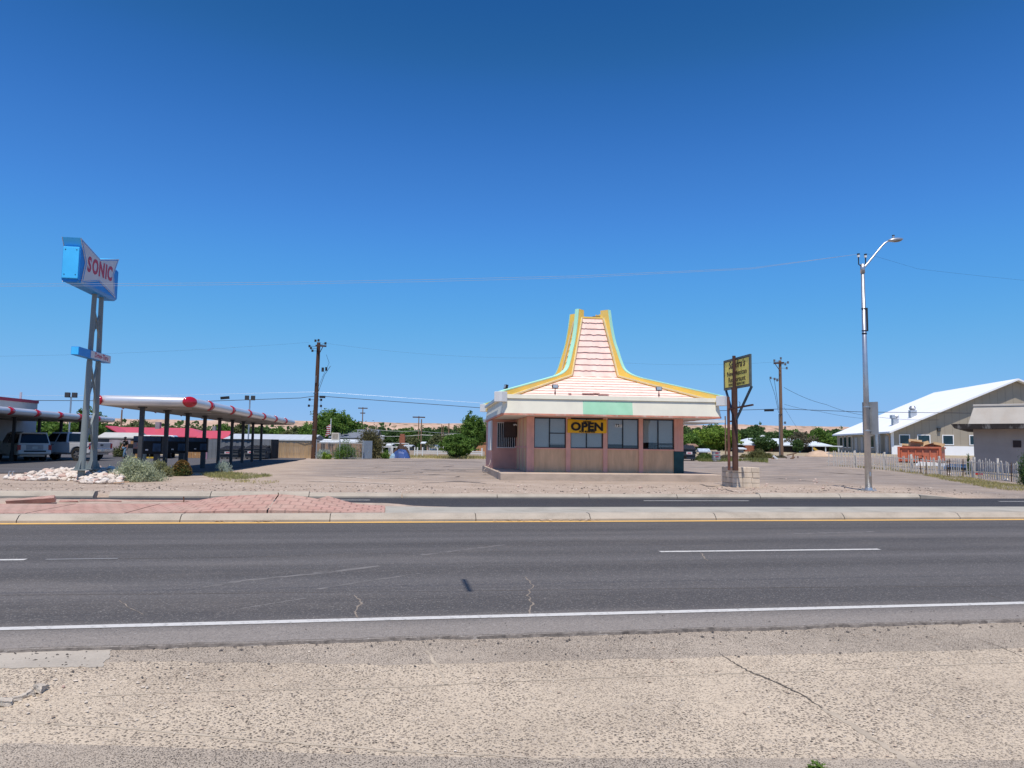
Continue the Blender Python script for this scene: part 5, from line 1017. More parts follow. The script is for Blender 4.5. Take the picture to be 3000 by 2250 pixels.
M_BARK = mat('bark', (0.10, 0.075, 0.055), 0.95, 0.3, 4, 0.5, 20); M_TWIG = mat('twig', (0.16, 0.125, 0.09), 0.95, 0.3, 6)
def leaves_mesh(name, m, C, S, rng, up=0.0, asp=0.55):
    """many small pointed leaf faces: C centres (n,3), S sizes (n,)"""
    n = len(C); d = rng.normal(size=(n, 3)); d[:, 2] += up * 2.2; d /= np.linalg.norm(d, axis=1)[:, None]
    w = np.cross(d, rng.normal(size=(n, 3))); w /= np.linalg.norm(w, axis=1)[:, None]
    s = S[:, None]; V = np.stack([C - d * s * 0.5, C + w * s * asp * 0.5, C + d * s * 0.5, C - w * s * asp * 0.5], 1).reshape(-1, 3)
    me = bpy.data.meshes.new(name); me.vertices.add(4 * n); me.vertices.foreach_set('co', V.astype(np.float32).ravel())
    me.loops.add(4 * n); me.loops.foreach_set('vertex_index', np.arange(4 * n, dtype=np.int32)); me.polygons.add(n)
    me.polygons.foreach_set('loop_start', np.arange(0, 4 * n, 4, dtype=np.int32)); me.polygons.foreach_set('loop_total', np.full(n, 4, dtype=np.int32))
    me.update(); me.validate(); me.materials.append(m); return me
def crown_pts(rng, K, per, base=0.18, shape='round'):
    """clumps in a crown of unit width and unit height"""
    C = []; cl = []
    while len(cl) < K:
        p = rng.uniform(-1, 1, 3); r = np.linalg.norm(p)
        if r > 1 or r < 0.35: continue
        z = base + (p[2] * 0.5 + 0.5) * (1 - base); rad = 0.5
        if shape == 'wide': rad *= 0.75 + 0.5 * math.sin(math.pi * min(1, max(0, (z - base) / (1 - base))))
        if shape == 'vase': rad *= 0.45 + 0.75 * (z - base) / (1 - base)
        if shape == 'cone': rad *= 1.15 - 0.8 * (z - base) / (1 - base)
        cl.append((p[0] * rad * 0.86, p[1] * rad * 0.86, z * 0.93))
    for c in cl:
        sc = rng.uniform(0.045, 0.115); n = int(per * rng.uniform(0.35, 1.5)); st_ = rng.uniform(0.7, 1.35, 3)
        q = rng.normal(size=(n, 3)) * 0.62
        sub = rng.normal(size=(5, 3)) * 0.75; q = q * 0.55 + sub[rng.integers(0, 5, n)]
        C.append(np.array(c) + q * sc * st_ * np.array([1.15, 1.15, 0.85]))
    m = int(K * per * 0.16); q = rng.normal(size=(m, 3)); q /= np.linalg.norm(q, axis=1)[:, None]; q *= (rng.uniform(0.3, 1.06, m))[:, None] ** 0.6
    zz = base + (q[:, 2] * 0.5 + 0.5) * (1 - base); C.append(np.stack([q[:, 0] * 0.46, q[:, 1] * 0.46, zz * 0.97], 1))
    return np.concatenate(C), cl
_tree_cache = {}
def tree_mesh(kind, lm, K, per, size, base, shape, seed, W=1.0, H=1.0):
    key = (kind, seed, round(W, 1), round(H, 1))
    if key in _tree_cache: return _tree_cache[key]
    rng = np.random.default_rng(seed); C, cl = crown_pts(rng, K, per, base, shape); C = C * np.array([W, W, H])
    me = leaves_mesh(kind + '_crown', lm, C, size * rng.uniform(0.6, 1.4, len(C)), rng)
    mb = MB(); tr = 0.028 * W + 0.05; sway = [(0, 0, -0.3)] + [(rng.normal() * 0.02 * W, rng.normal() * 0.02 * W, H * k) for k in (base * 0.6, base + 0.15, 0.62)]
    mb.tube(sway, [tr * 1.25, tr, tr * 0.7, tr * 0.25], 7)
    for c in cl[:: max(1, len(cl) // 12)]: a = Vector(sway[1 + int(rng.integers(0, 2))]); b = Vector((c[0] * W, c[1] * W, c[2] * H)); mid = a.lerp(b, 0.5) + Vector((0, 0, -0.04 * H)); mb.tube([a, mid, b], [tr * 0.45, tr * 0.25, tr * 0.08], 5)
    _tree_cache[key] = (me, mb.mesh(kind + '_trunk', M_BARK)); return _tree_cache[key]
def tree(name, label, u, vtop, Y, wpx, lm, K=34, per=120, leaf=0.26, base=0.2, shape='round', seed=1, group=None, zg=None, cat='tree'):
    top = at(u, vtop, Y); z = g(top.x, min(Y, 150)) if zg is None else zg; H = top.z - z; Wm = wpx * Y / F
    cm, tm = tree_mesh(name, lm, int(K * 1.5), per, leaf * 0.85, base, shape, seed, Wm, H)
    t = thing(name, label, cat, (top.x, top.y, z), random.uniform(0, 6.28), group)
    for nm, m_ in (('crown', cm), ('trunk', tm)): o = bpy.data.objects.new(nm, m_); COL.objects.link(o); o.parent = t
    return t
def bush(name, label, u, vbase, vtop, wpx, lm, n=2500, leaf=0.07, up=0.4, K=30, group=None, cat='bush', asp=0.3, Y=None, stem=True, flat=1.0, seed=5, mats2=None, dome=True):
    p = G(u, vbase); 
    if Y: p = at(u, vbase, Y); p.z = g(p.x, Y)
    Wm = wpx * p.y / F; H = max(0.1, at(u, vtop, p.y).z - p.z); rng = np.random.default_rng(seed)
    th = rng.uniform(0, 2 * math.pi, K); ph = np.arccos(rng.uniform(0.0, 1, K)); rr = rng.uniform(0.5, 0.9, K)
    cl = np.stack([np.sin(ph) * np.cos(th) * rr * Wm / 2, np.sin(ph) * np.sin(th) * rr * Wm / 2 * flat, np.cos(ph) * rr * H], 1)
    per = n // K; C = np.concatenate([c + rng.normal(size=(per, 3)) * np.array([Wm, Wm * flat, H * 1.6]) * 0.075 for c in cl]); C[:, 2] = np.abs(C[:, 2]) + 0.02
    me = leaves_mesh(name, lm, C, leaf * rng.uniform(0.6, 1.5, len(C)), rng, up, asp)
    b = thing(name, label, cat, (p.x, p.y, p.z), 0, group); o = bpy.data.objects.new('foliage', me); COL.objects.link(o); o.parent = b
    if stem:
        mb = MB()
        for c in cl[::2]: mb.tube([(c[0] * 0.1, c[1] * 0.1, -0.05), (c[0] * 0.6, c[1] * 0.6, c[2] * 0.5), tuple(c)], [0.02, 0.012, 0.005], 5)
        mb.build('stem', M_TWIG, b)
    return b
bush('sagebrush', 'large silvery sagebrush beside the heap of pale rocks', 398, 1410, 1341, 150, L_SAGE, 9000, 0.085, 0.5, 46, asp=0.28, seed=3)
bush('sagebrush', 'smaller yellowish sagebrush between the large silvery one and the clipped dark bush', 470, 1397, 1352, 72, leafmat('leaf_sage_yellow', (0.27, 0.28, 0.13), 0.3), 3500, 0.085, 0.5, 26, asp=0.28, seed=4)
cb = bush('clipped_bush', 'round dark green clipped bush with russet tips', 532, 1394, 1349, 58, L_HEDGE, 4200, 0.06, 0.1, 40, seed=8, asp=0.6)
q = RNG.normal(size=(900, 3)); q[:, 2] = np.abs(q[:, 2]) * 1.3 + 0.2; q /= np.linalg.norm(q, axis=1)[:, None]
o = bpy.data.objects.new('russet_tip', leaves_mesh('russet_tip', L_RUSS, q * np.array([0.42, 0.42, 0.64]) + np.array([0, 0, 0.05]), RNG.uniform(0.04, 0.08, 900), RNG, 0.3, 0.6)); COL.objects.link(o); o.parent = cb
bush('silver_plant', 'upright pale silver plant growing from the yellow ground cover', 652, 1386, 1352, 52, L_SAGEP, 900, 0.12, 1.6, 16, asp=0.22, seed=12)
bush('sagebrush', 'pale sagebrush behind the iron fence by the dark utility pole', 946, 1343, 1312, 46, L_SAGEP, 2600, 0.15, 0.4, 24, Y=71.5, seed=21, asp=0.35)
bush('shrub', 'small green shrub at the foot of the iron fence', 956, 1344, 1325, 32, L_BRIGHT, 1500, 0.14, 0.2, 16, Y=70.2, seed=22)
bush('hedge_bush', 'large rounded dark green bush behind the iron fence bars', 1014, 1342, 1291, 70, L_MID, 6000, 0.15, 0.2, 44, Y=72.0, seed=23)
bush('juniper', 'ragged brownish juniper at the end of the iron fence', 1083, 1338, 1241, 84, L_JUN, 8000, 0.20, 0.5, 60, Y=76, cat='shrub', seed=24, asp=0.3)
bush('juniper', 'low green juniper shoot at the right foot of the ragged brownish juniper', 1126, 1338, 1318, 34, L_MID, 1500, 0.17, 0.5, 16, Y=76, cat='shrub', seed=25)
bush('scrub_bush', 'wide olive scrub bush left of the leaning posts', 2226, 1352, 1318, 78, L_YEL if False else leafmat('leaf_scrub', (0.14, 0.145, 0.05), 0.3), 6000, 0.15, 0.5, 40, Y=70, seed=26, asp=0.3)
bush('scrub_bush', 'low green scrub bush beside the black dumpster with its lid shut', 2062, 1351, 1329, 60, leafmat('leaf_scrub_green', (0.10, 0.15, 0.035), 0.3), 4000, 0.15, 0.6, 30, Y=68, seed=27, asp=0.3)
bush('scrub_bush', 'dry grey green scrub between the stacked grey bins and the sign posts', 2130, 1351, 1334, 46, L_GREY, 2500, 0.14, 0.7, 20, Y=69, seed=28, asp=0.3)
bush('scrub_bush', 'dry scrub just right of the rusty sign posts', 2180, 1350, 1332, 30, leafmat('leaf_dry', (0.22, 0.19, 0.09), 0.3), 1600, 0.14, 0.7, 16, Y=71, seed=29, asp=0.3)
bush('brush_heap', 'grey heap of dry brush at the foot of the right utility pole', 2290, 1352, 1334, 30, L_GREY, 1600, 0.16, 0.0, 16, Y=72, seed=30, asp=0.15)
bush('evergreen_shrub', 'dark evergreen shrub cut by the right edge behind the picket fence', 3010, 1415, 1308, 50, L_DARK, 5000, 0.09, 0.5, 40, Y=36.5, seed=31)
bush('ivy_shrub', 'narrow dark green shrub at the corner of the beige stucco building', 2838, 1385, 1332, 12, L_DARK, 1200, 0.10, 0.3, 16, Y=47.2, seed=33)
bush('purple_shrub', 'green shrub with dark red tips beside the graffiti wall', 350, 1330, 1300, 40, L_OLIVE, 2500, 0.16, 0.3, 20, Y=66, seed=34)
bush('weed_clump', 'small green weed in the pavement at the bottom edge of the photo', 2395, 2262, 2240, 80, L_WEED, 190, 0.030, 0.25, 14, seed=35, asp=0.45)
for o in [o for o in bpy.data.objects if o.name == 'weed_clump']: o.location.z = -0.03; o.location.xy = gz(2395, 2262, -0.03).xy; o.scale = (0.9, 0.9, 0.42)
tree('leafy_tree', 'broad green tree standing behind the tall dark utility pole', 978, 1195, 98, 132, L_MID, 60, 170, 0.34, 0.10, 'wide', 41)
tree('leafy_tree', 'lower green tree joined to the right side of the broad one', 1038, 1226, 100, 60, L_MID, 26, 120, 0.34, 0.1, 'round', 42)
tree('leafy_tree', 'bushy bright green tree on a dark fork in the dry grass', 1342, 1268, 82, 92, L_MID, 46, 150, 0.26, 0.12, 'wide', 43)
tree('leafy_tree', 'tall green tree with a leaning trunk beside the restaurant', 1390, 1213, 95, 84, L_MID, 46, 170, 0.30, 0.30, 'round', 44)
tree('leafy_tree', 'low olive tree between the two green trees left of the restaurant', 1280, 1268, 105, 60, L_OLIVE, 24, 110, 0.32, 0.05, 'round', 45)
tree('leafy_tree', 'bright yellow green tree right of the restaurant', 2105, 1248, 100, 110, L_BRIGHT, 50, 170, 0.36, 0.06, 'wide', 46)
tree('leafy_tree', 'green tree partly hidden by the right corner of the restaurant', 2018, 1268, 92, 70, L_MID, 36, 130, 0.32, 0.05, 'round', 47)
tree('leafy_tree', 'sparse grey brown tree in front of the white roofed house', 2345, 1262, 96, 72, L_GREY, 22, 70, 0.26, 0.30, 'wide', 48)
tree('leafy_tree', 'small dark tree under the sparse grey brown one', 2338, 1285, 94, 34, L_DARK, 16, 90, 0.28, 0.12, 'round', 49)
tree('leafy_tree', 'dark green tree leaning over the left end of the white roofed house', 2240, 1276, 98, 62, L_DARK, 30, 130, 0.32, 0.10, 'wide', 50)
tree('leafy_tree', 'green tree behind the left end of the shaded canopy', 262, 1188, 92, 84, L_MID, 36, 130, 0.34, 0.2, 'wide', 51)
bgk = [('background_tree', L_DARK, 'round', 61), ('background_tree', L_MID, 'wide', 62), ('background_tree', L_OLIVE, 'round', 63), ('background_tree', L_DARK, 'wide', 64)]
_bg = {}
def bgtree(u, vtop, Y, wpx, kk):
    nm, lm, shp, sd_ = bgk[kk]; top = at(u, vtop, Y); z = g(top.x, 150) if top.x > 0 else 0.1; H = top.z - z; Wm = wpx * Y / F
    if kk not in _bg: _bg[kk] = tree_mesh('background_tree%d' % kk, lm, 130, 95, 0.085, -0.05, shp, sd_, 1.0, 1.0)
    cm, tm = _bg[kk]
    t = thing(nm, ['dark rounded tree in the belt of trees below the mesa', 'mid green spreading tree in the belt of trees below the mesa', 'olive tree in the belt of trees below the mesa', 'dark spreading tree in the belt of trees below the mesa'][kk], 'tree', (top.x, top.y, z), random.uniform(0, 6.28), ['dark rounded trees below the mesa', 'mid green trees below the mesa', 'olive trees below the mesa', 'dark spreading trees below the mesa'][kk]); t.scale = (Wm, Wm, H)
    for q, m_ in (('crown', cm), ('trunk', tm)): o = bpy.data.objects.new(q, m_); COL.objects.link(o); o.parent = t
BG = [(110, 1232, 120, 90, 1), (165, 1228, 125, 80, 1), (300, 1236, 130, 110, 0), (420, 1232, 190, 90, 2), (505, 1246, 180, 70, 3), (580, 1250, 170, 70, 2), (655, 1240, 150, 62, 1), (705, 1242, 155, 80, 2), (760, 1246, 150, 80, 0), (815, 1252, 150, 70, 1), (865, 1252, 150, 80, 2), (905, 1240, 140, 60, 1),
      (1118, 1246, 170, 40, 0), (1150, 1256, 140, 84, 0), (1195, 1252, 150, 80, 1), (1205, 1276, 120, 62, 2), (1245, 1250, 140, 80, 0), (1250, 1272, 118, 46, 3), (1300, 1246, 150, 66, 0), (1320, 1256, 150, 60, 3), (1345, 1252, 160, 60, 2), (1420, 1252, 150, 60, 0),
      (1990, 1240, 130, 90, 0), (2045, 1252, 140, 80, 3), (2080, 1240, 165, 46, 0), (2140, 1258, 130, 60, 2), (2190, 1252, 125, 74, 0), (2215, 1243, 140, 60, 3), (2262, 1262, 130, 84, 0), (2320, 1258, 150, 80, 1), (2395, 1252, 140, 54, 1), (2420, 1266, 140, 70, 1), (2450, 1255, 170, 60, 3), (2490, 1258, 160, 60, 0), (60, 1240, 130, 100, 0), (-40, 1236, 130, 110, 1), (2560, 1262, 170, 90, 1)]
for b_ in BG: bgtree(*b_)
# far treeline that reads as one band
rng = np.random.default_rng(77); Cc = []
for i in range(330):
    x = rng.uniform(-230, 210); y = 235 + rng.uniform(-25, 60); h = rng.uniform(3.5, 8.0); w_ = rng.uniform(3, 6)
    q = rng.normal(size=(75, 3)); q /= np.linalg.norm(q, axis=1)[:, None]; Cc.append(np.array([x, y, h * 0.52]) + q * np.array([w_, w_, h * 0.5]))
Cc = np.concatenate(Cc); tl = bpy.data.objects.new('far_trees', leaves_mesh('far_trees', L_DARK, Cc, rng.uniform(0.7, 1.8, len(Cc)), rng, 0, 0.8)); COL.objects.link(tl); tag(tl, kind='stuff')
# dry grass as ground cover
def grass(name, pts, n, h, lm, seed, up=1.4, spread=0.5, clump=True):
    rng = np.random.default_rng(seed); P = []
    poly = [p for p in pts]
    xs = [p[0] for p in poly]; ys = [p[1] for p in poly]
    def inside(x, y):
        c = False
        for (x1, y1), (x2, y2) in zip(poly, poly[1:] + poly[:1]):
            if (y1 > y) != (y2 > y) and x < (x2 - x1) * (y - y1) / (y2 - y1) + x1: c = not c
        return c
    tries = 0
    while len(P) < n and tries < n * 30:
        tries += 1; x = rng.uniform(min(xs), max(xs)); y = rng.uniform(min(ys), max(ys))
        if inside(x, y) and (not clump or mn.noise((x * 0.9, y * 0.9, seed)) > rng.uniform(-0.45, 0.25)): P.append((x, y, g(x, y) + h * rng.uniform(0.1, 0.5)))
    P = np.array(P); o = bpy.data.objects.new(name, leaves_mesh(name, lm, P, h * rng.uniform(0.6, 1.5, len(P)), rng, up, 0.12)); COL.objects.link(o); return tag(o, kind='stuff')
def GP(*px): return [tuple(G(u, v)[:2]) for u, v in px]
grass('grass', GP((585, 1392), (640, 1384), (700, 1389), (760, 1393), (800, 1396), (740, 1403), (690, 1406), (630, 1403)), 2600, 0.16, L_YEL, 51, 0.9)
grass('grass', GP((630, 1406), (700, 1408), (820, 1413), (780, 1420), (660, 1412)), 300, 0.12, L_DRYG, 52, 0.9)
grass('grass', GP((1060, 1344), (1160, 1342), (1300, 1344), (1430, 1346), (1432, 1330), (1300, 1334), (1160, 1334), (1060, 1338)), 9000, 0.32, L_DRYG, 53)
grass('grass', GP((1290, 1342), (1430, 1345), (1430, 1332), (1300, 1334)), 2500, 0.30, L_YEL, 58)
grass('grass', GP((2440, 1364), (2590, 1370), (2750, 1392), (2850, 1402), (2960, 1420), (3040, 1434), (3040, 1445), (2900, 1432), (2800, 1412), (2700, 1392), (2600, 1378), (2480, 1368)), 7000, 0.13, leafmat('grass_olive', (0.36, 0.32, 0.125), 0.3), 54, 0.7)
grass('grass', [(27.2, 34), (27.3, 46), (25.8, 51), (27, 58), (36, 60), (40, 48), (32, 34)], 5000, 0.14, L_DRYG, 55, 0.7)
grass('grass', GP((2045, 1352), (2180, 1352), (2250, 1356), (2250, 1348), (2045, 1346)), 2500, 0.30, leafmat('grass_green', (0.20, 0.22, 0.07), 0.3), 56)

# ================================================================== ROCKS, POLES, WIRES
ROCKM = []
for k, c in enumerate(((0.62, 0.53, 0.44), (0.66, 0.60, 0.53), (0.56, 0.42, 0.345), (0.48, 0.33, 0.27))):
    m_ = mat('rock_%d' % k, c, 0.9, 0.16, 5, 0.5, 18, dirt=(0.40, 0.28, 0.22), dirt_amt=0.35); 
    for v in range(3):
        bm = bmesh.new(); bmesh.ops.create_icosphere(bm, subdivisions=2, radius=1.0); off = random.uniform(0, 90)
        for w in bm.verts:
            p = w.co.copy(); f = 1 + 0.30 * mn.noise(p * 0.9 + Vector((off, 0, 0))) + 0.12 * mn.noise(p * 2.3 + Vector((0, off, 0))); w.co = p * f; w.co.z *= 0.62
        me = bpy.data.meshes.new('rock'); bm.to_mesh(me); bm.free(); me.materials.append(m_); ROCKM.append(me)
CHUNKM = []
for me in ROCKM:
    m2 = me.copy(); m2.materials.clear(); m2.materials.append(M_PATCH); CHUNKM.append(m2)
rowd = [((15, 1397), (120, 1410)), ((60, 1390), (240, 1412)), ((130, 1383), (360, 1415)), ((170, 1378), (345, 1403)), ((250, 1376), (345, 1412)), ((240, 1405), (350, 1420))]
def mound(u, k):
    """point of the rock heap: k = 0 at its front foot, 1 at its crest"""
    vlo = 1399 - 25 * sstep(15, 190, u); vhi = 1409 + 10 * sstep(215, 250, u) - 4 * (1 - sstep(15, 70, u)); yf = G(u, vhi).y
    return at(u, vhi + (vlo - vhi) * k, yf + (1.2 + 1.7 * sstep(60, 200, u)) * k)
mb = MB(); mb.grid(lambda u, k: tuple(mound(u, max(0.0, min(1.0, k))) - Vector((0, 0, 0.07 if 0 <= k <= 1 else 0.45)) + Vector((0, (0.8 if k > 1 else -0.3 if k < 0 else 0), 0))), list(range(4, 366, 12)), [-0.1, 0, 0.25, 0.5, 0.75, 1.0, 1.2]); struct('rock_bed', mb, M_DIRT, smooth=True)
nrk = 0; placed = []; tries = 0
while nrk < 290 and tries < 9000:
    tries += 1; u = random.uniform(16, 354); k = random.random(); p = mound(u, k); s = random.choice((random.uniform(0.06, 0.11), random.uniform(0.09, 0.17)))
    if any((p.x - a) ** 2 + (p.y - b) ** 2 < (0.80 * (s + c)) ** 2 for a, b, c in placed) and random.random() < 0.93: continue
    placed.append((p.x, p.y, s)); o = bpy.data.objects.new('landscape_rock', random.choice(ROCKM[:6] * 2 + ROCKM)); COL.objects.link(o)
    o.location = (p.x, p.y, p.z + s * 0.22 + random.uniform(-0.01, 0.03)); o.scale = (s * random.uniform(0.9, 1.45), s * random.uniform(0.8, 1.1), s * random.uniform(0.8, 1.1)); o.rotation_euler = (random.uniform(-0.4, 0.4), random.uniform(-0.4, 0.4), random.uniform(0, 6.28))
    tag(o, 'pale weathered rock in the landscaping heap around the tall pylon sign posts', 'rock', 'landscaping rocks around the sign posts'); nrk += 1
for i in range(26):                                                       # loose stones along the lot
    u = random.choice([random.uniform(480, 900), random.uniform(1500, 2400), random.uniform(2200, 2500)]); v = random.uniform(1402, 1436); p = G(u, v); s = random.uniform(0.025, 0.06)
    o = bpy.data.objects.new('loose_stone', random.choice(ROCKM[6:])); COL.objects.link(o); o.location = (p.x, p.y, p.z + s * 0.3); o.scale = (s, s, s); o.rotation_euler = (0, 0, random.uniform(0, 6)); tag(o, 'small loose stone lying on the gravel verge behind the far kerb', 'stone', 'loose stones on the gravel verge')
def chunkmesh(seed, m):
    bm = bmesh.new(); bmesh.ops.create_cube(bm, size=2.0); bmesh.ops.subdivide_edges(bm, edges=bm.edges, cuts=3, use_grid_fill=True)
    for w in bm.verts: p = w.co + Vector((seed * 7.3, 0, 0)); w.co = w.co * (0.75 + 0.30 * mn.noise(p * 0.8)) + mn.noise_vector(p * 1.9) * 0.20; w.co.z *= 0.55
    me = bpy.data.meshes.new('chunk'); bm.to_mesh(me); bm.free(); me.materials.append(m); return me
M_CHK = concrete('broken_concrete', (0.56, 0.49, 0.40), sc=4, bump=0.6); CH_ = [chunkmesh(k, M_CHK) for k in range(5)]
for i_, (u, v, s_, l) in enumerate(((14, 2064, 0.085, 'broken concrete chunk nearest the left edge of the pavement'), (47, 2050, 0.055, 'second chunk from the left in the broken concrete row'), (64, 2043, 0.050, 'middle chunk of the broken concrete row at the pavement edge'), (84, 2034, 0.060, 'fourth chunk from the left in the broken concrete row'), (118, 2023, 0.095, 'largest pale concrete chunk at the right end of the broken row'), (100, 2036, 0.030, 'smallest crumb of concrete in front of the broken row'), (186, 2011, 0.028, 'small dark stone right of the broken concrete row'), (1968, 1937, 0.016, 'tiny dark pebble lying alone on the pebbled pavement'))):
    p = gz(u, v, -0.02); o = bpy.data.objects.new('concrete_chunk', CH_[i_ % 5]); COL.objects.link(o); o.location = (p.x, p.y, -0.026 + s_ * 0.22); o.scale = (s_ * 0.62, s_ * 0.36, s_ * 0.55); o.rotation_euler = (0.15 * (-1) ** i_, 0.2 * (-1) ** (i_ // 2), 0.5 + i_ * 0.3)
    if i_ >= 6: o.data = ROCKM[10]
    tag(o, l, 'rubble')
# bent conduit stubs by the rocks
for u, l in ((25, 'left steel conduit stub rising from the pale rocks'), (36, 'right steel conduit stub rising from the pale rocks')):
    p = G(u, 1403); mb = MB(); mb.tube([(0, 0, 0), (0, 0, 0.22), (0.02, 0, 0.27), (0.06, 0, 0.28)], 0.03, 7); o = mb.build('conduit_stub', M_GALV, loc=p); tag(o, l, 'pipe', 'conduit stubs')
tw = G(357, 1420); mb = MB(); mb.beam((-0.25, 0, 0.06), (0.2, 0.1, 0.10), 0.08, 0.03); tag(mb.build('plank', M_TANP, loc=tw, rz=0.3), 'short pale plank lying on the dirt in front of the sagebrush', 'plank')

M_POLE = mat('pole_wood', (0.085, 0.042, 0.026), 0.95, 0.3, 2.0, 0.5, 12, stretch=(6, 6, 0.5), dirt=(0.13, 0.085, 0.06), dirt_amt=0.5); M_POLE2 = mat('pole_wood_light', (0.20, 0.125, 0.08), 0.95, 0.3, 2, 0.4, 12, stretch=(6, 6, 0.5)); M_WIRE = mat('wire_dark', (0.03, 0.03, 0.033), 0.6); M_WIREL = mat('wire_pale', (0.55, 0.56, 0.58), 0.4, 0.05, 1, metal=0.4); M_INS = mat('insulator', (0.13, 0.13, 0.14), 0.3, 0.3, 9)
def upole(name, label, base, H, r0, r1, m, parts, group=None, lean=(0, 0)):
    t = thing(name, label, 'utility pole', base, YAW, group); mb = MB(); mb.cyl((0, 0, -0.3), (lean[0], lean[1], H), r0, r1, 14); mb.build('pole', m, t, smooth=False)
    for nm, bmb, mm in parts: bmb.build(nm, mm, t)
    return t
pL = at(918, 1344, 71.5); H = at(923, 1003, 71.5).z - 0.1
a1 = MB(); a1.beam((-0.1, -0.2, H - 0.35), (0.95, -1.6, H - 0.55), 0.14, 0.16); a1.beam((0.15, -0.2, H - 1.3), (0.6, -0.9, H - 0.55), 0.05)
i1 = MB()
for x, y, z in ((-0.2, 0, H + 0.05), (0.1, 0, H + 0.1), (0.9, -1.5, H - 0.38), (-0.75, 0, H - 0.5), (-0.6, 0, H - 0.7), (-0.45, 0, H - 0.95), (-0.55, 0, H - 5.75), (0.55, 0, H - 5.75), (-0.6, 0, H - 6.35), (0.55, 0, H - 6.35)): i1.cyl((x, y, z), (x, y, z + 0.22), 0.10, n=8); i1.beam((0, 0, z + 0.1), (x, y, z + 0.1), 0.03)
i1.cyl((0.62, -0.3, H - 2.9), (0.62, -0.3, H - 2.5), 0.12, n=8); i1.cyl((0.95, -0.3, H - 2.8), (0.95, -0.3, H - 2.45), 0.10, n=8)
w1 = MB(); w1.tube([(0.25, -0.1, H - 4.9), (0.8, -0.2, H - 3.2), (1.35, -0.2, H - 2.3)], 0.022, 5); w1.tube([(0.25, -0.1, H - 4.4), (0.7, -0.2, H - 3.2), (1.0, -0.2, H - 2.5), (1.2, -0.2, H - 2.0), (0.9, -0.2, H - 1.2)], 0.015, 5); w1.tube([(0.5, 0, 6.0), (0.55, 0, 5.2), (0.62, 0, 4.0)], 0.012, 5)
tg_ = MB(); tg_.box(-0.06, -0.32, H - 4.0, 0.06, -0.25, H - 3.3); tg_.cyl((0, 0, H - 5.05), (0, 0, H - 4.98), 0.22, n=12); tg_.cyl((0, 0, H - 8.6), (0, 0, H - 8.55), 0.24, n=12)
for z in (H - 7.8, H - 8.1, H - 10.2, 3.2, 2.2): tg_.box(-0.14, -0.24, z, -0.09, -0.16, z + 0.12)
upole('utility_pole', 'tall dark wooden utility pole left of the middle, beside the reed fence', (pL.x, pL.y, 0.1), H, 0.25, 0.17, M_POLE, [('crossarm', a1, M_POLE), ('insulator', i1, M_WIRE), ('jumper_wire', w1, M_WIRE), ('pole_tag', tg_, M_INS)], lean=(0.12, 0))
pR = at(2290, 1333, 76.0); zR = g(pR.x, pR.y); H2 = at(2285, 1056, 76.0).z - zR
a2 = MB(); a2.beam((-0.85, -0.3, H2 - 0.35), (0.35, -0.1, H2 - 0.25), 0.14, 0.18); a2.beam((-0.7, -0.3, H2 - 0.45), (-0.1, -0.25, H2 - 1.2), 0.05)
i2 = MB()
for x, y, z in ((-0.8, -0.3, H2 - 0.2), (0.1, 0, H2 + 0.1), (0.6, 0, H2 - 0.5), (0.9, 0, H2 - 0.3), (0.75, 0, H2 - 0.9), (-0.35, 0, H2 - 2.2), (-0.75, -0.2, H2 - 2.1), (-1.2, -0.2, H2 - 2.0), (0.45, 0, H2 - 6.6), (0.45, 0, H2 - 7.1)): i2.cyl((x, y, z), (x, y, z + 0.24), 0.10, n=8); i2.beam((0, 0, z + 0.1), (x, y, z + 0.1), 0.03)
w2 = MB(); w2.tube([(-0.3, -0.1, H2 - 5.5), (-0.75, -0.2, H2 - 3.6), (-1.3, -0.2, H2 - 2.0)], 0.02, 5); w2.tube([(-0.3, -0.1, H2 - 5.0), (-0.6, -0.2, H2 - 3.4), (-0.8, -0.2, H2 - 2.0)], 0.02, 5)
cg = MB(); cg.cyl((-0.27, -0.1, -0.3), (-0.24, -0.1, H2 - 5.6), 0.07, n=10)
upole('utility_pole', 'brown utility pole with a grey conduit on the right, behind the yellow sign', (pR.x, pR.y, zR), H2, 0.19, 0.14, M_POLE2, [('crossarm', a2, M_POLE), ('insulator', i2, M_INS), ('jumper_wire', w2, M_WIRE), ('conduit', cg, M_INS)])
def spole(u, vt, vb, Y, r, label, arm=None, m=None, group='distant utility poles'):
    b = at(u, vb, Y); t = at(u, vt, Y); parts = []
    if arm:
        a = MB()
        for w, dz in arm: a.beam((-w, 0, t.z - b.z - dz), (w, 0, t.z - b.z - dz), 0.16, 0.2)
        parts = [('crossarm', a, M_POLE)]
    upole('utility_pole', label, b, t.z - b.z, r, r * 0.7, m or M_POLE2, parts, group)
spole(1060, 1193, 1300, 150, 0.13, 'distant pole with two crossarms above the ragged juniper', [(0.95, 0.2), (0.5, 1.2)])
spole(1225, 1219, 1316, 130, 0.11, 'distant pole with one crossarm, left of a close pair of poles', [(1.1, 0.2)]); spole(1233, 1228, 1320, 112, 0.11, 'bare brown pole standing just right of the pole with one crossarm')
spole(1293, 1243, 1300, 140, 0.10, 'left of two slim far poles above the dark trees'); spole(1297.5, 1246, 1300, 142, 0.10, 'right of two slim far poles above the dark trees'); spole(1314, 1240, 1300, 130, 0.12, 'bare far pole left of the green trees beside the restaurant')
spole(354, 1200, 1262, 112, 0.14, 'dark reddish pole seen under the near canopy'); spole(2126, 1219, 1336, 82, 0.09, 'thin wooden pole between the restaurant and the rusty sign posts'); 
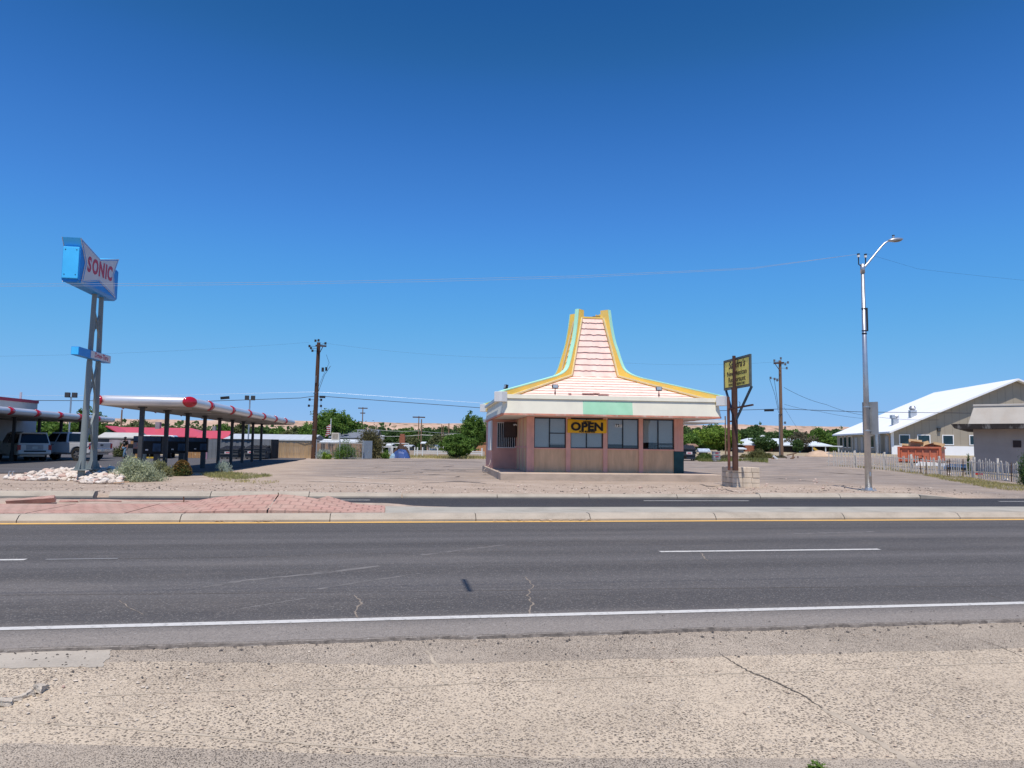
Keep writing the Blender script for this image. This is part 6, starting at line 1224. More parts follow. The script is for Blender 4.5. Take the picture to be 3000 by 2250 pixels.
def floodpole(u, vt, vb, Y, label):
    b = at(u, vb, Y); t = at(u, vt, Y); H = t.z - b.z; th_ = thing('floodlight_pole', label, 'light pole', b, 0.3, 'floodlight poles of the drive-in'); mb = MB(); mb.cyl((0, 0, 0), (0, 0, H), 0.07, n=10); mb.build('pole', M_GALV, th_)
    for x in (-0.28, 0.28): mb = MB(); mb.box(x - 0.2, -0.25, H - 0.05, x + 0.2, 0.1, H + 0.4); mb.build('lamp_head', M_COLD, th_, bevel=0.03)
floodpole(200, 1163, 1300, 66, 'floodlight pole rising behind the shaded canopy'); floodpole(726, 1171, 1320, 72, 'floodlight pole rising behind the long near canopy')
def wire(label, P, r, m, sag=0.0, n=24, parts=None):
    out = []
    for a, b in zip(P, P[1:]):
        a = Vector(a); b = Vector(b)
        for i in range(n): k = i / n; q = a.lerp(b, k); q.z -= sag * 4 * k * (1 - k); out.append(q)
    out.append(Vector(P[-1])); mb = MB(); mb.tube(out, r, 5); o = mb.build('power_cable', m); tag(o, label, 'cable'); return o
lt = lamp.matrix_basis @ Vector((-0.16, 0, H0 + 0.42)); lt2 = lamp.matrix_basis @ Vector((0.14, 0, H0 + 0.47))
def wq(u, v, k): q = st2w(17.64 - k, 24.99); Y = q.y; return at(u, v, Y)
def alongwire(lp, pts):
    P = [lp]
    for u, v in pts:
        # the span follows the street: find the depth where the pixel meets the vertical plane through the pole
        d = ray(u, v); nrm = ET; t = ((lp - EYE).dot(nrm)) / d.dot(nrm); P.append(EYE + d * t)
    return P
wire('upper of two pale street wires from the lamp post past the pylon sign', alongwire(lt, [(2200, 785), (1700, 808), (1250, 819), (800, 827), (400, 830.5), (0, 832), (-800, 826)]), 0.0045, M_WIREL, 0, 6)
wire('lower of two pale street wires from the lamp post past the pylon sign', alongwire(lt, [(2200, 788), (1700, 813), (1250, 825), (800, 833), (400, 837), (0, 838.5), (-800, 833)]), 0.0045, M_WIREL, 0, 6)
wire('thin street wire leaving the lamp post to the right', alongwire(lt2, [(2690, 788), (2850, 806), (3200, 842)]), 0.0028, M_WIRE, 0, 6)
# unseen cable and box, added only to cast a shadow on the near lane
ha, hb = gz(1358, 1697, 0.0), gz(1377, 1733, 0.0); up_ = Vector((-0.02, -0.40, 1.0)) * 7.2; hm = ha.lerp(hb, 0.5) + up_
oc = thing('shadow_cable', 'unseen cable and box added to cast a shadow on the near lane', 'cable', hm)
mb = MB(); mb.tube([tuple(ES * k + Vector((0, 0, 0.0006 * k * k + 0.06))) for k in range(-30, 31, 5)], 0.005, 5); mb.build('wire', M_WIRE, oc)
mb = MB(); mb.beam(ha + up_ - hm, hb + up_ - hm, 0.05, 0.05); mb.build('shadow_box', M_TRIMB, oc)
Yp = 71.4
wire('heavy black cable strung past both utility poles behind the restaurant', [at(-300, 1172, 66), at(617, 1175, 70), at(880, 1166, 71), at(920, 1160.5, Yp), at(960, 1162, 71.5), at(1412, 1195, 73.5), at(2110, 1203, 75), at(2290, 1198, 75.6), at(2530, 1207, 77), at(3300, 1215, 80)], 0.028, M_WIRE, 0, 4)
wire('bright thin cable above the heavy black one', [at(-300, 1160, 66), at(500, 1158, 70), at(918, 1148, Yp), at(960, 1150, 71.5), at(1430, 1182, 73.5)], 0.008, M_WIREL, 0, 4)
wire('thin high wire from the top of the dark utility pole to the left', [at(-300, 1045, 66), at(905, 1003, Yp)], 0.005, M_WIRE, 0.4); wire('thin high wire from the top of the dark utility pole toward the restaurant', [at(935, 1003, Yp), at(1640, 1048, 74), at(2280, 1060, 76)], 0.005, M_WIRE, 0.5)
wire('slack service wire falling from the right utility pole to the white roofed building', [at(2297, 1135, 76), at(2420, 1185, 82), at(2545, 1218, 90), at(2750, 1230, 92)], 0.018, M_WIRE, 0.2)
wire('thin slanting service wire below the slack one at the right', [at(2297, 1184, 76), at(2400, 1205, 80), at(2530, 1226, 88)], 0.014, M_WIRE, 0.1); wire('guy wire of the right utility pole', [at(2296, 1192, 76), at(2340, 1262, 80), at(2370, 1310, 83)], 0.010, M_WIRE)
mb = MB(); mb.beam(at(646, 1166.5, 70.6), at(672, 1164.5, 70.8), 0.22, 0.26); tag(mb.build('cable_splice', M_TRIMB), 'black splice box on the heavy cable left of the dark utility pole', 'splice box'); 
mb = MB(); mb.beam(at(2240, 1202, 75.3), at(2266, 1201.5, 75.4), 0.20, 0.24); tag(mb.build('cable_splice', M_TRIMB), 'black splice box on the heavy cable left of the right utility pole', 'splice box')
mb = MB(); mb.beam(at(936, 1162.6, 71.4), at(953, 1163.2, 71.5), 0.18, 0.22); tag(mb.build('cable_splice', M_TRIMB), 'small black splice box just right of the dark utility pole', 'splice box')
wire('far pale wire strung across the dark trees left of the restaurant', [at(1060, 1252, 120), at(1225, 1262, 118), at(1420, 1266, 112)], 0.022, M_WIREL, 0.3); wire('lower far pale wire strung across the dark trees left of the restaurant', [at(1110, 1278, 108), at(1235, 1274, 110), at(1330, 1272, 110)], 0.018, M_WIREL, 0.1)

# ================================================================== HOUSES AND FENCES BEHIND
M_REDROOF = mat('metal_roof_red', (0.52, 0.075, 0.10), 0.45, 0.06, 0.8, stretch=(4, 0.3, 1), spec=0.5); M_GREENW = mat('wall_dark_green', (0.012, 0.06, 0.045), 0.8, 0.1, 1); M_GREYW = mat('wall_grey', (0.24, 0.25, 0.26), 0.85, 0.12, 1.0); M_DKGREY = mat('metal_dark_grey', (0.06, 0.065, 0.07), 0.6, 0.15, 2)
M_GALVR = mat('roof_galvanised', (0.46, 0.49, 0.52), 0.5, 0.08, 0.6, stretch=(5, 0.4, 1)); M_SHROOF = mat('roof_grey_shingle', (0.155, 0.175, 0.215), 0.9, 0.12, 2.0, 0.3, 12); M_WROOF = mat('roof_white', (0.62, 0.66, 0.68), 0.6, 0.06, 0.8); M_WROOF2 = mat('roof_white_bright', (0.86, 0.87, 0.87), 0.45, 0.03, 0.6); M_BRICKR = mat('brick_red', (0.30, 0.11, 0.065), 0.9, 0.2, 4); M_ADOBE = mat('adobe_orange', (0.48, 0.24, 0.13), 0.9, 0.1, 1); M_STUCCO = mat('stucco_beige', (0.42, 0.35, 0.30), 0.9, 0.08, 1.2, 0.4, 35); M_SHEDR = mat('shed_roof', (0.46, 0.45, 0.42), 0.7, 0.08, 1); M_WOODG = mat('gate_wood', (0.42, 0.23, 0.10), 0.85, 0.18, 1.6, stretch=(8, 8, 0.4))
def gable(name, label, cat, u0, u1, ve, vr, Y, depth, vb, wall, roof, yaw=0.0, hip=0.0, over=0.3, axis='x', group=None):
    """a house seen at pixel columns u0..u1, eave line ve, ridge line vr; the ridge runs along x"""
    a = at(u0, ve, Y); b = at(u1, ve, Y); cx = (a.x + b.x) / 2; z0 = g(cx, Y) if cx > 0 else 0.1; L = abs(b.x - a.x); he = (a.z + b.z) / 2 - z0; hr = at((u0 + u1) / 2, vr, Y + depth / 2).z - z0
    h = thing(name, label, cat, (cx, Y, z0), yaw, group); mb = MB(); mb.box(-L / 2 + over, over, -0.3, L / 2 - over, depth - over, he - 0.02); mb.build('wall', wall, h)
    mb = MB(); hp = hip; x0, x1 = -L / 2, L / 2; t = 0.12
    vs = [(x0, 0, he), (x1, 0, he), (x1, depth, he), (x0, depth, he), (x0 + hp, depth / 2, hr), (x1 - hp, depth / 2, hr)]
    mb.add(vs + [(x, y, z - t) for x, y, z in vs], [(0, 1, 5, 4), (2, 3, 4, 5), (1, 2, 5), (3, 0, 4), (6, 10, 11, 7), (8, 11, 10, 9), (7, 11, 8), (9, 10, 6), (0, 6, 7, 1), (1, 7, 8, 2), (2, 8, 9, 3), (3, 9, 6, 0)]); mb.build('roof', roof, h)
    return h, L, he, hr
h, L, he, hr = gable('red_roofed_house', 'long dark green house under a red metal roof behind the drive-in', 'house', 195, 600, 1277, 1252, 96, 9, 1300, M_GREENW, M_REDROOF, R(3), hip=3.6)
mb = MB(); x = -L / 2 + 5.5; mb.prism([(x - 2.0, -0.6, he + 0.05), (x + 1.9, -0.6, he + 0.05), (x, -0.6, he + 1.05)], (0, 2.5, 0)); mb.build('gable_end', M_GREENW, h)
mb = MB(); mb.prism([(x - 2.25, -0.72, he - 0.02), (x, -0.72, he + 1.12), (x + 2.15, -0.72, he - 0.02), (x + 2.15, -0.72, he + 0.10), (x, -0.72, he + 1.26), (x - 2.25, -0.72, he + 0.10)], (0, 3.2, 0)); mb.build('gable_roof', M_REDROOF, h)
mb = MB(); mb.box(-L / 2 + 9.8, 3.8, hr - 0.3, -L / 2 + 10.4, 4.4, hr + 0.75); mb.box(L / 2 - 0.6, 3.9, hr - 1.0, L / 2 - 0.2, 4.3, hr + 0.3); mb.build('chimney', M_GREYW, h)
gable('red_roofed_annex', 'lower red roofed wing at the right end of the green house', 'house', 576, 662, 1284, 1262, 90, 6, 1300, M_DKGREY, M_REDROOF, R(8), over=0.2)
gable('garden_shed', 'dark shed with a pale grey roof behind the walking man', 'shed', 283, 398, 1281, 1267, 80, 3.5, 1310, M_DKGREY, M_SHEDR, R(2), over=0.15)
gable('long_low_building', 'long low grey building with a pale metal roof behind the reed fence', 'building', 655, 914, 1287, 1272, 88, 8, 1300, M_GREYW, M_GALVR, R(2), over=0.3)
h, L, he, hr = gable('grey_roofed_house', 'house with a blue grey shingle roof below the broad green tree', 'house', 963, 1100, 1282, 1258, 95, 8, 1300, mat('wall_brown', (0.05, 0.045, 0.04), 0.9), M_SHROOF, R(3), over=0.3)
h2, L2, he2, hr2 = gable('white_roofed_annex', 'low white roofed annex with a square air cooler on top', 'building', 936, 1064, 1295, 1287, 84, 5, 1300, M_TANP, M_WROOF, R(2), over=0.15)
c = at(984, 1288, 86); mb = MB(); mb.box(-0.42, -0.4, 0, 0.42, 0.4, 0.85, 0); mb.box(-0.32, -0.42, 0.12, 0.32, -0.401, 0.72, 1)
for k in range(5): mb.box(-0.3, -0.44, 0.16 + k * 0.11, 0.3, -0.42, 0.20 + k * 0.11, 0)
ac = mb.build('air_cooler', [mat('cooler_beige', (0.55, 0.49, 0.40), 0.7, 0.1, 2), mat('cooler_dark', (0.20, 0.16, 0.12), 0.8)], loc=(c.x, c.y, he2 + 0.32)); tag(ac, 'square beige air cooler on the low white roof', 'air cooler')
# flag
fb = at(968.5, 1272, 92); ft = at(968.5, 1226, 92); fl = thing('flag_pole', 'thin white pole with a limp striped flag in front of the broad tree', 'flag', fb)
mb = MB(); mb.cyl((0, 0, 0), (0, 0, ft.z - fb.z), 0.04, n=8); mb.build('pole', M_WHITEP, fl)
n = NT('flag_stripes'); z = n.sep()[2]; sn = n.math('SINE', n.math('MULTIPLY', z, 2 * math.pi / 0.26)); M_FLAG = n.done(n.mix(n.math('GREATER_THAN', sn, 0.0), (0.6, 0.58, 0.56), (0.36, 0.03, 0.05)), 0.8)
mb = MB(); hh = ft.z - fb.z; mb.grid(lambda u, v: (-0.02 - u * 0.55 + 0.08 * math.sin(v * 5), 0.1 * math.sin(u * 9 + v * 2), hh * 0.66 - v * 1.3 - u * 0.35), np.linspace(0, 1, 8), np.linspace(0, 1, 8)); o = mb.build('flag_cloth', M_FLAG, fl); o.modifiers.new('t', 'SOLIDIFY').thickness = 0.01
# fences
def reed(name, label, u0, u1, vt, vb, Y0, Y1, m, step=0.07, group=None, ragged=0.06, cat='fence', postn=0):
    a = at(u0, vb, Y0); b = at(u1, vb, Y1); a.z = 0.1; b.z = 0.1; L = (b - a).length; h = at((u0 + u1) / 2, vt, (Y0 + Y1) / 2).z - 0.1; yaw = math.atan2(b.y - a.y, b.x - a.x)
    f = thing(name, label, cat, a, yaw, group); mb = MB(); x = 0
    while x < L - step: w = step * random.uniform(0.75, 0.98); hgt = h + random.uniform(-ragged, ragged); y = random.uniform(-0.012, 0.012); mb.box(x, y, -0.1, x + w, y + 0.025, hgt); x += step
    mb.build('reed_screen', m, f); mb = MB(); mb.box(0, 0.04, h * 0.3, L, 0.08, h * 0.3 + 0.06); mb.box(0, 0.04, h * 0.8, L, 0.08, h * 0.8 + 0.06); mb.build('rail', m, f); return f
M_REED = mat('reed', (0.42, 0.285, 0.155), 0.9, 0.28, 3.0, stretch=(9, 9, 0.35), dirt=(0.20, 0.13, 0.08), dirt_amt=0.5); M_REED2 = mat('reed_brown', (0.33, 0.20, 0.12), 0.9, 0.2, 3, stretch=(9, 9, 0.35))
reed('reed_fence', 'tan reed screen fence between the dumpster enclosure and the dark utility pole', 800, 912, 1297, 1344, 72, 73, M_REED); reed('reed_fence', 'brown board fence behind the iron fence and round bush', 926, 1062, 1297, 1342, 74, 75, M_REED2, 0.15, ragged=0.01)
reed('wood_gate', 'orange brown board gate left of the dark pickup, by the trash can', 380, 428, 1292, 1342, 68, 68, M_WOODG, 0.16, cat='gate', ragged=0.0); reed('wood_gate', 'low orange brown board gate seen below the middle menu board', 540, 588, 1318, 1347, 66, 66, M_WOODG, 0.16, cat='gate', ragged=0.0)
M_GRAF = mat('graffiti_wall', (0.33, 0.24, 0.25), 0.85, 0.3, 0.9, col2=(0.47, 0.42, 0.42)); a = at(318, 1330, 74); b = at(380, 1330, 74); mb = MB(); mb.box(0, 0, 0, b.x - a.x, 0.2, at(340, 1288, 74).z - 0.1); tag(mb.build('painted_wall', M_GRAF, loc=(a.x, 74, 0.1)), 'faded pinkish grey painted wall behind the tailgate and the walking man', 'wall')
def ironfence(label, u0, u1, vt, vb, Y0, Y1):
    a = at(u0, vb, Y0); b = at(u1, vb, Y1); a.z = b.z = 0.1; d = b - a; L = d.length; h = at(u0, vt, Y0).z - 0.1; f = thing('iron_fence', label, 'fence', a, math.atan2(d.y, d.x)); mb = MB(); k = int(L / 0.14)
    for i in range(k): mb.box(i * L / k - 0.01, -0.01, 0, i * L / k + 0.01, 0.01, h)
    mb.build('bar', mat('fence_grey', (0.36, 0.37, 0.36), 0.6, 0.1, 3), f); mb = MB(); mb.box(0, -0.02, h - 0.28, L, 0.02, h - 0.23); mb.box(0, -0.02, 0.1, L, 0.02, 0.15); mb.box(0, -0.02, h - 0.04, L, 0.02, h); mb.build('rail', mat('fence_grey', (0.36, 0.37, 0.36)), f)
    for i in range(3): x = L * i / 2; mb = MB(); mb.box(x - 0.04, -0.04, 0, x + 0.04, 0.04, h + 0.1); mb.build('post', M_GALV, f)
ironfence('grey iron bar fence in front of the rounded bush right of the dark utility pole', 926, 1062, 1290, 1343, 71, 71.5)
for u, Y, dy, l in ((1065, 72, 1.6, 'open grey metal gate leaf at the right end of the iron fence'),):
    a = at(u, 1343, Y); h = at(u, 1291, Y).z - 0.1; mb = MB(); MG = Matrix.Rotation(R(68), 4, 'Z'); mb.box(0, 0, 0.05, 1.5, 0.05, h, 0, MG)
    for k in range(6): mb.box(0.05 + k * 0.25, -0.02, 0.1, 0.09 + k * 0.25, 0.0, h - 0.05, 0, MG)
    tag(mb.build('metal_gate', mat('gate_bluegrey', (0.30, 0.34, 0.37), 0.5, 0.1, 2), loc=(a.x, a.y, 0.1)), l, 'gate')
# dumpster enclosure and dumpsters
def dumpster(label, u0, u1, vt, vb, Y, m=None, group=None, yaw=0.05, sticker=0.5, lid=True):
    a = at(u0, vb, Y); b = at(u1, vb, Y); L = b.x - a.x; cx = (a.x + b.x) / 2; z0 = g(cx, Y) if cx > 0 else 0.1; h = at(u0, vt, Y).z - z0
    d = thing('dumpster', label, 'dumpster', (cx, Y + 0.9, z0), yaw, group); m = m or M_DKGREY
    mb = MB(); zb = 0.15; mb.prism([(-L / 2 + 0.05, -0.85, zb), (L / 2 - 0.05, -0.85, zb), (L / 2, -0.9, h * 0.78), (-L / 2, -0.9, h * 0.78)], (0, 1.75, 0)); mb.box(-L / 2 - 0.03, -0.95, h * 0.72, L / 2 + 0.03, 0.9, h * 0.78)
    for z in (0.35, 0.58): mb.box(-L / 2 + 0.02, -0.93, h * z, L / 2 - 0.02, -0.86, h * z + 0.05)
    mb.build('body', m, d, bevel=0.01)
    for x in (-L / 2 - 0.09, L / 2 + 0.01): mb = MB(); mb.box(x, -0.6, h * 0.45, x + 0.08, 0.6, h * 0.58); mb.build('lift_pocket', m, d)
    mb = MB()
    for x in (-L / 2 + 0.2, L / 2 - 0.2):
        for y in (-0.7, 0.7): mb.cyl((x - 0.05, y, 0.08), (x + 0.05, y, 0.08), 0.09, n=10)
    mb.build('caster', M_TYRE, d)
    mb = MB(); mb.prism([(-L / 2, -0.93, h * 0.78 + 0.005), (-L / 2, 0.9, h * 1.0), (-L / 2, 0.9, h * 0.82), (-L / 2, -0.93, h * 0.783)], (L, 0, 0))
    for k in range(7): x = -L / 2 + 0.1 + k * (L - 0.2) / 6; mb.beam((x, -0.9, h * 0.79 + 0.01), (x, 0.86, h * 1.0 + 0.01), 0.06, 0.03)
    mb.build('lid', M_TRIMB, d)
    mb = MB(); sx = -L / 2 + L * sticker; mb.box(sx - 0.26, -0.945, h * 0.42, sx + 0.26, -0.936, h * 0.58, 0); mb.box(sx - 0.16, -0.95, h * 0.47, sx + 0.16, -0.946, h * 0.53, 1); mb.build('sticker', [M_SFACE, M_SRED], d)
    return d
dumpster('left dark dumpster of the two inside the grey enclosure', 640, 695, 1306, 1346, 64, sticker=0.45); dumpster('right dark dumpster of the two inside the grey enclosure, farther from the bollard', 714, 775, 1303, 1345, 64.5, sticker=0.3)
dumpster('black dumpster with a white sticker right of the restaurant', 2000, 2042, 1304, 1352, 66, mat('dumpster_blue_black', (0.03, 0.037, 0.048), 0.6, 0.2, 2), yaw=-0.12, sticker=0.55)
en = thing('bin_enclosure', 'grey corrugated metal enclosure around the two dark dumpsters', 'enclosure', (at(605, 1345, 67).x, 67, 0.1), R(2)); Le = at(803, 1345, 67).x - at(605, 1345, 67).x; mb = MB()
for k in range(int(Le / 0.25)): mb.box(k * 0.25, 1.0 + 0.03 * (k % 2), 0, k * 0.25 + 0.25, 1.04 + 0.03 * (k % 2), 1.75)
M_CPAN = mat('panel_grey', (0.17, 0.18, 0.19), 0.6, 0.12, 2); mb.build('corrugated_panel', M_CPAN, en)
for x0_, dx_ in ((Le - 1.6, 0.2), (0.4, 0.16)):
    mb = MB()
    for k in range(8): mb.box(x0_ + k * dx_, -1.2 + 0.03 * (k % 2), 0, x0_ + (k + 1) * dx_, -1.16 + 0.03 * (k % 2), 1.75)
    mb.build('corrugated_panel', M_CPAN, en); mb = MB(); mb.box(0, 0.92, 1.7, Le, 1.0, 1.8); mb.box(Le - 0.06, -1.2, 0, Le + 0.02, 1.0, 1.8); mb.build('frame', M_DKGREY, en)
def bollard(u, vt, vb, Y, c, l): a = at(u, vb, Y); mb = MB(); h = at(u, vt, Y).z - 0.1; mb.cyl((0, 0, 0), (0, 0, h), 0.11, n=12); mb.ell((0, 0, h), (0.11, 0.11, 0.08), 12, 6); tag(mb.build('bollard', c, loc=(a.x, a.y, 0.1)), l, 'bollard')
bollard(603, 1302, 1346, 62, mat('bollard_pink', (0.48, 0.26, 0.33), 0.6, 0.1, 3), 'faded pink bollard left of the dumpster enclosure')
a = at(382, 1343, 62); tc_ = thing('trash_can', 'ribbed grey trash can with a dark lid behind the walking man', 'trash can', (a.x, a.y, 0.1)); mb = MB(); mb.lathe([(0.27, 0), (0.33, 0.9), (0.35, 0.92)], 20)
for k in range(20): t = 2 * math.pi * k / 20; mb.beam((0.285 * math.cos(t), 0.285 * math.sin(t), 0.03), (0.335 * math.cos(t), 0.335 * math.sin(t), 0.88), 0.03)
mb.build('body', M_GREYW, tc_); mb = MB(); mb.box(-0.26, -0.26, 0.92, 0.26, 0.26, 1.25); mb.build('hood', M_TRIMB, tc_, bevel=0.04)
a = at(398, 1342, 60); mb = MB(); mb.box(0, -0.08, 0, 2.2, 0.08, 0.13); tag(mb.build('parking_stop', mat('stop_yellow', (0.55, 0.36, 0.03), 0.7, 0.2, 4), loc=(a.x - 1.2, a.y + 1.2, 0.155), bevel=0.02), 'yellow parking stop behind the walking man', 'parking stop')
mb = MB(); a = at(418, 1338, 34.5); mb.box(-0.10, -0.06, 0, 0.16, 0.06, at(418, 1283, 34.5).z - 0.1); tag(mb.build('control_post', M_POST, loc=(a.x, a.y, 0.1), bevel=0.02), 'square light grey post at the left end of the nearest menu board', 'post')

# ---- middle distance left of the restaurant
M_TARP = mat('tarp_blue', (0.035, 0.075, 0.22), 0.5, 0.4, 1.6, 0.5, 6); M_TARPL = mat('tarp_pale', (0.22, 0.33, 0.42), 0.6, 0.3, 2); M_JUNK = mat('junk_brown', (0.07, 0.045, 0.035), 0.9, 0.4, 4)
c = at(1172, 1344, 80); tp = thing('tarp_heap', 'heap of junk under a crumpled blue tarpaulin at the back of the lot', 'junk heap', (c.x, c.y, 0.1))
def heap(mb, cx, cy, w, d, h, seed, k=0, rough=0.28):
    us = np.linspace(-1, 1, 15); vv = np.linspace(-1, 1, 11)
    def f(u, v):
        r = max(0, 1 - (abs(u) ** 2.2 + abs(v) ** 2.2)); z = h * (r ** 0.6) * (1 + rough * nz(u * 2 + seed, v * 2, 1.4)) + 0.06 * nz(u * 5, v * 5 + seed, 1.0) * (r > 0)
        return (cx + u * w / 2, cy + v * d / 2, max(-0.05, z))
    mb.grid(f, us, vv, k)
mb = MB(); heap(mb, 0.1, 0, 1.9, 1.6, 0.95, 3); mb.build('tarpaulin', M_TARP, tp); mb = MB(); heap(mb, -0.65, -0.2, 0.9, 1.0, 0.5, 9); mb.build('pale_sheet', M_TARPL, tp)
mb = MB(); heap(mb, 0.0, 0.7, 2.0, 1.2, 1.35, 15, 0, 0.5); mb.beam((-0.5, 0.2, 0.5), (-0.2, 0.4, 1.45), 0.08); mb.beam((0.3, 0.4, 0.6), (-0.3, 0.3, 1.25), 0.06); mb.build('scrap', M_JUNK, tp)
M_RAILW = mat('rail_white', (0.62, 0.63, 0.62), 0.6, 0.1, 2)
def railfence(label, px, vt, Y, rails=(0.9,), r=0.07):
    xs = [at(u, 1320, Y).x for u in px]; z0 = 0.1; h = at(px[0], vt, Y).z - z0; f = thing('rail_fence', label, 'fence', (xs[0], Y, z0)); 
    for x in xs: mb = MB(); mb.box(x - xs[0] - r, -r, 0, x - xs[0] + r, r, h); mb.build('post', M_RAILW, f)
    mb = MB()
    for k in rails: mb.box(0, -0.03, h * k - 0.06, xs[-1] - xs[0], 0.03, h * k + 0.06)
    mb.build('rail', M_RAILW, f); return f
railfence('white post and rail fence behind the blue tarpaulin heap', (1120, 1150, 1162, 1198), 1307, 88, (0.93,)); railfence('white post and rail fence right of the blue tarpaulin heap', (1215, 1223, 1238, 1282, 1318, 1348, 1412), 1310, 90, (0.62, 0.42))
a = at(1145, 1312, 92); b = at(1197, 1312, 92); zt = at(1170, 1299, 92).z; mb = MB()
for p0, p1 in (((a.x, 92, 0.1), (a.x + 0.1, 92, zt)), ((b.x, 92, 0.1), (b.x, 92, zt)), ((a.x, 92, zt), (b.x, 92, zt))): mb.beam(p0, p1, 0.10)
mb.beam((a.x - 1.2, 92.5, zt), (a.x, 92, zt), 0.08); tag(mb.build('pipe_frame', M_RAILW), 'white pipe frame above the blue tarpaulin heap', 'pipe frame')
gable('white_shed', 'small white shed seen through the white pipe frame', 'shed', 1130, 1148, 1304, 1300, 96, 3, 1320, M_RAILW, M_WROOF); gable('blue_grey_shed', 'dark blue grey trailer behind the white pipe frame', 'trailer', 1180, 1206, 1307, 1303, 100, 4, 1320, mat('wall_bluegrey', (0.10, 0.14, 0.18), 0.7, 0.2, 1), M_GALVR)
c = at(1119, 1312, 80); mb = MB(); mb.lathe([(0.02, 0.9), (0.22, 1.15), (0.27, 1.5), (0.24, 1.55)], 12); mb.cyl((0, 0, -0.9), (0, 0, 0.95), 0.04); o = tag(mb.build('satellite_dish', M_RAILW, loc=(c.x, c.y, 1.0)), 'white round cooler pot on a post beside the ragged juniper', 'dish')
c = at(1179, 1296, 97); mb = MB(); mb.box(-0.35, -0.3, 0, 0.35, 0.3, 1.1); mb.box(-0.28, -0.25, 1.1, 0.28, 0.25, 1.4); mb.cyl((0, 0, -2.0), (0, 0, 0), 0.05); tag(mb.build('chimney_stack', M_BRICKR, loc=(c.x, c.y, c.z - 0.3)), 'small red brick chimney above the white pipe frame', 'chimney')
M_PALEP = mat('wall_pale_pink', (0.50, 0.38, 0.31), 0.9, 0.1, 1)
a = at(1250, 1325, 104); b = at(1325, 1325, 104); pb = thing('pale_building', 'low pale pink building with a white and blue banner on its wall', 'building', (a.x, 104, 0.1)); zt = at(1290, 1304, 104).z - 0.1
mb = MB(); mb.box(0, 0, 0, b.x - a.x, 5, zt); mb.build('wall', M_PALEP, pb); mb = MB(); x0 = at(1258, 1310, 104).x - a.x; x1 = at(1289, 1310, 104).x - a.x; mb.box(x0, -0.06, zt - 0.75, x1, -0.02, zt + 0.05, 0)
mb.box(x0 + 0.08, -0.07, zt - 0.67, x1 - 0.08, -0.061, zt - 0.03, 1); mb.box(x0 + 0.2, -0.08, zt - 0.55, x1 - 0.2, -0.071, zt - 0.15, 0); mb.build('wall_banner', [M_RAILW, mat('banner_blue', (0.15, 0.3, 0.5), 0.7, 0.2, 2)], pb)
mb = MB(); mb.box(x1 + 0.3, -0.06, zt - 0.7, b.x - a.x - 0.1, -0.02, zt + 0.1); mb.build('window', M_RAILW, pb)
gable('white_roofed_shed', 'tiny pale roofed shed under the dark trees', 'shed', 1232, 1246, 1298, 1294, 108, 3, 1320, M_DKGREY, M_WROOF)
a = at(1392, 1336, 99); b = at(1450, 1336, 99); mb = MB(); mb.box(0, 0, 0, b.x - a.x, 6, at(1420, 1298, 99).z - 0.1); mb.box(-0.1, -0.1, at(1420, 1298, 99).z - 0.1, b.x - a.x + 0.1, 6.1, at(1420, 1296, 99).z - 0.1); tag(mb.build('adobe_house', M_ADOBE, loc=(a.x, 99, 0.1)), 'flat roofed orange adobe house behind the leaning tree trunk', 'house')
mb = MB(); a = at(1200, 1322, 93); b = at(1420, 1320, 93); mb.box(0, 0, 0, b.x - a.x, 0.25, 0.75); tag(mb.build('low_wall', mat('wall_low', (0.45, 0.37, 0.30), 0.9, 0.12, 1.5), loc=(a.x, 93, 0.1)), 'low tan wall behind the white rail fences', 'wall')

# ---- right of the restaurant, far
def gnd(u, v, Y): p = at(u, v, Y); p.z = g(p.x, min(Y, 150)); return p
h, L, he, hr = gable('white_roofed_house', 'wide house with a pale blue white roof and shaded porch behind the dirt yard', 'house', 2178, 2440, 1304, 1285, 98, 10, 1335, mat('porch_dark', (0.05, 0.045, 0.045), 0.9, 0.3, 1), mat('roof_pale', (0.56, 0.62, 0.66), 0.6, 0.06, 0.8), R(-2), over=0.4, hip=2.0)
mb = MB(); mb.box(-L / 2 + 0.3, -0.05, -0.3, -L / 2 + 3.9, 1.0, he - 0.1); mb.box(-L / 2 + 4.3, -1.5, -0.3, -L / 2 + 4.9, -0.9, he - 0.9); mb.build('brick_wall', M_BRICKR, h)
mb = MB(); mb.box(L * 0.05, -2.2, he - 0.15, L / 2 + 0.3, 0.4, he - 0.02)
for k in range(4): x = L * 0.06 + k * L * 0.14; mb.box(x, -2.1, -0.3, x + 0.12, -1.98, he - 0.15)
mb.build('porch', M_WROOF, h)
mb = MB(); mb.cyl((-L / 2 + 3.2, 2.0, he + 0.4), (-L / 2 + 3.2, 2.0, he + 0.9), 0.03); mb.ell((-L / 2 + 3.2, 1.9, he + 1.05), (0.38, 0.12, 0.28), 14, 8); mb.build('satellite_dish', M_RAILW, h)
gable('lean_to_shed', 'small corrugated lean to beside the brick end of the white roofed house', 'shed', 2165, 2188, 1314, 1311, 90, 3, 1335, M_GREYW, M_WROOF); gable('tarp_shelter', 'makeshift shelter with a silver sheet roof under the bright tree', 'shed', 2048, 2082, 1322, 1314, 82, 3, 1335, M_JUNK, mat('silver_sheet', (0.55, 0.6, 0.65), 0.35, 0.4, 3, metal=0.2), R(-8)); gable('brown_roof_shed', 'little brown roofed shed behind the black dumpster', 'shed', 2020, 2046, 1306, 1300, 86, 3, 1335, M_TANP, mat('roof_brown', (0.24, 0.15, 0.10), 0.9))
p = gnd(2098, 1352, 65); sb_ = thing('bin_stack', 'three grey plastic bins with red print stacked on the lot behind the restaurant', 'bins', p); M_BIN = mat('bin_grey', (0.34, 0.34, 0.35), 0.6, 0.1, 4)
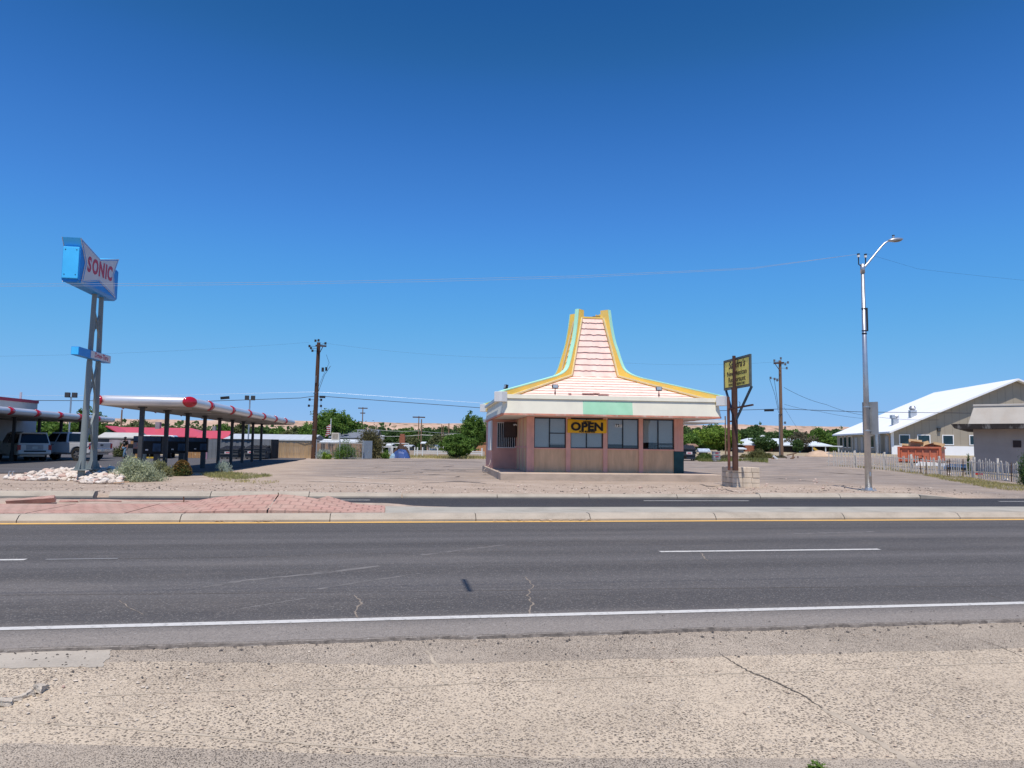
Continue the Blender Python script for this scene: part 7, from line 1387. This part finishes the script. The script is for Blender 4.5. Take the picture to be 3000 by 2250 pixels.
for k in range(3):
    mb = MB(); z = 0.03 + k * 0.30; mb.prism([(-0.29, -0.25, z), (0.29, -0.25, z), (0.32, -0.28, z + 0.26), (-0.32, -0.28, z + 0.26)], (0, 0.5, 0)); mb.box(-0.33, -0.30, z + 0.24, 0.33, 0.24, z + 0.28); o = mb.build('bin', M_BIN, sb_, bevel=0.01)
    if k: mb = MB(); mb.box(-0.14, -0.295, z + 0.09, 0.15, -0.282, z + 0.17); mb.build('red_print', mat('print_red', (0.40, 0.06, 0.07), 0.7, 0.5, 12), o)
def leanpost(p0, p1, r, m, l): mb = MB(); mb.beam(p0, p1, r); tag(mb.build('leaning_post', m), l, 'post', 'leaning posts in front of the right utility pole')
leanpost(gnd(2278, 1357, 67), at(2266, 1336, 67), 0.16, M_RAILW, 'pale leaning post beside the scrub bush, tilted to the left'); leanpost(gnd(2262, 1356, 67), at(2271, 1335, 67.2), 0.13, M_POLE2, 'dark leaning post crossing behind the pale one'); leanpost(gnd(2317, 1357, 68), at(2327, 1339, 68), 0.16, M_POLE2, 'short brown post leaning right, between the right utility pole and the picket fence')
p = gnd(2322, 1350, 68.2); mb = MB(); mb.beam((-0.5, 0, 0.35), (0.4, 0.1, 0.55), 0.10); mb.beam((0.0, 0, 0), (0.1, 0, 0.5), 0.10); tag(mb.build('broken_plank', M_POLE2, loc=p), 'broken plank propped on a stub near the leaning posts', 'plank')
for i, (u, v) in enumerate(((2304, 1339), (2338, 1336), (2360, 1343))):
    p = gnd(u, 1357, 70 + i); t = at(u, v, 70 + i); mb = MB(); mb.beam((0, 0, -0.1), (0, 0, t.z - p.z), 0.07); tag(mb.build('fence_post', M_RUST, loc=p), ('rusty steel post nearest the right utility pole', 'rusty steel post, middle of three before the dirt mound', 'rusty steel post nearest the dirt mound')[i], 'post', 'rusty fence posts')
mb = MB(); heap(mb, 0, 0, 2.6, 3, 0.6, 22); p = gnd(2400, 1342, 78); tag(mb.build('dirt_mound', mat('mound_dirt', (0.50, 0.36, 0.25), 0.95, 0.15, 2, 0.4, 10), loc=p, smooth=True), 'mound of orange tan dirt left of the picket fence', 'dirt mound')
mb = MB(); mb.beam(at(2383, 1313, 86), at(2402, 1326, 86), 0.18, 0.22); mb.beam(at(2402, 1326, 86), at(2406, 1330, 86), 0.3, 0.3); mb.beam(at(2402, 1326, 86), gnd(2403, 1336, 86), 0.4, 0.4); tag(mb.build('digger_boom', mat('yellow_paint', (0.55, 0.35, 0.05), 0.5, 0.1, 3)), 'yellow digger boom showing behind the dirt mound', 'digger')

# ---- warehouse
WY = R(-7.5); w0 = at(2612, 1257, 93); zw = g(w0.x, 93); wh = thing('warehouse', 'large beige metal warehouse with a bright white roof', 'warehouse', (w0.x, w0.y, zw), WY)
def seam(name, c, k):
    n = NT(name); x, y, z = n.sep()[:3]; s = n.math('ADD', x, y); w = n.math('PINGPONG', s, k); c_ = n.mix(n.ramp(w, [(0.0, 0.65), (0.05, 0.0)]), n.ramp(n.noise(0.8, 4), [(0.3, sc3(c, 0.94)), (0.7, sc3(c, 1.06))]), sc3(c, 0.62)); n.bump(n.ramp(w, [(0.0, 0.0), (0.08, 1.0)]), 0.5, 0.03); return n.done(c_, 0.6, 0, 0.3)
M_WHW = seam('siding_beige', (0.36, 0.315, 0.245), 0.45); SP, DP = 14.7, 22.5; he = w0.z - zw - 0.05; hr = at(2974.5, 1110, 90.9).z - zw
mb = MB(); o_ = 0.35; mb.prism([(0, 0, -0.5), (2 * SP, 0, -0.5), (2 * SP, 0, he - 0.1), (SP, 0, hr - 0.3), (0, 0, he - 0.1)], (0, DP, 0)); mb.build('wall', M_WHW, wh)
mb = MB(); t = 0.22; fo = 0.85
mb.prism([(-0.55, -fo, he - 0.28), (SP, -fo, hr), (2 * SP + 0.55, -fo, he - 0.28), (2 * SP + 0.55, -fo, he - 0.28 - t), (SP, -fo, hr - t), (-0.55, -fo, he - 0.28 - t)], (0, DP + fo + 0.5, 0)); mb.build('roof', M_WROOF2, wh)
mb = MB(); mb.box(-0.05, -0.06, -0.5, 0.22, -0.002, he - 0.25); mb.box(-0.06, -0.05, -0.5, -0.002, 0.2, he - 0.25); mb.build('corner_trim', M_WROOF2, wh)
mb = MB(); mb.box(0.2, -0.08, -0.5, 2 * SP, -0.004, 1.12); mb.build('base_panel', M_WROOF2, wh)
GL_D = mat('warehouse_glass', (0.012, 0.035, 0.045), 0.1, 0.4, 1.2, spec=0.6)
for x0, ww in ((0.95, 1.1), (3.1, 1.35), (6.05, 1.15), (9.2, 1.1)):
    mb = MB(); mb.box(x0 - 0.1, -0.07, 1.25, x0 + ww + 0.1, -0.004, 1.35); mb.box(x0 - 0.1, -0.07, 2.42, x0 + ww + 0.1, -0.004, 2.52); mb.box(x0 - 0.1, -0.07, 1.35, x0, -0.004, 2.42); mb.box(x0 + ww, -0.07, 1.35, x0 + ww + 0.1, -0.004, 2.42); fw = mb.build('window', M_WROOF2, wh)
    mb = MB(); mb.box(x0, -0.04, 1.35, x0 + ww, -0.01, 2.42); mb.build('pane', GL_D, fw)
mb = MB(); mb.box(5.4, -0.25, 2.95, 5.75, -0.005, 3.35); mb.box(5.35, -0.28, 3.3, 5.8, -0.005, 3.42); mb.build('wall_lamp', M_DKGREY, wh, bevel=0.03)
for y in (4.5, 6.5, 8.2, 16.0, 18.0, 20.0): mb = MB(); mb.box(-0.05, y, 0.9, -0.004, y + 0.85, 2.4); o = mb.build('side_window', GL_D, wh); mb = MB(); mb.box(-0.07, y - 0.08, 2.4, -0.004, y + 0.93, 2.48); mb.box(-0.07, y - 0.08, 0.82, -0.004, y + 0.93, 0.9); mb.build('window_trim', M_WROOF2, o)
for y in (1.2, 10.5, 13.0): mb = MB(); mb.box(-0.05, y, 0, -0.004, y + 1.0, 2.3); mb.build('door', mat('door_grey', (0.4, 0.4, 0.39), 0.6), wh)
for y in (0.5, 9.5, 14.8, 19.2): mb = MB(); mb.tube([(-0.5, y, he - 0.45), (-0.3, y, he - 0.6), (-0.08, y, he - 0.9), (-0.08, y, 0)], 0.06, 6); mb.build('downspout', M_TANP if y < 1 else M_GALV, wh)
mb = MB(); mb.cyl((-0.6, 3.2, 0), (-0.6, 3.2, he - 0.6), 0.28, n=12); mb.cyl((-0.5, 2.7, 0), (-0.5, 2.7, he - 0.6), 0.05, n=8); mb.build('silo_pipe', M_GALV, wh)
def rz_(x): return he - 0.28 + (hr - he + 0.28) * (x + 0.55) / (SP + 0.55)
for (x, y, s, l) in ((1.9, 4.0, 1.0, 0), (4.2, 4.2, 1.15, 1)):
    z = rz_(x); mb = MB(); mb.box(x - 0.35 * s, y - 0.35, z - 0.1, x + 0.35 * s, y + 0.35, z + 0.75 * s); v = mb.build('roof_vent', M_GALV, wh, bevel=0.02); mb = MB()
    if l: mb.lathe([(0.22, 0), (0.40, 0.12), (0.42, 0.3), (0.30, 0.5), (0.33, 0.55)], 16, (x, y, z + 0.75 * s))
    else: mb.tube([(x, y, z + 0.7), (x, y, z + 1.05), (x + 0.25, y, z + 1.1), (x + 0.35, y, z + 0.85)], 0.22, 10); mb.box(x - 0.5, y - 0.4, z + 0.75, x - 0.1, y + 0.4, z + 1.2)
    mb.build('vent_cap', M_GALV, v)

# ---- small stucco building by the fence
s0 = at(2838, 1250, 50); zs_ = g(s0.x, 50); sbd = thing('stucco_building', 'beige stucco building with a slanted parapet and peeling dark eave at the right edge', 'building', (s0.x, 50, zs_), R(-36)); zr = s0.z - zs_; zt = at(2850, 1192, 50).z - zs_
mb = MB(); mb.box(0.25, 0, -0.4, 12, 9, zr); mb.build('wall', M_STUCCO, sbd)
mb = MB(); mb.prism([(0.0, -0.55, zr + 0.12), (0.0, 9, zr + 0.12), (0.35, 9, zt), (0.35, -0.1, zt)], (12, 0, 0)); mb.v = [(x, y, z) for x, y, z in mb.v]; mb.build('parapet', mat('parapet_stucco', (0.52, 0.47, 0.40), 0.9, 0.08, 0.8, 0.3, 25, dirt=(0.36, 0.25, 0.16), dirt_amt=0.35), sbd)
mb = MB(); mb.box(0.3, -0.16, zt, 12.4, 9, zt + 0.14); mb.build('parapet_cap', mat('cap_pale', (0.58, 0.53, 0.46), 0.8, 0.08, 1), sbd, bevel=0.02)
mb = MB(); mb.prism([(-0.95, -1.1, zr + 0.16), (-0.75, -1.1, zr - 0.14), (-0.3, -1.1, zr - 0.18), (12, -1.1, zr - 0.12), (12, -1.1, zr + 0.16)], (0, 10.5, 0)); mb.build('eave', mat('eave_peeling', (0.035, 0.028, 0.025), 0.9, 0.3, 2, 0.3, 20, dirt=(0.50, 0.47, 0.43), dirt_amt=0.75), sbd)
mb = MB()
for k in range(4): mb.box(2.45, -0.05, zr - 1.35 + k * 0.11, 2.9, -0.002, zr - 1.28 + k * 0.11)
mb.box(2.45, -0.02, zr - 1.38, 2.9, -0.001, zr - 0.92); mb.build('wall_vent', M_BROWNB, sbd)
# ---- picket fence
M_PICK = mat('picket_white', (0.66, 0.60, 0.51), 0.85, 0.14, 3, 0.2, 25, dirt=(0.42, 0.30, 0.22), dirt_amt=0.5); M_PICKD = mat('picket_bare', (0.14, 0.085, 0.055), 0.9, 0.3, 4)
FP = [Vector((26.3, 33.5, 0)), Vector((26.75, 38.5, 0)), Vector((26.9, 43.0, 0)), Vector((26.7, 46.0, 0)), Vector((25.3, 50.0, 0)), Vector((22.9, 53.5, 0))]
pf = thing('picket_fence', 'weathered white picket fence with some bare brown pickets around the right hand yard', 'fence', (0, 0, 0)); mbs = MB(); mbd = MB(); mr = MB(); x = 0
for si, (a, b) in enumerate(zip(FP, FP[1:])):
    d = (b - a); L = d.length; d.normalize(); x = 0.0; nrm = Vector((d.y, -d.x, 0))
    if nrm.dot(-a) < 0: nrm = -nrm
    while x < L:
        q = a + d * x; z = g(q.x, q.y) ; hgt = 1.12 + random.uniform(-0.10, 0.08); dark = random.random() < (0.42 if si < 1 else 0.12)
        if random.random() < (0.10 if si < 3 else 0.05): x += 0.19; continue
        tilt = random.gauss(0, 0.05); w = 0.033; up = (Vector((0, 0, 1)) + d * tilt).normalized(); base = q + nrm * 0.04 + Vector((0, 0, z - 0.03)); tip = base + up * hgt; sh = base + up * (hgt - 0.09); dd = d
        P = [base - dd * w, base + dd * w, sh + dd * w, tip + dd * w * 0.2, tip - dd * w * 0.2, sh - dd * w]; mbs.prism(P, nrm * 0.02, 1 if dark else 0); x += 0.19 + random.uniform(-0.025, 0.03)
    n = max(1, round(L / 2.4))
    for k in range(n):
        p0 = a + d * (L * k / n); p1 = a + d * (L * (k + 1) / n)
        for zz in (0.32, 0.88): mr.beam(p0 + Vector((0, 0, g(p0.x, p0.y) + zz)), p1 + Vector((0, 0, g(p1.x, p1.y) + zz)), 0.04, 0.06)
        mp = MB(); zg_ = g(p0.x, p0.y); ln = Vector((random.gauss(0, 0.03), random.gauss(0, 0.03), 0)); mp.beam(p0 - nrm * 0.05 + Vector((0, 0, zg_ - 0.2)), p0 - nrm * 0.05 + Vector((0, 0, zg_ + 1.2)) + ln, 0.10, 0.10); mp.build('post', M_PICK, pf)
mbs.build('picket', [M_PICK, M_PICKD], pf); mr.build('rail', M_PICK, pf)
# ---- roll-off dumpster, debris, lengths of white trim on the ground
r0 = at(2634, 1362, 62); r1 = at(2752, 1362, 62); zg_ = g(r0.x, 62); L = r1.x - r0.x; hR = at(2690, 1309, 62).z - zg_
M_ORG = mat('rolloff_orange', (0.60, 0.17, 0.09), 0.6, 0.12, 1.2, dirt=(0.55, 0.30, 0.22), dirt_amt=0.5); ro = thing('rolloff_dumpster', 'open orange roll-off dumpster full of cardboard behind the picket fence', 'dumpster', (r0.x, 62, zg_), R(-34)); L = 3.05
mb = MB(); mb.box(0, 0, 0.12, L, 0.1, hR - 0.15); mb.box(0, 0.1, 0.12, 0.1, 5, hR - 0.15); mb.box(L - 0.1, 0.1, 0.12, L, 5, hR - 0.15); mb.box(0.1, 0.1, 0.12, L - 0.1, 5, 0.25); mb.box(0, 5, 0.12, L, 5.1, hR - 0.15)
for k in range(6): x = 0.15 + k * (L - 0.4) / 5; mb.box(x, -0.06, 0.14, x + 0.1, 0.0, hR - 0.2)
mb.build('bin_wall', M_ORG, ro); mb = MB(); mb.box(-0.08, -0.12, hR - 0.15, L + 0.08, 0.12, hR); mb.box(-0.08, 0.12, hR - 0.15, 0.12, 5.1, hR); mb.box(L - 0.12, 0.12, hR - 0.15, L + 0.08, 5.1, hR); mb.box(-0.08, -0.14, 0.1, 0.12, -0.02, hR - 0.15); mb.box(L - 0.12, -0.14, 0.1, L + 0.08, -0.02, hR - 0.15); mb.build('top_rim', M_ORG, ro, bevel=0.02)
mb = MB(); mb.box(L * 0.42, -0.10, hR * 0.42, L * 0.50, -0.06, hR * 0.46); mb.box(L * 0.52, -0.10, hR * 0.42, L * 0.60, -0.06, hR * 0.46); mb.build('latch', M_RUST, ro)
M_CARD = mat('cardboard', (0.46, 0.31, 0.17), 0.9, 0.15, 2)
for k, (x, y, w, d_, h_, rz, tl, l) in enumerate(((1.15, 0.9, 1.0, 0.8, 0.62, 0.2, 0.12, 'big open cardboard box in the orange roll-off dumpster'), (2.1, 0.8, 0.8, 0.6, 0.45, 0.5, -0.25, 'cardboard box tilted to the right at the middle of the orange dumpster'), (2.7, 1.0, 0.9, 0.5, 0.38, -0.3, 0.2, 'flattened cardboard box at the right end of the orange dumpster'), (0.5, 0.8, 0.7, 0.5, 0.25, 0.1, 0.1, 'low cardboard sheet at the left end of the orange dumpster'), (1.8, 0.5, 0.5, 0.4, 0.28, 0.8, 0.3, 'small folded cardboard box at the front rim of the orange dumpster'))):
    bx_ = thing('cardboard_box', l, 'cardboard box', Matrix.Translation(ro.location) @ Matrix.Rotation(R(-34), 4, 'Z') @ Vector((x, y, hR - 0.25)), rz, 'cardboard boxes in the orange dumpster'); bx_.rotation_euler = (0.1, tl, rz - 0.55)
    mb = MB(); mb.box(-w / 2, -d_ / 2, 0, w / 2, d_ / 2, h_); mb.build('carton', M_CARD, bx_); mb = MB(); mb.prism([(-w / 2, -d_ / 2, h_ + 0.002), (w / 2, -d_ / 2, h_ + 0.002), (w / 2 - 0.03, -d_ / 2 - 0.2, h_ + 0.12), (-w / 2 + 0.03, -d_ / 2 - 0.2, h_ + 0.12)], (0, 0, 0.01)); mb.build('flap', M_CARD, bx_); mb = MB(); mb.prism([(-w / 2, d_ / 2, h_ + 0.002), (w / 2, d_ / 2, h_ + 0.002), (w / 2, d_ / 2 + 0.12, h_ + 0.2), (-w / 2, d_ / 2 + 0.12, h_ + 0.2)], (0, 0, 0.01)); mb.build('flap', M_CARD, bx_)
def gp2(u, v, Y): p = at(u, v, Y); return p
p = at(2700, 1367, 55); mb = MB(); mb.prism([(0, 0, 0.0), (0.3, 0, 0.32), (1.4, 0, 0.28), (2.3, 0, 0.05), (2.3, 0, 0)], (0, 0.4, 0)); tag(mb.build('roof_panel', M_WROOF2, loc=(p.x - 0.3, 55, g(p.x, 55) + 0.02)), 'curved white panel lying in front of the orange dumpster', 'panel')
for u0, v0, u1, v1, Y0, Y1, l in ((2750, 1368, 2898, 1366, 54, 52, 'long white plank lying inside the picket fence, upper one'), (2740, 1373, 3040, 1383, 52, 48, 'longest white plank lying inside the picket fence, lower one')):
    a = at(u0, v0, Y0); b = at(u1, v1, Y1); a.z = g(a.x, Y0) + 0.22; b.z = g(b.x, Y1) + 0.22; mb = MB(); mb.beam(a, b, 0.30, 0.10); 
    for q in (a.lerp(b, 0.1), a.lerp(b, 0.9)): mb.box(q.x - 0.1, q.y - 0.1, g(q.x, q.y) - 0.1, q.x + 0.1, q.y + 0.1, q.z)
    tag(mb.build('trim_plank', M_WROOF2), l, 'plank', 'white planks inside the picket fence')
p = at(2862, 1385, 47); mb = MB(); mb.box(-0.3, -0.1, 0, 0.3, 0.1, 0.12); tag(mb.build('red_scrap', M_CRED, loc=(p.x, 47, g(p.x, 47))), 'small red scrap on the ground inside the picket fence', 'scrap')
for u, v, s, l in ((2782, 1391, 0.11, 'small white stone at the foot of the picket fence, left one'), (2948, 1409, 0.17, 'rounded white stone at the foot of the picket fence, right one')):
    p = G(u, v); o = bpy.data.objects.new('white_stone', ROCKM[4]); COL.objects.link(o); o.location = (p.x, p.y, p.z + s * 0.3); o.scale = (s, s, s); tag(o, l, 'stone')
